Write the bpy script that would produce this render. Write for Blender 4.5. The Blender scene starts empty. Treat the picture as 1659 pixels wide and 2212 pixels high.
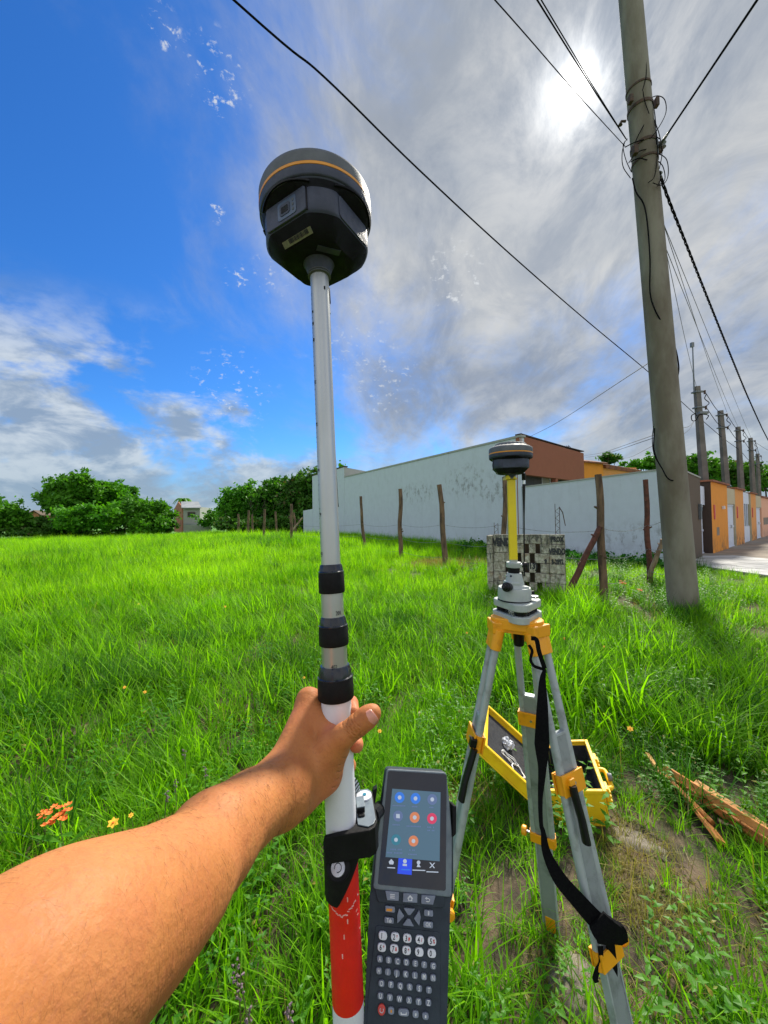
import bpy, bmesh, math, random
import numpy as np
from mathutils import Vector, Matrix, noise
R = math.radians
rnd = random.Random(7)
S = bpy.context.scene
COL = S.collection

# ---------------------------------------------------------------- camera
CAMH = 1.6; PITCH = R(1.3); ROLL = R(0.9)
F = 833.0; CX = 829.5; CY = 1106.0          # photograph measured at 1659 x 2212
CAM = Vector((0, 0, CAMH))
FW = Vector((0, math.cos(PITCH), math.sin(PITCH)))
_u = Vector((0, -math.sin(PITCH), math.cos(PITCH))); _r = Vector((1, 0, 0))
RT = _r * math.cos(ROLL) - _u * math.sin(ROLL)
UP = _u * math.cos(ROLL) + _r * math.sin(ROLL)
cd = bpy.data.cameras.new('camera'); cam = bpy.data.objects.new('camera', cd); COL.objects.link(cam)
M = Matrix((RT, UP, -FW)).transposed().to_4x4(); M.translation = CAM
cam.matrix_world = M
cd.sensor_fit = 'VERTICAL'; cd.sensor_height = 24; cd.lens = 24 * F / 2212
cd.clip_start = 0.02; cd.clip_end = 3000
S.camera = cam

def P(u, v, z):
    return CAM + z * (FW + RT * ((u - CX) / F) - UP * ((v - CY) / F))
def G(u, v, h=0.0):
    d = FW + RT * ((u - CX) / F) - UP * ((v - CY) / F)
    return CAM + d * ((h - CAMH) / d.z)
def CAMSP(p):                                # camera-space (right, up, depth) to world
    return CAM + RT * p[0] + UP * p[1] + FW * p[2]

# ---------------------------------------------------------------- light
SUN = (P(1245, 185, 1) - CAM).normalized()
SUN_EL = math.asin(SUN.z); SUN_AZ = math.atan2(SUN.x, SUN.y)
sd = bpy.data.lights.new('sun', 'SUN'); sd.energy = 3.1; sd.angle = R(9); sd.color = (1, .94, .82)
so = bpy.data.objects.new('sun', sd); COL.objects.link(so)
so.rotation_euler = (-SUN).to_track_quat('-Z', 'Y').to_euler(); so.location = (0, 0, 30)
S.view_settings.view_transform = 'Standard'; S.view_settings.look = 'None'
S.view_settings.exposure = 1.22; S.view_settings.gamma = 1
S.view_settings.use_curve_mapping = False
S.cycles.max_bounces = 6; S.cycles.diffuse_bounces = 3; S.cycles.transparent_max_bounces = 6
S.cycles.use_denoising = True

W = bpy.data.worlds.new('World'); S.world = W; W.use_nodes = True
nt = W.node_tree; nt.nodes.clear()
class NB:
    """tiny node helper"""
    def __init__(s, nt): s.nt = nt
    def n(s, t, **k):
        x = s.nt.nodes.new(t)
        for a, b in k.items(): setattr(x, a, b)
        return x
    def put(s, sock, v):
        if hasattr(v, 'is_linked') or hasattr(v, 'links'): s.nt.links.new(v, sock)
        else: sock.default_value = v
    def math(s, op, a, b=0.0, clamp=False):
        x = s.n('ShaderNodeMath', operation=op, use_clamp=clamp); s.put(x.inputs[0], a); s.put(x.inputs[1], b); return x.outputs[0]
    def vm(s, op, a, b=(0, 0, 0), sc=None):
        x = s.n('ShaderNodeVectorMath', operation=op); s.put(x.inputs[0], a)
        if op == 'SCALE': s.put(x.inputs['Scale'], sc)
        else: s.put(x.inputs[1], b)
        return x.outputs['Value'] if op in ('DOT_PRODUCT', 'LENGTH') else x.outputs['Vector']
    def mix(s, f, a, b, t='MIX'):
        x = s.n('ShaderNodeMix', data_type='RGBA', blend_type=t)
        s.put(x.inputs['Factor'], f); s.put(x.inputs[6], a); s.put(x.inputs[7], b); return x.outputs[2]
    def noise(s, vec, scale, detail=4, rough=.5, dist=0.0, out=0):
        x = s.n('ShaderNodeTexNoise'); s.put(x.inputs['Vector'], vec)
        x.inputs['Scale'].default_value = scale; x.inputs['Detail'].default_value = detail
        x.inputs['Roughness'].default_value = rough; x.inputs['Distortion'].default_value = dist
        return x.outputs[out]
    def mr(s, v, a, b, c=0.0, d=1.0, smooth=True):
        x = s.n('ShaderNodeMapRange', interpolation_type='SMOOTHSTEP' if smooth else 'LINEAR')
        s.put(x.inputs[0], v)
        for i, q in enumerate((a, b, c, d)): x.inputs[i + 1].default_value = q
        return x.outputs[0]
    def lobe(s, d, vec, deg_in, deg_out):
        dp = s.vm('DOT_PRODUCT', d, tuple(vec))
        return s.mr(dp, math.cos(R(deg_out)), math.cos(R(deg_in)))
b = NB(nt)
tc = b.n('ShaderNodeTexCoord'); D = tc.outputs['Generated']
sky = b.n('ShaderNodeTexSky', sky_type='NISHITA'); sky.sun_disc = False
sky.sun_elevation = SUN_EL; sky.sun_rotation = SUN_AZ; sky.altitude = 0; sky.air_density = 1.0
sky.dust_density = .4; sky.ozone_density = 4.0
hs = b.n('ShaderNodeHueSaturation'); hs.inputs['Saturation'].default_value = 1.22; hs.inputs['Value'].default_value = 1.0
nt.links.new(sky.outputs[0], hs.inputs['Color']); blue = b.mix(1.0, hs.outputs[0], (.31, .53, .74, 1), 'MULTIPLY')
def pd(u, v): return (P(u, v, 1) - CAM).normalized()
sp = b.n('ShaderNodeSeparateXYZ'); nt.links.new(D, sp.inputs[0])
zz = b.math('ADD', b.math('MAXIMUM', sp.outputs[2], 0.0), .34)
inv = b.math('DIVIDE', 1.0, zz)
pl = b.vm('MULTIPLY', b.vm('SCALE', D, sc=inv), (1, 1, 0))
# rotate + stretch the cloud plane for the wispy streaks
mp = b.n('ShaderNodeMapping'); nt.links.new(pl, mp.inputs['Vector'])
mp.inputs['Rotation'].default_value = (0, 0, R(-28)); mp.inputs['Scale'].default_value = (1.0, .62, 1)
st = mp.outputs[0]
n1 = b.noise(st, 2.6, 10, .62, .35)
n2 = b.noise(b.vm('MULTIPLY', D, (1, 1, 2.2)), 6.5, 8, .6, .3)
n3 = b.noise(st, 1.9, 6, .55, .3)
sun_l = b.lobe(D, SUN, 6, 62)
right_l = b.lobe(D, pd(1500, 600), 14, 53)
# veil of cirrus: strong around the sun and the right, thin to the left
cov = b.math('ADD', b.math('MULTIPLY', sun_l, .45), b.math('MULTIPLY', right_l, .62))
cov = b.math('SUBTRACT', cov, b.math('MULTIPLY', b.lobe(D, pd(1130, 900), 4, 20), .25))
cov = b.math('SUBTRACT', cov, b.math('MULTIPLY', b.lobe(D, pd(1620, 560), 3, 20), .22))
veil = b.mr(b.math('ADD', cov, b.math('MULTIPLY', b.math('SUBTRACT', n1, .5), 1.5)), .18, .85, 0, .94)
# puffy low clouds on the left near the horizon
n4 = b.noise(b.vm('MULTIPLY', D, (1, 1, 1.9)), 5.0, 9, .58, .2)
lowb = b.mr(sp.outputs[2], .30, .04)
left_l = b.lobe(D, pd(60, 900), 18, 46)
lowm = b.mr(b.math('ADD', b.math('ADD', b.math('MULTIPLY', lowb, .30), b.math('MULTIPLY', left_l, .42)), b.math('MULTIPLY', b.math('SUBTRACT', n4, .5), 1.5)), .36, .62, 0, .9)
lowm = b.math('MULTIPLY', lowm, b.mr(sp.outputs[2], .48, .28))
# small cotton specks in the open blue
n5 = b.noise(b.vm('MULTIPLY', D, (1, 1, 2.0)), 46.0, 6, .62, .3)
n5 = b.math('ADD', b.math('MULTIPLY', n5, .75), b.math('MULTIPLY', b.noise(D, 120.0, 3, .6), .25))
wh_ = None
for (u_, v_, a0_, a1_, k_) in ((985, 600, 1.5, 5, 1.0), (470, 165, 1.2, 3.6, 1.0), (352, 60, .6, 1.8, 1.0), (515, 605, .6, 2.2, 1), (466, 460, .4, 1.2, 1), (770, 740, 2, 6, .45), (590, 590, .8, 3, .8), (500, 840, 2, 6, .8), (830, 820, 2, 6, .7)):
    l_ = b.math('MULTIPLY', b.lobe(D, pd(u_, v_), a0_, a1_), k_); wh_ = l_ if wh_ is None else b.math('MAXIMUM', wh_, l_)
sp_m = b.math('MULTIPLY', b.mr(n5, .54, .67, 0, .9), wh_)
# cloud colours: lit cloud, grey cloud bases, glow of the veiled sun
cdark = b.mr(n3, .34, .66)
cc = b.mix(cdark, (1.45, 1.60, 1.80, 1), (2.55, 2.55, 2.45, 1))
n7 = b.noise(st, 5.0, 10, .66, .5)
cc = b.mix(b.mr(n7, .36, .64, 0, .95), b.mix(1.0, cc, (.82, .85, .90, 1), 'MULTIPLY'), b.mix(1.0, cc, (1.22, 1.2, 1.16, 1), 'MULTIPLY'))
near = b.lobe(D, SUN, 2, 13)
cc = b.mix(b.math('MULTIPLY', near, b.mr(n7, .35, .65, .10, .65)), cc, (3.6, 3.5, 3.3, 1))
lowc = b.mix(b.mr(n2, .4, .6), (1.25, 1.62, 2.1, 1), (2.9, 3.15, 3.3, 1))
c = b.mix(veil, blue, cc)
c = b.mix(lowm, c, lowc)
c = b.mix(sp_m, c, (3.2, 3.35, 3.5, 1))
hz = b.mr(sp.outputs[2], .22, 0, 0, .6)
c = b.mix(hz, c, (1.35, 1.85, 2.35, 1))
# behind the camera: unseen broken cumulus added for neutral fill light
back_fill = b.mr(b.vm('DOT_PRODUCT', D, tuple(FW)), .30, -.25)
n8 = b.noise(b.vm('MULTIPLY', D, (1, 1, 1.6)), 2.2, 8, .6, .2)
c = b.mix(b.math('MULTIPLY', back_fill, b.mr(n8, .30, .58, .25, 1.0)), c, (4.3, 4.35, 4.4, 1))
dp = b.math('MAXIMUM', b.vm('DOT_PRODUCT', D, tuple(SUN)), 0.0)
g1 = b.math('MULTIPLY', b.math('POWER', dp, 5000.0), 22.0)
g2 = b.math('MULTIPLY', b.math('POWER', dp, 620.0), b.mr(n7, .3, .7, .8, 6.5))
glow = b.mix(1.0, (0, 0, 0, 1), (1, .99, .95, 1))
gl = b.vm('SCALE', glow, sc=b.math('ADD', g1, g2))
c = b.vm('ADD', c, gl)
bg = b.n('ShaderNodeBackground'); bg.inputs['Strength'].default_value = .10
nt.links.new(c, bg.inputs['Color'])
ow = b.n('ShaderNodeOutputWorld'); nt.links.new(bg.outputs[0], ow.inputs['Surface'])

# ---------------------------------------------------------------- materials
def base_mat(name):
    m = bpy.data.materials.new(name); m.use_nodes = True
    t = m.node_tree; p = t.nodes['Principled BSDF']
    return m, NB(t), p
def mat(name, col, col2=None, sc=8.0, rough=.6, metal=0.0, bump=0.0, bsc=60.0, detail=5, spec=.5, lo=.35, hi=.65, coat=0.0, stretch=None):
    m, nb, p = base_mat(name)
    tcn = nb.n('ShaderNodeTexCoord'); v = tcn.outputs['Object']
    if stretch:
        v = nb.vm('MULTIPLY', v, stretch)
    if col2 is None: col2 = tuple(x * .8 for x in col)
    f = nb.mr(nb.noise(v, sc, detail, .6), lo, hi)
    nb.put(p.inputs['Base Color'], nb.mix(f, (*col, 1), (*col2, 1)))
    rr = nb.noise(v, sc * 2.3, 3, .5)
    nb.put(p.inputs['Roughness'], nb.mr(rr, .3, .7, max(.02, rough - .08), min(1, rough + .1)))
    p.inputs['Metallic'].default_value = metal
    p.inputs['Specular IOR Level'].default_value = spec
    if coat: p.inputs['Coat Weight'].default_value = coat
    if bump:
        bn = nb.n('ShaderNodeBump'); bn.inputs['Strength'].default_value = bump; bn.inputs['Distance'].default_value = .01
        nb.put(bn.inputs['Height'], nb.noise(v, bsc, 6, .6)); nb.put(p.inputs['Normal'], bn.outputs[0])
    return m
MT = {}
MT['dark_plastic'] = mat('dark_plastic', (.012, .013, .019), (.007, .007, .010), 30, .6, spec=.12, bump=.15, bsc=900)
MT['panel_plastic'] = mat('panel_plastic', (.050, .060, .098), (.038, .046, .074), 40, .5, spec=.35, bump=.12, bsc=900)
MT['grey_plastic'] = mat('grey_plastic', (.12, .13, .14), (.09, .10, .11), 30, .6, spec=.3, bump=.08, bsc=900)
MT['yellow_band'] = mat('yellow_band', (.75, .30, .015), (.62, .24, .01), 20, .4)
MT['port_blue'] = mat('port_blue', (.05, .09, .17), (.04, .07, .13), 30, .4)
MT['black'] = mat('black', (.004, .004, .005), (.006, .006, .008), 30, .4, spec=.25)
MT['black_rubber'] = mat('black_rubber', (.004, .004, .005), (.007, .007, .008), 60, .6, spec=.2, bump=.2, bsc=1500)
MT['sticker'] = mat('sticker', (.20, .20, .12), (.14, .14, .09), 200, .5)
MT['alu'] = mat('alu', (.50, .52, .52), (.43, .45, .45), 14, .38, metal=.75, bump=.04, bsc=700, stretch=(1, 1, .2))
MT['alu_matte'] = mat('alu_matte', (.40, .44, .46), (.25, .27, .27), 22, .5, metal=.3, lo=.48, hi=.72, bump=.12, bsc=500)
MT['alu_panel'] = mat('alu_panel', (.27, .30, .31), (.17, .19, .19), 18, .55, lo=.48, hi=.72, metal=.25, bump=.12, bsc=400)
MT['steel'] = mat('steel', (.6, .62, .64), (.4, .42, .45), 60, .25, metal=.9)
MT['white_paint'] = mat('white_paint', (.72, .73, .78), (.66, .67, .72), 18, .45, bump=.1, bsc=900)
MT['red_paint'] = mat('red_paint', (.80, .012, .006), (.62, .01, .006), 14, .45, bump=.12, bsc=700)
MT['scratch'] = mat('scratch', (.8, .45, .42), (.7, .3, .25), 80, .7)
MT['yellow_plastic'] = mat('yellow_plastic', (.85, .36, .008), (.55, .21, .012), 24, .42, lo=.52, hi=.78, bump=.1, bsc=500)
MT['case_yellow'] = mat('case_yellow', (.92, .60, .01), (.84, .50, .01), 12, .45, bump=.15, bsc=300)
MT['bar_yellow'] = mat('bar_yellow', (.78, .62, .01), (.70, .54, .01), 10, .45)
MT['inst_grey'] = mat('inst_grey', (.40, .44, .43), (.34, .38, .37), 30, .45, bump=.1, bsc=900)
MT['foam'] = mat('foam', (.012, .013, .018), (.022, .024, .03), 40, .9, bump=.4, bsc=300)
MT['strap'] = mat('strap', (.003, .003, .004), (.006, .006, .007), 200, .9, spec=.1, bump=.3, bsc=1200)
MT['plastic_bag'] = mat('plastic_bag', (.55, .58, .62), (.4, .42, .48), 30, .25, bump=.5, bsc=60)
MT['white_cable'] = mat('white_cable', (.7, .7, .68), None, 30, .45)
MT['case_grey'] = mat('case_grey', (.032, .044, .060), (.022, .031, .044), 40, .55, spec=.3, bump=.12, bsc=900)
MT['rim_grey'] = mat('rim_grey', (.16, .20, .22), (.11, .14, .17), 40, .45)
MT['glass_black'] = mat('glass_black', (.006, .008, .018), (.008, .01, .022), 30, .08)
MT['key_grey'] = mat('key_grey', (.20, .23, .30), (.15, .17, .23), 60, .45)
MT['key_white'] = mat('key_white', (.72, .74, .80), (.62, .64, .7), 60, .45)
MT['print_white'] = mat('print_white', (.7, .72, .75), None, 50, .5)
MT['print_black'] = mat('print_black', (.02, .02, .03), None, 50, .5)
MT['print_red'] = mat('print_red', (.6, .06, .05), None, 50, .5)
def emit_mat(name, col, st, base=None):
    m, nb, p = base_mat(name)
    p.inputs['Base Color'].default_value = (*(base or col), 1); p.inputs['Roughness'].default_value = .25
    p.inputs['Emission Color'].default_value = (*col, 1); p.inputs['Emission Strength'].default_value = st
    return m
MT['screen_lit'] = emit_mat('screen_lit', (.10, .21, .32), .20, (.035, .07, .095))
for k, c_ in dict(ic_blue=(.02, .14, .55), ic_slate=(.08, .12, .24), ic_orange=(.5, .16, .07), ic_red=(.5, .03, .09), ic_teal=(.02, .14, .2), tab_blue=(.01, .05, .6), ic_grey=(.35, .4, .48)).items():
    MT[k] = emit_mat(k, c_, .3)

# masonry and wood
def plaster(name, col, stain, stain_z=None, amt=.6, extra=None):
    """painted render with mildew that clings to chosen heights and places"""
    m, nb, p = base_mat(name)
    g = nb.n('ShaderNodeNewGeometry').outputs['Position']
    sx = nb.n('ShaderNodeSeparateXYZ'); nb.put(sx.inputs[0], g)
    fine = nb.noise(g, 2.6, 8, .62); fine2 = nb.noise(nb.vm('MULTIPLY', g, (2, 2, 1.3)), 2.4, 8, .7)
    f = nb.mr(fine, .35, .75, 0, .25)
    col_o = nb.mix(f, (*col, 1), (*[x * .72 for x in col], 1))
    low = nb.mr(sx.outputs[2], 1.0, 0.0)
    m1 = nb.math('MULTIPLY', low, nb.mr(fine, .42, .66, 0, amt))
    if extra:
        for (ce, rad) in extra:
            dv = nb.vm('LENGTH', nb.vm('MULTIPLY', nb.vm('SUBTRACT', g, tuple(ce)), (1 / rad[0], 1 / rad[0], 1 / rad[1])))
            em = nb.math('MULTIPLY', nb.mr(dv, 1.15, .3), nb.mr(fine2, .47, .66, 0, .75))
            m1 = nb.math('MAXIMUM', m1, em)
    drip = nb.math('MULTIPLY', nb.mr(nb.noise(nb.vm('MULTIPLY', g, (3, 3, .5)), 1.6, 6, .7), .5, .75), .14)
    m1 = nb.math('MAXIMUM', m1, drip)
    nb.put(p.inputs['Base Color'], nb.mix(m1, col_o, (*stain, 1)))
    p.inputs['Roughness'].default_value = .85
    bn = nb.n('ShaderNodeBump'); bn.inputs['Strength'].default_value = .25; bn.inputs['Distance'].default_value = .02
    nb.put(bn.inputs['Height'], nb.noise(g, 14, 8, .65)); nb.put(p.inputs['Normal'], bn.outputs[0])
    return m
MT['orange_wall'] = plaster('orange_wall', (.72, .27, .02), (.12, .08, .05), amt=.7)
MT['orange_wall_worn'] = plaster('orange_wall_worn', (.68, .29, .07), (.05, .045, .035), amt=1.0)
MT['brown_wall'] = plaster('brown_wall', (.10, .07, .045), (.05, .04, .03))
MT['dark_brown'] = plaster('dark_brown', (.05, .03, .02), (.03, .02, .02))
MT['terracotta_wall'] = plaster('terracotta_wall', (.27, .095, .05), (.12, .05, .03))
MT['cream_wall'] = plaster('cream_wall', (.48, .42, .28), (.2, .18, .12))
MT['pink_wall'] = plaster('pink_wall', (.70, .38, .24), (.3, .2, .15))
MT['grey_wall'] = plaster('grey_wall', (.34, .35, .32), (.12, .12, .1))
MT['white_metal'] = mat('white_metal', (.62, .66, .76), (.55, .58, .68), 3, .5)
MT['window_glass'] = mat('window_glass', (.05, .08, .10), (.08, .12, .15), 2, .12)
MT['dark_opening'] = mat('dark_opening', (.04, .045, .05), None, 3, .7)
MT['roof_tile'] = mat('roof_tile', (.28, .10, .05), (.16, .07, .045), 1.5, .85, bump=.3, bsc=8)
MT['fibre_roof'] = mat('fibre_roof', (.30, .32, .33), (.22, .24, .25), .8, .85)
MT['old_brick'] = mat('old_brick', (.42, .17, .09), (.30, .13, .08), 1.2, .9)
MT['tile'] = mat('tile', (.40, .40, .39), (.31, .31, .30), 1.1, .6, bump=.1, bsc=40)
MT['concrete_slab'] = mat('concrete_slab', (.26, .22, .17), (.17, .145, .115), .9, .9, bump=.3, bsc=20)
MT['pole_concrete'] = mat('pole_concrete', (.235, .212, .172), (.14, .115, .085), 2.2, .88, bump=.35, bsc=40, stretch=(1, 1, .35))
MT['pole_concrete_far'] = mat('pole_concrete_far', (.17, .15, .14), (.11, .10, .09), 1.5, .88)
MT['rust'] = mat('rust', (.09, .045, .025), (.05, .035, .028), 40, .8, bump=.3, bsc=200)
MT['galv'] = mat('galv', (.20, .21, .22), (.13, .14, .15), 60, .55, metal=.4)
MT['cable'] = mat('cable', (.008, .008, .01), (.014, .014, .016), 20, .95, spec=.0)
MT['cable_grey'] = mat('cable_grey', (.07, .072, .075), None, 20, .6)
MT['post_wood'] = mat('post_wood', (.20, .125, .075), (.07, .045, .032), 9, .9, bump=.8, bsc=30, stretch=(1, 1, .25))
MT['post_red'] = mat('post_red', (.13, .045, .03), (.07, .03, .022), 9, .9, bump=.8, bsc=30)
MT['plank'] = mat('plank', (.62, .25, .06), (.45, .17, .045), 10, .75, bump=.5, bsc=60)
MT['plank_pale'] = mat('plank_pale', (.68, .36, .12), (.5, .24, .08), 10, .75, bump=.5, bsc=60)
MT['pale_wood'] = mat('pale_wood', (.36, .27, .18), (.16, .10, .07), 9, .9, bump=.8, bsc=30, stretch=(1, 1, .25))
MT['stone_dark'] = mat('stone_dark', (.10, .075, .05), (.05, .038, .03), 14, .95, bump=.7, bsc=40)
MT['stone'] = mat('stone', (.22, .19, .15), (.12, .10, .08), 14, .95, bump=.7, bsc=40)
MT['bark'] = mat('bark', (.10, .08, .055), (.05, .04, .03), 4, .95, bump=.5, bsc=20)

def block_mat():
    m, nb, p = base_mat('weathered_block')
    g = nb.n('ShaderNodeNewGeometry').outputs['Position']
    a = nb.noise(g, 16, 8, .7); a2 = nb.noise(nb.vm('MULTIPLY', g, (3, 3, 1)), 6, 8, .7, .5); sx = nb.n('ShaderNodeSeparateXYZ'); nb.put(sx.inputs[0], g)
    c1 = nb.mix(nb.mr(a, .35, .6), (.56, .54, .46, 1), (.30, .27, .21, 1))
    mould = nb.mr(nb.math('ADD', a2, nb.mr(sx.outputs[2], .8, 1.3, 0, .10)), .46, .70, 0, .85)
    c2 = nb.mix(mould, c1, (.035, .038, .035, 1))
    warm = nb.mr(nb.noise(g, 3, 4, .6), .55, .7, 0, .5)
    c3 = nb.mix(warm, c2, (.30, .17, .09, 1))
    nb.put(p.inputs['Base Color'], c3); p.inputs['Roughness'].default_value = .95
    bn = nb.n('ShaderNodeBump'); bn.inputs['Strength'].default_value = .8; bn.inputs['Distance'].default_value = .02
    nb.put(bn.inputs['Height'], a); nb.put(p.inputs['Normal'], bn.outputs[0])
    return m
MT['block'] = block_mat()

def leaf_mat(name, c1, c2, trans=.4, patch=None, psc=.5, tcol=1.6, rough=.55, pamp=1.6):
    m, nb, p = base_mat(name); t = nb.nt
    oi = nb.n('ShaderNodeObjectInfo').outputs['Random']
    g = nb.n('ShaderNodeNewGeometry').outputs['Position']
    isl = nb.n('ShaderNodeNewGeometry').outputs['Random Per Island']
    f = nb.math('ADD', nb.math('MULTIPLY', isl, .6), nb.math('MULTIPLY', oi, .4))
    f = nb.math('ADD', f, nb.math('MULTIPLY', nb.math('SUBTRACT', nb.noise(g, psc, 4, .6), .5), pamp), clamp=True)
    c = nb.mix(f, (*c1, 1), (*c2, 1))
    if patch:
        c = nb.mix(nb.mr(isl, .93, .97), c, (*patch, 1))
    nb.put(p.inputs['Base Color'], c); p.inputs['Roughness'].default_value = rough
    p.inputs['Specular IOR Level'].default_value = .18
    tr = nb.n('ShaderNodeBsdfTranslucent')
    nb.put(tr.inputs['Color'], nb.mix(1.0, c, (tcol, tcol * 1.05, tcol * .35, 1), 'MULTIPLY'))
    mx = nb.n('ShaderNodeMixShader'); mx.inputs[0].default_value = trans
    t.links.new(p.outputs[0], mx.inputs[1]); t.links.new(tr.outputs[0], mx.inputs[2])
    t.links.new(mx.outputs[0], t.nodes['Material Output'].inputs['Surface'])
    return m
MT['grass'] = leaf_mat('grass', (.014, .085, .002), (.25, .56, .008), .5, (.40, .36, .12), .5, pamp=1.0)
MT['grass_far'] = leaf_mat('grass_far', (.065, .22, .004), (.33, .60, .010), .5, (.34, .34, .09), .22, pamp=2.4)
MT['grass_dark'] = leaf_mat('grass_dark', (.010, .055, .003), (.06, .22, .006), .35, (.30, .27, .12), .5, pamp=.8)  # tussock green, also the painted shade of gaps between tall blades
MT['weed'] = leaf_mat('weed', (.045, .17, .008), (.11, .30, .015), .4, (.3, .25, .05), 1.2, rough=.45)
MT['dry'] = leaf_mat('dry', (.30, .22, .07), (.16, .20, .03), .3, (.5, .42, .25), 1.5)
MT['foliage'] = leaf_mat('foliage', (.028, .12, .008), (.10, .28, .016), .3, None, .45)
MT['foliage_bright'] = leaf_mat('foliage_bright', (.04, .17, .008), (.12, .34, .016), .3, None, .5)
MT['foliage_dark'] = leaf_mat('foliage_dark', (.020, .08, .010), (.07, .18, .018), .25, (.12, .10, .05), .5)
MT['vine'] = leaf_mat('vine', (.015, .09, .008), (.04, .17, .014), .3, None, 1.5)
MT['petal_orange'] = mat('petal_orange', (.85, .10, .012), (.85, .25, .02), 60, .6)
MT['petal_yellow'] = mat('petal_yellow', (.85, .50, .02), (.8, .4, .02), 60, .6)
MT['seed_head'] = mat('seed_head', (.22, .15, .18), (.10, .07, .07), 90, .8)
MT['stem'] = mat('stem', (.08, .16, .03), (.12, .10, .03), 40, .7)

def ground_mat():
    m, nb, p = base_mat('soil')
    g = nb.n('ShaderNodeNewGeometry').outputs['Position']
    a = nb.noise(g, 9, 8, .65); a2 = nb.noise(g, 60, 6, .6); a3 = nb.noise(g, .5, 5, .6)
    soil = nb.mix(nb.mr(a, .35, .65), (.15, .105, .065, 1), (.055, .04, .028, 1))
    soil = nb.mix(nb.mr(a2, .6, .72, 0, .5), soil, (.30, .25, .19, 1))
    grn = nb.mix(nb.mr(a3, .4, .6), (.015, .035, .008, 1), (.03, .06, .010, 1))
    dist = nb.vm('LENGTH', g)
    far = nb.mr(dist, 6, 22)
    near_mix = nb.mr(nb.noise(g, 2.3, 6, .6), .5, .66, .0, .35)
    f = nb.math('MAXIMUM', far, near_mix)
    grn = nb.mix(far, grn, (.07, .19, .02, 1)); nb.put(p.inputs['Base Color'], nb.mix(f, soil, grn)); p.inputs['Roughness'].default_value = 1
    bn = nb.n('ShaderNodeBump'); bn.inputs['Strength'].default_value = .9; bn.inputs['Distance'].default_value = .02
    nb.put(bn.inputs['Height'], nb.math('ADD', a, nb.math('MULTIPLY', a2, .4))); nb.put(p.inputs['Normal'], bn.outputs[0])
    return m
MT['soil'] = ground_mat()

def skin_mat():
    m, nb, p = base_mat('skin')
    tcn = nb.n('ShaderNodeTexCoord'); v = tcn.outputs['Object']
    a = nb.noise(v, 14, 6, .6); a2 = nb.noise(v, 220, 4, .6); a3 = nb.noise(v, 45, 5, .65)
    c = nb.mix(nb.mr(a, .35, .65), (.40, .145, .042, 1), (.49, .19, .060, 1))
    c = nb.mix(nb.mr(a3, .45, .70, 0, .38), c, (.40, .115, .045, 1)); a4 = nb.noise(v, 420, 3, .6); c = nb.mix(nb.mr(a4, .52, .66, 0, .4), c, (.34, .12, .05, 1))
    at = nb.n('ShaderNodeAttribute', attribute_name='redness').outputs['Fac']
    c = nb.mix(nb.math('MULTIPLY', at, .75), c, (.66, .20, .11, 1))
    nb.put(p.inputs['Base Color'], c)
    nb.put(p.inputs['Roughness'], nb.mr(a3, .3, .7, .55, .7)); p.inputs['Specular IOR Level'].default_value = .3
    p.inputs['Subsurface Weight'].default_value = .15; p.inputs['Subsurface Radius'].default_value = (.012, .005, .003)
    p.inputs['Subsurface Scale'].default_value = .5
    b1 = nb.n('ShaderNodeBump'); b1.inputs['Strength'].default_value = .6; b1.inputs['Distance'].default_value = .002
    hgt_ = nb.math('ADD', nb.math('MULTIPLY', a3, 1.0), nb.math('MULTIPLY', a2, .5))
    cr = nb.n('ShaderNodeAttribute', attribute_name='crease').outputs['Fac']
    hgt_ = nb.math('SUBTRACT', hgt_, nb.math('MULTIPLY', cr, 1.3))
    nb.put(b1.inputs['Height'], hgt_); nb.put(p.inputs['Normal'], b1.outputs[0])
    return m
MT['skin'] = skin_mat()
MT['nail'] = mat('nail', (.66, .30, .22), (.60, .26, .19), 60, .3)
MT['hair'] = mat('hair', (.20, .085, .035), None, 30, .6)

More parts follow.
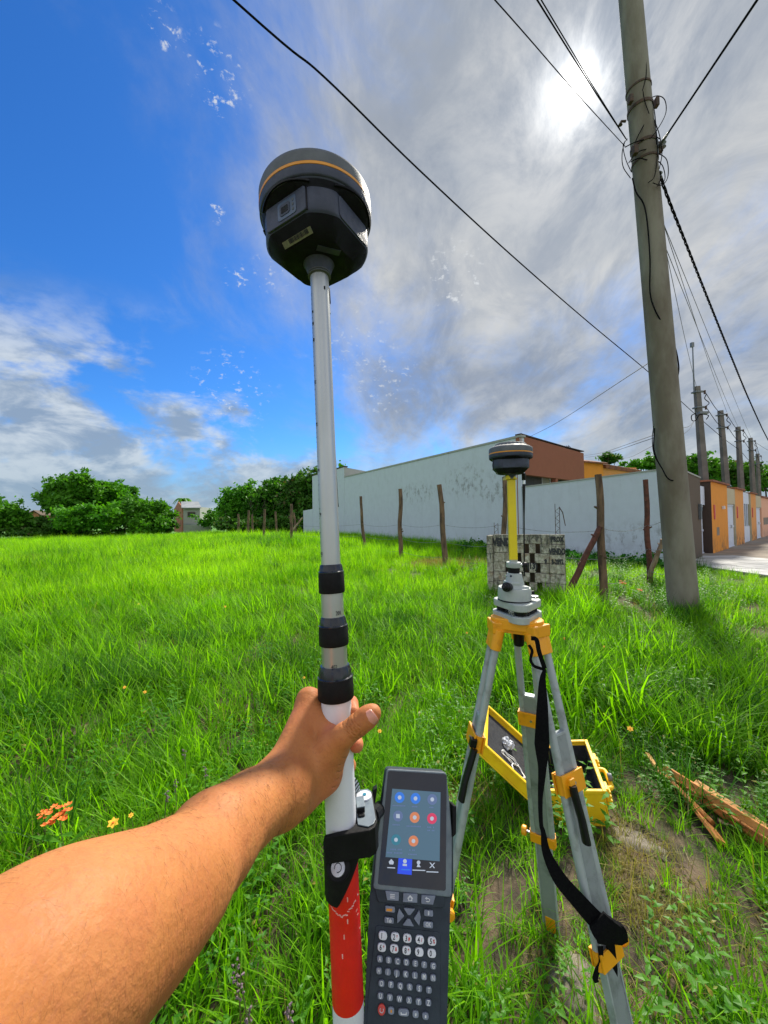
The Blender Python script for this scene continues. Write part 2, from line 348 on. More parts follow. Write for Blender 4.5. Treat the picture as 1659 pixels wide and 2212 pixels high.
# ---------------------------------------------------------------- object helpers
def tag(o, label=None, cat=None, group=None, kind=None):
    if label: o['label'] = label
    if cat: o['category'] = cat
    if group: o['group'] = group
    if kind: o['kind'] = kind
    return o
def thing(name, label, cat, loc=(0, 0, 0), group=None, mtx=None):
    o = bpy.data.objects.new(name, None); COL.objects.link(o)
    o.empty_display_size = .1
    if mtx is not None: o.matrix_basis = mtx
    else: o.location = loc
    return tag(o, label, cat, group)
def basis(o):
    return o.matrix_basis.copy()
def root_of(o):
    while o.parent: o = o.parent
    return o
def frame(origin, z, fronthint):
    """z up, -y towards the hint point"""
    z = z.normalized(); y = -(fronthint - origin); y = (y - z * y.dot(z)).normalized(); x = y.cross(z)
    m = Matrix((x, y, z)).transposed().to_4x4(); m.translation = origin
    return m
class MB:
    def __init__(s): s.v = []; s.f = []
    def add(s, vs, fs):
        o = len(s.v); s.v += [Vector(x) for x in vs]; s.f += [tuple(i + o for i in f) for f in fs]; return s
    def box(s, c, h, ax=None):
        c = Vector(c)
        ax = ax or (Vector((1, 0, 0)), Vector((0, 1, 0)), Vector((0, 0, 1)))
        vs = [c + ax[0] * (h[0] * i) + ax[1] * (h[1] * j) + ax[2] * (h[2] * k) for i in (-1, 1) for j in (-1, 1) for k in (-1, 1)]
        return s.add(vs, [(0, 1, 3, 2), (4, 6, 7, 5), (0, 4, 5, 1), (2, 3, 7, 6), (0, 2, 6, 4), (1, 5, 7, 3)])
    def hexa(s, a, bb):
        """a, bb: two lists of 4 points"""
        return s.add(list(a) + list(bb), [(3, 2, 1, 0), (4, 5, 6, 7), (0, 1, 5, 4), (1, 2, 6, 5), (2, 3, 7, 6), (3, 0, 4, 7)])
    def prism(s, pts, ext):
        n = len(pts); e = Vector(ext); pts = [Vector(p) for p in pts]
        return s.add(pts + [p + e for p in pts], [tuple(range(n - 1, -1, -1)), tuple(range(n, 2 * n))] + [(i, (i + 1) % n, n + (i + 1) % n, n + i) for i in range(n)])
    def tube(s, pts, r, n=8, cap=True, up=None, sq=None):
        pts = [Vector(p) for p in pts]; m = len(pts)
        rr = r if isinstance(r, (list, tuple)) else [r] * m
        prev = None; vs = []
        for i, p in enumerate(pts):
            d = (pts[min(i + 1, m - 1)] - pts[max(i - 1, 0)]).normalized()
            if prev is None:
                h = up or (Vector((0, 0, 1)) if abs(d.z) < .9 else Vector((1, 0, 0)))
                x = d.cross(h).normalized()
            else:
                x = (prev - d * prev.dot(d)).normalized()
            prev = x; y = d.cross(x)
            for k in range(n):
                a = 2 * math.pi * k / n
                q = sq or (1, 1)
                vs.append(p + (x * math.cos(a) * q[0] + y * math.sin(a) * q[1]) * rr[i])
        fs = [(i * n + k, i * n + (k + 1) % n, (i + 1) * n + (k + 1) % n, (i + 1) * n + k) for i in range(m - 1) for k in range(n)]
        if cap: fs += [tuple(range(n - 1, -1, -1)), tuple((m - 1) * n + k for k in range(n))]
        return s.add(vs, fs)
    def lathe(s, o, ax, prof, n=24, x=None):
        """prof: (radius, height along ax)"""
        o = Vector(o); ax = Vector(ax).normalized()
        x = x or ax.orthogonal().normalized(); y = ax.cross(x); vs = []
        for (r, h) in prof:
            for k in range(n):
                a = 2 * math.pi * k / n
                vs.append(o + ax * h + (x * math.cos(a) + y * math.sin(a)) * r)
        m = len(prof)
        fs = [(i * n + k, i * n + (k + 1) % n, (i + 1) * n + (k + 1) % n, (i + 1) * n + k) for i in range(m - 1) for k in range(n)]
        fs += [tuple(range(n - 1, -1, -1)), tuple((m - 1) * n + k for k in range(n))]
        return s.add(vs, fs)
    def build(s, name, mt, parent=None, smooth=None, bevel=0, world=True, seg=2, label=None):
        me = bpy.data.meshes.new(name)
        vs = s.v
        if parent is not None and world:
            inv = basis(root_of(parent)).inverted(); vs = [inv @ v for v in vs]
        me.from_pydata([tuple(v) for v in vs], [], s.f); me.validate()
        bm = bmesh.new(); bm.from_mesh(me); bmesh.ops.recalc_face_normals(bm, faces=bm.faces[:]); bm.to_mesh(me); bm.free()
        me.materials.append(MT[mt] if isinstance(mt, str) else mt)
        if smooth is not None:
            me.shade_smooth(); me.set_sharp_from_angle(angle=R(smooth))
        o = bpy.data.objects.new(name, me); COL.objects.link(o)
        if parent is not None: o.parent = parent
        if bevel:
            md = o.modifiers.new('bevel', 'BEVEL'); md.width = bevel; md.segments = seg; md.limit_method = 'ANGLE'; md.angle_limit = R(38)
        if label: o['label'] = label
        return o
def struct(o): o['kind'] = 'structure'; return o
def text_mesh(body, size, mtx, name, mt, parent, world=True, sx=1.0, bold=0.0, ext=.0002):
    cu = bpy.data.curves.new('t', 'FONT'); cu.body = body; cu.size = size; cu.align_x = 'CENTER'; cu.align_y = 'CENTER'
    cu.extrude = ext; cu.offset = bold; cu.resolution_u = 2
    to = bpy.data.objects.new('t', cu); COL.objects.link(to)
    dg = bpy.context.evaluated_depsgraph_get(); me = bpy.data.meshes.new_from_object(to.evaluated_get(dg))
    bpy.data.objects.remove(to); bpy.data.curves.remove(cu)
    mm = mtx @ Matrix.Diagonal((sx, 1, 1, 1))
    if world: mm = basis(root_of(parent)).inverted() @ mm
    me.transform(mm); me.materials.clear(); me.materials.append(MT[mt])
    o = bpy.data.objects.new(name, me); COL.objects.link(o); o.parent = parent
    return o
def copy_tree(o, parent=None):
    c = o.copy(); COL.objects.link(c); c.parent = parent
    for ch in list(o.children): copy_tree(ch, c)
    return c
# ---------------------------------------------------------------- terrain
WC = 17.22                                   # side wall plane: x = WC - .63 y
def wall_x(y): return WC - .63 * y
FA = Vector((11.9, 14.5, 0)); FS = Vector((1.17, 1, 0)); FN = Vector((1, -1.17, 0)).normalized()   # street front line
def hgt(x, y):
    r = math.hypot(x, y)
    h = .5 * math.exp(-(((x + 7) / 6) ** 2 + ((y - 24) / 8) ** 2)) + .25 * math.exp(-(((x + 18) / 9) ** 2 + ((y - 32) / 6) ** 2))
    h += .10 * noise.noise(Vector((x * .35, y * .35, 3))) * min(1, r / 5) + .04 * noise.noise(Vector((x * 1.4, y * 1.4, 7)))
    if x > 6: h *= max(0, 1 - (x - 6) / 2.5)
    d = wall_x(y) - x
    if d < 3: h *= max(0, d / 3)
    return h
def terrain():
    bm = bmesh.new()
    xs = []; q = -300.0
    def rng(lims):
        out = []
        for a, bb, st in lims:
            n = int(round((bb - a) / st)); out += [a + (bb - a) * i / n for i in range(n)]
        return out + [lims[-1][1]]
    xs = rng([(-600, -60, 60), (-60, -16, 2), (-16, -3, .5), (-3, 4, .12), (4, 16, .5), (16, 60, 4), (60, 600, 60)])
    ys = rng([(-400, -10, 60), (-10, -1, 1), (-1, 4, .12), (4, 16, .5), (16, 60, 1.5), (60, 900, 70)])
    g = [[bm.verts.new((x, y, hgt(x, y))) for x in xs] for y in ys]
    for j in range(len(ys) - 1):
        for i in range(len(xs) - 1):
            bm.faces.new((g[j][i], g[j][i + 1], g[j + 1][i + 1], g[j + 1][i]))
    me = bpy.data.meshes.new('ground'); bm.to_mesh(me); bm.free(); me.shade_smooth()
    me.materials.append(MT['soil']); o = bpy.data.objects.new('ground', me); COL.objects.link(o); struct(o)
terrain()

# ---------------------------------------------------------------- pavement (tiles laid one by one)
pv = MB().box((11.5, 8, .03), (1.9, 9.5, .03)).build('pavement', 'concrete_slab'); struct(pv)
tm = []
for k in range(3):
    me = bpy.data.meshes.new('tile'); q = MB().box((0, 0, 0), (.44, .44, .012))
    me.from_pydata([tuple(v) for v in q.v], [], q.f); me.materials.append(MT['tile']); tm.append(me)
for i in range(4):
    for j in range(12):
        x = 9.6 + .46 + i * .92; y = 17.0 - j * .92
        if (Vector((x, y, 0)) - FA).dot(FN) < .1: continue
        t = bpy.data.objects.new('tile', tm[(i + j) % 3]); COL.objects.link(t); t.parent = pv
        t.location = (x + rnd.uniform(-.004, .004), y + rnd.uniform(-.004, .004), .068 + rnd.uniform(-.003, .003)); t.rotation_euler = (rnd.uniform(-.004, .004), rnd.uniform(-.004, .004), 0)
rd = MB().prism([(13.45, -2, 0), (60, -2, 0), (60, 56, 0), (13.45, 15.9, 0)], (0, 0, .05)).build('sidewalk', 'concrete_slab'); struct(rd)

# ---------------------------------------------------------------- side wall and houses
WD = Vector((-.63, 1, 0)).normalized(); WN = Vector((-1, -.63, 0)).normalized()   # normal faces the field
def wp(y, h, off=0.0):
    return Vector((wall_x(y), y, h)) + WN * off
def yat(u):                                  # wall y coordinate seen at picture column u
    return WC / ((u - CX) / F + .63)
def wslab(y0, y1, h0a, h0b, h1a, h1b, off0, off1):
    """wall piece from y0 to y1, lower edge h0a..h0b, upper edge h1a..h1b, thickness off0..off1"""
    a = [wp(y0, h0a, off0), wp(y1, h0b, off0), wp(y1, h1b, off0), wp(y0, h1a, off0)]
    c = [wp(y0, h0a, off1), wp(y1, h0b, off1), wp(y1, h1b, off1), wp(y0, h1a, off1)]
    return MB().hexa(a, c)
YC = 12.4; Y1 = yat(1128); Y2 = yat(830); Y3 = yat(745); Y4 = yat(700); Y5 = yat(655)
MT['white_wall'] = plaster('white_wall', (.55, .60, .67), (.20, .20, .20), amt=.5,
    extra=[(wp(yat(1010), 3.6), (2.2, 1.1)), (wp(yat(1065), 3.0), (1.3, .9)), (wp(yat(900), 3.3), (2.6, .8)), (wp(yat(1380), .8), (2.0, .7))])
gw = thing('garden_wall', 'tall white plastered garden wall running behind the fence posts to a brown street end', 'wall', (wall_x(YC), YC, 0))
wslab(YC, Y1 - .02, -.2, -.2, 3.14, 3.0, 0, -.18).build('wall_panel', 'white_wall', gw)
wslab(YC - .03, Y1 - .02, 3.14, 3.0, 3.19, 3.05, .03, -.21).build('coping', 'grey_wall', gw)
c0 = Vector((wall_x(YC), YC, 0)); cE = FA - FS * 0.02
q = MB(); nI = -FN * .18
a = [c0 + WN * .0 + FN * .02, cE + FN * .02]
q.hexa([a[0] + Vector((0, 0, -.2)), a[1] + Vector((0, 0, -.2)), a[1] + Vector((0, 0, 3.0)), a[0] + Vector((0, 0, 3.14))],
       [a[0] + nI + Vector((0, 0, -.2)), a[1] + nI + Vector((0, 0, -.2)), a[1] + nI + Vector((0, 0, 3.0)), a[0] + nI + Vector((0, 0, 3.14))])
q.build('end_wall', 'brown_wall', gw)
q = MB(); q.hexa([a[0] + FN * .03 + Vector((0, 0, 3.15)), a[1] + FN * .03 + Vector((0, 0, 3.01)), a[1] + FN * .03 + Vector((0, 0, 3.06)), a[0] + FN * .03 + Vector((0, 0, 3.2))],
       [a[0] + nI * 1.2 + Vector((0, 0, 3.15)), a[1] + nI * 1.2 + Vector((0, 0, 3.01)), a[1] + nI * 1.2 + Vector((0, 0, 3.06)), a[0] + nI * 1.2 + Vector((0, 0, 3.2))])
q.build('coping', 'grey_wall', gw)
mtb = MB().box(cE - FS.normalized() * .35 + FN * .06 + Vector((0, 0, 1.75)), (.09, .04, .28), (FS.normalized(), FN, Vector((0, 0, 1))))
mtb.build('meter_box', 'grey_plastic', gw, bevel=.01)
MB().box(cE - FS.normalized() * .35 + FN * .105 + Vector((0, 0, 1.85)), (.05, .006, .07), (FS.normalized(), FN, Vector((0, 0, 1)))).build('meter_window', 'glass_black', gw)

HB = 5.3
wh = thing('house', 'large white flat roofed house with tall blank side wall and terracotta street front', 'house', (wall_x(Y1), Y1, 0))
wslab(Y1, Y3, -.2, -.2, HB, HB, .005, -.25).build('side_wall', 'white_wall', wh)
wslab(Y3 + .01, Y4 + 2.4, -.2, -.2, 6.2, 6.2, .012, -.25).build('stair_tower_wall', 'white_wall', wh)
wslab(Y1 - .05, Y3 - .02, HB + .003, HB + .003, HB + .1, HB + .1, .04, -.3).build('coping', 'grey_wall', wh)
# tower return and its dark capping, sloping flank
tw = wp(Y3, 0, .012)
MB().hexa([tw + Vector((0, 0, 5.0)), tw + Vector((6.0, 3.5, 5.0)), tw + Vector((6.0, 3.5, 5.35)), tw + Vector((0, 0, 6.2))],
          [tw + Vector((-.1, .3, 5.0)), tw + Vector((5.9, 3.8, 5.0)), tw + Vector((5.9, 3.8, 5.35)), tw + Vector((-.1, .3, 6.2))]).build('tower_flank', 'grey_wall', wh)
wslab(Y3 - .05, Y4 + 2.4, 6.203, 6.203, 6.3, 6.3, .05, -.3).build('tower_coping', 'dark_brown', wh)
# street-facing terracotta front
c1 = Vector((wall_x(Y1), Y1, 0)); fs = FS.normalized(); fe = c1 + FS * 4.4
def quadwall(a, bb, h0, h1a, h1b, th, name, mt, par):
    n = -FN * th; z = lambda p, h: p + Vector((0, 0, h))
    return MB().hexa([z(a, h0), z(bb, h0), z(bb, h1b), z(a, h1a)], [z(a + n, h0), z(bb + n, h0), z(bb + n, h1b), z(a + n, h1a)]).build(name, mt, par)
z3 = Vector((0, 0, 1))
quadwall(c1 + FN * .01, fe, 3.62, HB + .08, HB - .05, .25, 'front_parapet', 'terracotta_wall', wh)
quadwall(c1 + FN * .04, fe + FN * .03, HB + .085, HB + .17, HB + .04, .3, 'front_coping', 'dark_brown', wh)
quadwall(c1 - FN * .6, fe - FN * .6, 0, 5.0, 5.0, .2, 'porch_back_wall', 'grey_wall', wh)
for t0 in (.02, .52, .98):
    a = c1.lerp(fe, t0 * .985); MB().box(a + z3 * 1.8 - FN * .13, (.11, .11, 1.81), (fs, FN, z3)).build('column', 'terracotta_wall', wh)
for t0, t1 in ((.08, .46), (.56, .94)):
    a = c1.lerp(fe, (t0 + t1) / 2) - FN * .59
    fr = MB().box(a + z3 * 3.2, ((t1 - t0) * 3.2, .02, .6), (fs, FN, z3)).build('window', 'white_metal', wh)
    MB().box(a + z3 * 3.2 + FN * .022, ((t1 - t0) * 3.2 - .08, .01, .54), (fs, FN, z3)).build('pane', 'dark_opening', fr)
q = MB().hexa([wp(Y1 + .5, HB - .4, -.35), wp(Y3, HB - .4, -.2), wp(Y3, HB - .4, -.2) + FS * 4, fe - FN * .4 + z3 * (HB - .4)],
              [wp(Y1 + .5, HB - .2, -.35), wp(Y3, HB - .2, -.2), wp(Y3, HB - .2, -.2) + FS * 4, fe - FN * .4 + z3 * (HB - .2)]); q.build('roof', 'fibre_roof', wh)
wslab(Y4 + 2.0, Y5, -.2, -.2, 2.75, 2.6, .0, -.2).build('low_wall', 'white_wall', gw) if False else None
lw = wslab(Y4 + 2.45, Y5, -.2, -.2, 2.9, 2.8, 0, -.2); o_ = lw.build('boundary_wall', 'white_wall')
tag(o_, 'low white boundary wall at the far left end of the big white house', 'wall')
# little tv aerial on the white house
ta = thing('tv_aerial', 'small television aerial on the roof edge of the terracotta fronted house', 'aerial', tuple(P(1219, 975, 22)))
p0 = P(1219, 980, 22)
MB().tube([p0 - z3 * .6, p0 + z3 * .45], .035, 6).build('mast', 'galv', ta)
q = MB(); q.tube([p0 + z3 * .3 - RT * .3, p0 + z3 * .42 + RT * .3], .03, 5)
for k in range(6):
    c_ = p0 + z3 * .3 + (RT * .6 + z3 * .12) * (k / 5) - RT * .3; q.tube([c_ - FW * .15 - z3 * .09, c_ + FW * .15 + z3 * .09], .02, 4)
q.build('elements', 'galv', ta)

# orange house behind, with clay tile roof
oh = thing('house', 'orange rendered house with clay tile eaves rising behind the garden wall', 'house', tuple(G(1290, 1190)))
def vbox(u0, v0, u1, v1, z, z1, name, mt, par, dd=5):
    a = P(u0, v1, z); bb = P(u1, v1, z1); a.z = 0; bb.z = 0
    ta_ = P(u0, v0, z).z; tb = P(u1, v0, z1).z
    dv = Vector((-.6, .8, 0)) * dd
    return MB().hexa([a, bb, bb + z3 * tb, a + z3 * ta_], [a + dv, bb + dv, bb + dv + z3 * tb, a + dv + z3 * ta_]).build(name, mt, par)
vbox(1249, 999, 1303, 1003, 26, 28, 'wall', 'orange_wall', oh)
vbox(1303, 1010, 1375, 1022, 28.02, 35, 'rear_wall', 'orange_wall_worn', oh)
for (u0, v0, u1, v1, za, zb) in ((1246, 996, 1306, 1001, 25.9, 28.1), (1304, 1007, 1378, 1019, 28, 35.2)):
    n = 22
    for k in range(n):
        a = P(u0 + (u1 - u0) * k / n, v0 + (v1 - v0) * k / n, za + (zb - za) * k / n); c_ = P(u0 + (u1 - u0) * (k + .9) / n, v0 + (v1 - v0) * (k + .9) / n, za + (zb - za) * (k + .9) / n)
        m_ = (a + c_) / 2; r_ = (c_ - a).length / 2
        MB().tube([m_ + Vector((.1, -.25, -.05)), m_ + Vector((-.9, 1.6, .5))], r_, 7, sq=(1, .8)).build('roof_tile', 'roof_tile', oh, smooth=60)

# ---------------------------------------------------------------- street fronts
def fbox(t0, t1, h0, h1, n0, n1):
    a = FA + FS * t0; c_ = FA + FS * t1
    return MB().hexa([a + FN * n0 + z3 * h0, c_ + FN * n0 + z3 * h0, c_ + FN * n0 + z3 * h1, a + FN * n0 + z3 * h1],
                     [a + FN * n1 + z3 * h0, c_ + FN * n1 + z3 * h0, c_ + FN * n1 + z3 * h1, a + FN * n1 + z3 * h1])
def gate(t0, t1, h, lbl, lintel, rec=-.10):
    g = thing('gate', lbl, 'gate', tuple(FA + FS * (t0 + t1) / 2 + FN * rec), group=None)
    n = max(3, int((t1 - t0) * 1.54 / .42)); H = h - .75 if lintel else h
    fbox(t0, t1, .03, H, rec - .05, rec - .02).build('backing_sheet', 'white_metal', g)
    for k in range(n):
        a = t0 + (t1 - t0) * k / n; c_ = t0 + (t1 - t0) * (k + .92) / n
        fbox(a, c_, .08, H - .05, rec - .02, rec + .012).build('panel', 'white_metal', g)
    for hh in (.06, H * .5, H):
        fbox(t0, t1, hh - .04, hh + .04, rec + .013, rec + .035).build('rail', 'white_metal', g)
    MB().box(FA + FS * (t0 + (t1 - t0) * .55) + FN * (rec + .06) + z3 * 1.05, (.02, .03, .08), (fs, FN, z3)).build('handle', 'steel', g)
    if lintel: fbox(t0, t1, H + .045, h + .05, rec - .06, rec + .1).build('lintel', lintel, g)
    return g
gate(.06, 1.26, 2.75, 'white sheet metal gate between the brown wall end and first orange wall', 'white_metal', -.30)
gate(3.66, 5.05, 2.85, 'white metal gate with cream lintel right of the first orange wall', 'cream_wall')
gate(10.22, 12.0, 2.8, 'pale far gate with cream lintel beside the pink wall', 'cream_wall')
def pillar(t0, t1, h, mt, lbl, side, cap='roof_tile'):
    g = thing('boundary_wall', lbl, 'wall', tuple(FA + FS * (t0 + t1) / 2))
    fbox(t0 + .02, t1, -.1, h, 0, -.45).build('wall_face', mt, g)
    fbox(t0 + .005, t0 + .0195, -.1, h, .002, -.45).build('side_face', side, g)
    fbox(t0 - .06, t1 + .06, h + .002, h + .07, .1, -.55).build('cap_slab', cap, g)
    fbox(t0 + .28, t0 + .42, 1.45, 2.05, .003, .03).build('letter_slot', 'print_red', g)
    return g
g1 = pillar(1.28, 3.65, 3.0, 'orange_wall', 'bright orange street wall with brown side and thin clay cap', 'dark_brown')
MB().box(FA + FS * 2.75 + FN * .06 + z3 * 1.95, (.06, .05, .07), (fs, FN, z3)).build('intercom', 'white_paint', g1, bevel=.01)
fbox(1.9, 2.25, .75, 1.1, .003, .008).build('stain_patch', 'concrete_slab', g1)
pillar(5.06, 6.84, 2.95, 'orange_wall_worn', 'worn orange street wall with peeling mouldy foot between two gates', 'cream_wall')
pillar(8.7, 10.2, 2.9, 'orange_wall_worn', 'narrow orange street wall right of the glazed gate', 'cream_wall')
gg = thing('gate', 'white framed glazed gate with dark panes between the two worn orange walls', 'gate', tuple(FA + FS * 7.8))
fbox(6.86, 8.68, .03, .95, -.14, -.08).build('lower_panel', 'white_metal', gg)
fbox(6.86, 8.68, 2.25, 2.9, -.14, -.08).build('upper_panel', 'white_metal', gg)
for k in range(4):
    a = 6.86 + 1.82 * k / 4
    fr = fbox(a, a + .1, .95, 2.25, -.14, -.08).build('stile', 'white_metal', gg)
    fbox(a + .1, a + .455, .95, 2.25, -.13, -.11).build('pane', 'window_glass', gg)
pw = thing('boundary_wall', 'pale pink street wall at the far right end of the row', 'wall', tuple(FA + FS * 16))
fbox(12.02, 34, -.1, 2.8, 0, -.3).build('wall_face', 'pink_wall', pw)
fbox(11.98, 34, 2.802, 2.9, .1, -.4).build('cap_slab', 'roof_tile', pw)
fbox(12.6, 14.5, .9, 1.4, .003, .02).build('stone_band', 'concrete_slab', pw)

# ---------------------------------------------------------------- little two storey house, low wall, far houses
h = thing('house', 'small two storey grey house with orange brick side, seen beyond the field', 'house', tuple(G(415, 1165)))
Z = 62
def fp(u, v, z=Z): return P(u, v, z)
def fbx(u0, v0, u1, v1, z, dd, name, mt, par, dv=None):
    a, c_, d_, e_ = P(u0, v1, z), P(u1, v1, z), P(u1, v0, z), P(u0, v0, z)
    ex = dv or Vector((-.1, 1, 0)) * dd
    return MB().hexa([a, c_, d_, e_], [p + ex for p in (a, c_, d_, e_)]).build(name, mt, par)
fbx(396, 1095, 432, 1152, Z, 5, 'front_wall', 'grey_wall', h)
a, c_ = P(395.7, 1152, Z), P(395.7, 1095, Z)
a2, c2 = P(378, 1149, Z + 5), P(378, 1100, Z + 5); pk = P(387, 1084, Z + 2.5)
MB().prism([a, c_, pk, c2, a2], (-.15, -.05, 0)).build('brick_side_wall', 'old_brick', h)
r1 = P(391, 1085, Z + 2.6); r2 = P(429, 1085, Z + 2.6); e1 = P(392, 1098, Z - .5); e2 = P(435, 1098, Z - .5)
rf = MB().hexa([e1, e2, r2, r1], [x + z3 * .12 for x in (e1, e2, r2, r1)])
b1, b2 = P(375, 1101, Z + 5.6), P(424, 1101, Z + 5.6); rf.hexa([r1, r2, b2, b1], [x + z3 * .12 for x in (r1, r2, b2, b1)])
rf.build('roof', 'fibre_roof', h)
w_ = fbx(405, 1106, 421, 1116, Z - .12, .1, 'window', 'brown_wall', h); fbx(406.5, 1107.5, 412.3, 1114.8, Z - .17, .04, 'pane', 'dark_opening', w_); fbx(413.2, 1107.5, 419.6, 1114.8, Z - .17, .04, 'pane', 'dark_opening', w_)
fbx(397, 1131, 436, 1134, Z - .6, .6, 'canopy', 'fibre_roof', h)
lw = fbx(401, 1134.5, 455, 1152, Z - 4, .4, 'boundary_wall', 'grey_wall', None); tag(lw, 'low grey rendered wall in front of the small two storey house', 'wall')
h2 = thing('house', 'low house with pale flat roof and brick gable at the far left', 'house', tuple(G(45, 1160)))
fbx(22, 1103, 60, 1109, 80, 8, 'roof_slab', 'fibre_roof', h2)
fbx(24, 1109.2, 58, 1140, 80.3, 7, 'front_wall', 'grey_wall', h2)
fbx(48, 1112, 57, 1132, 79.8, .4, 'brick_pier', 'old_brick', h2)
h3 = thing('house', 'brick house with brown pitched roof just left of the big tree', 'house', tuple(G(72, 1160)))
MB().prism([P(58, 1140, 79), P(84, 1140, 79), P(84, 1112, 79), P(72, 1105, 79), P(58, 1112, 79)], (0, 6, 0)).build('gable_wall', 'old_brick', h3)
MB().hexa([P(54, 1113, 78.5), P(72, 1103.5, 78.5), P(72, 1102, 78.5), P(54, 1111, 78.5)], [x + Vector((0, 7, 0)) for x in (P(54, 1113, 78.5), P(72, 1103.5, 78.5), P(72, 1102, 78.5), P(54, 1111, 78.5))]).hexa([P(72, 1103.5, 78.5), P(88, 1114, 78.5), P(88, 1112, 78.5), P(72, 1102, 78.5)], [x + Vector((0, 7, 0)) for x in (P(72, 1103.5, 78.5), P(88, 1114, 78.5), P(88, 1112, 78.5), P(72, 1102, 78.5))]).build('roof', 'brown_wall', h3)
fbx(62, 1116, 67, 1123, 78.9, .1, 'window', 'dark_opening', h3)

# ---------------------------------------------------------------- trees
def limb(q, a, bdir, L, r, depth, ends):
    n = 4; pts = [a]; d = bdir.normalized(); rr = [r]
    for i in range(n):
        d = (d + Vector((rnd.uniform(-.25, .25), rnd.uniform(-.25, .25), rnd.uniform(-.05, .2)))).normalized()
        pts.append(pts[-1] + d * L / n); rr.append(r * (1 - .5 * (i + 1) / n))
    q.tube(pts, rr, 6)
    ends.append(pts[-1])
    if depth > 0:
        for k in range(3):
            j = rnd.choice((2, 3, 4)); dd = Vector((rnd.uniform(-1, 1), rnd.uniform(-1, 1), rnd.uniform(.1, .9)))
            limb(q, pts[j], dd, L * .65, rr[j] * .6, depth - 1, ends)
def leafcloud(nm, blobs, nleaf, size, mt, parent, elong=1.5):
    """blobs: (centre, radii). leaves gather in clumps through the shell of each blob"""
    rs = np.random.RandomState(rnd.randrange(10 ** 6)); V = []; vol = np.array([b_[1][0] * b_[1][2] for b_ in blobs]) ** 1.0
    cnt = (vol / vol.sum() * nleaf).astype(int)
    for (c_, rad), n in zip(blobs, cnt):
        if n < 5: continue
        ncl = max(6, n // 28)
        d = rs.normal(size=(ncl, 3)); d /= np.linalg.norm(d, axis=1)[:, None]
        rr = rs.uniform(.3, 1.2, ncl) ** .7 * (1 + .24 * np.sin(d[:, 0] * 7 + d[:, 2] * 5 + d[:, 1] * 4)); rr[rs.rand(ncl) < .10] *= 1.25
        cl = d * rr[:, None]
        cl = cl[cl[:, 2] > -.75]; ncl = len(cl)
        idx = rs.randint(0, ncl, n)
        p = cl[idx] + rs.normal(size=(n, 3)) * (.09 + .13 * rs.rand(n)[:, None] ** 2)
        p = p * np.array(rad) + np.array(c_)
        nn = rs.normal(size=(n, 3)) + np.array([0, -.25, .7]); nn /= np.linalg.norm(nn, axis=1)[:, None]
        t = np.cross(nn, rs.normal(size=(n, 3))); t /= np.linalg.norm(t, axis=1)[:, None]; bt = np.cross(nn, t)
        s_ = size * .84 * rs.uniform(.5, 1.3, n)[:, None]
        V.append(np.stack([p - t * s_ * elong * .5, p + bt * s_ * .42, p + t * s_ * elong * .5, p - bt * s_ * .42], 1))
    V = np.concatenate(V); n = len(V)
    me = bpy.data.meshes.new(nm); me.vertices.add(n * 4); me.vertices.foreach_set('co', V.reshape(-1))
    me.loops.add(n * 4); me.loops.foreach_set('vertex_index', np.arange(n * 4)); me.polygons.add(n)
    me.polygons.foreach_set('loop_start', np.arange(0, n * 4, 4)); me.polygons.foreach_set('loop_total', np.full(n, 4)); me.update(); me.validate()
    me.materials.append(MT[mt]); o = bpy.data.objects.new(nm, me); COL.objects.link(o)
    if parent is not None:
        o.parent = parent; me.transform(basis(parent).inverted())
    return o
def tree(u, vbase, z, blobs_px, nleaf, size, mt, lbl, grp, cat='tree', trunk=True):
    """blobs_px: (u, v, half width px, half height px) at distance z"""
    base = P(u, vbase, z); base.z = hgt(base.x, base.y) - .1
    t = thing('tree' if cat == 'tree' else 'bush', lbl, cat, tuple(base), grp)
    k = z / F; bl = []
    for (bu, bv, hw, hh) in blobs_px:
        c_ = P(bu, bv, z + rnd.uniform(-1, 1)); bl.append((c_, (hw * k, hw * k * .8, hh * k)))
    if trunk:
        q = MB(); ends = []
        top = max((x[0].z for x in bl)); H = top - base.z
        limb(q, base, Vector((0, 0, 1)), H * .45, .025 * H + .04, 0, ends)
        for (c_, rd_) in bl:
            s0 = base.lerp(ends[0], .75); q.tube([s0, s0.lerp(c_, .5) + Vector((0, 0, .1 * H)), c_, c_ + Vector((rnd.uniform(-.5, .5), 0, rd_[2] * .7))], [.014 * H + .02, .010 * H + .015, .008 * H, .02], 5)
            for j in range(6):
                e_ = c_ + Vector((rnd.uniform(-1, 1) * rd_[0] * 1.0, -abs(rnd.uniform(0, 1)) * rd_[1], rnd.uniform(.2, 1.3) * rd_[2])); q.tube([s0.lerp(c_, .6), e_], [.006 * H + .01, .012], 4)
        q.build('trunk', 'bark', t, smooth=60)
    leafcloud('crown', bl, int(nleaf * .85), size, mt, t)
    return t
GL = 'trees along the far left edge of the field'
tree(165, 1150, 47, [(150, 1056, 38, 26), (185, 1060, 36, 24), (120, 1078, 30, 26), (168, 1042, 24, 15), (140, 1090, 40, 28)], 15000, .42, 'foliage', 'tallest broad round tree on the left, dark green crown', GL)
tree(222, 1150, 50, [(222, 1056, 30, 17), (245, 1070, 30, 20), (210, 1085, 36, 24)], 9000, .42, 'foliage_bright', 'lighter rounded tree directly right of the tallest left tree', GL)
tree(270, 1150, 51, [(272, 1068, 22, 15), (262, 1088, 28, 20)], 6000, .4, 'foliage', 'slim dark tree with a ragged top in the middle of the left clump', GL)
tree(195, 1160, 43, [(195, 1118, 52, 26), (160, 1128, 34, 22), (235, 1124, 30, 24)], 10000, .36, 'foliage_bright', 'bright green spreading bush in front of the left trees', 'bushes along the left edge of the field', 'bush', False)
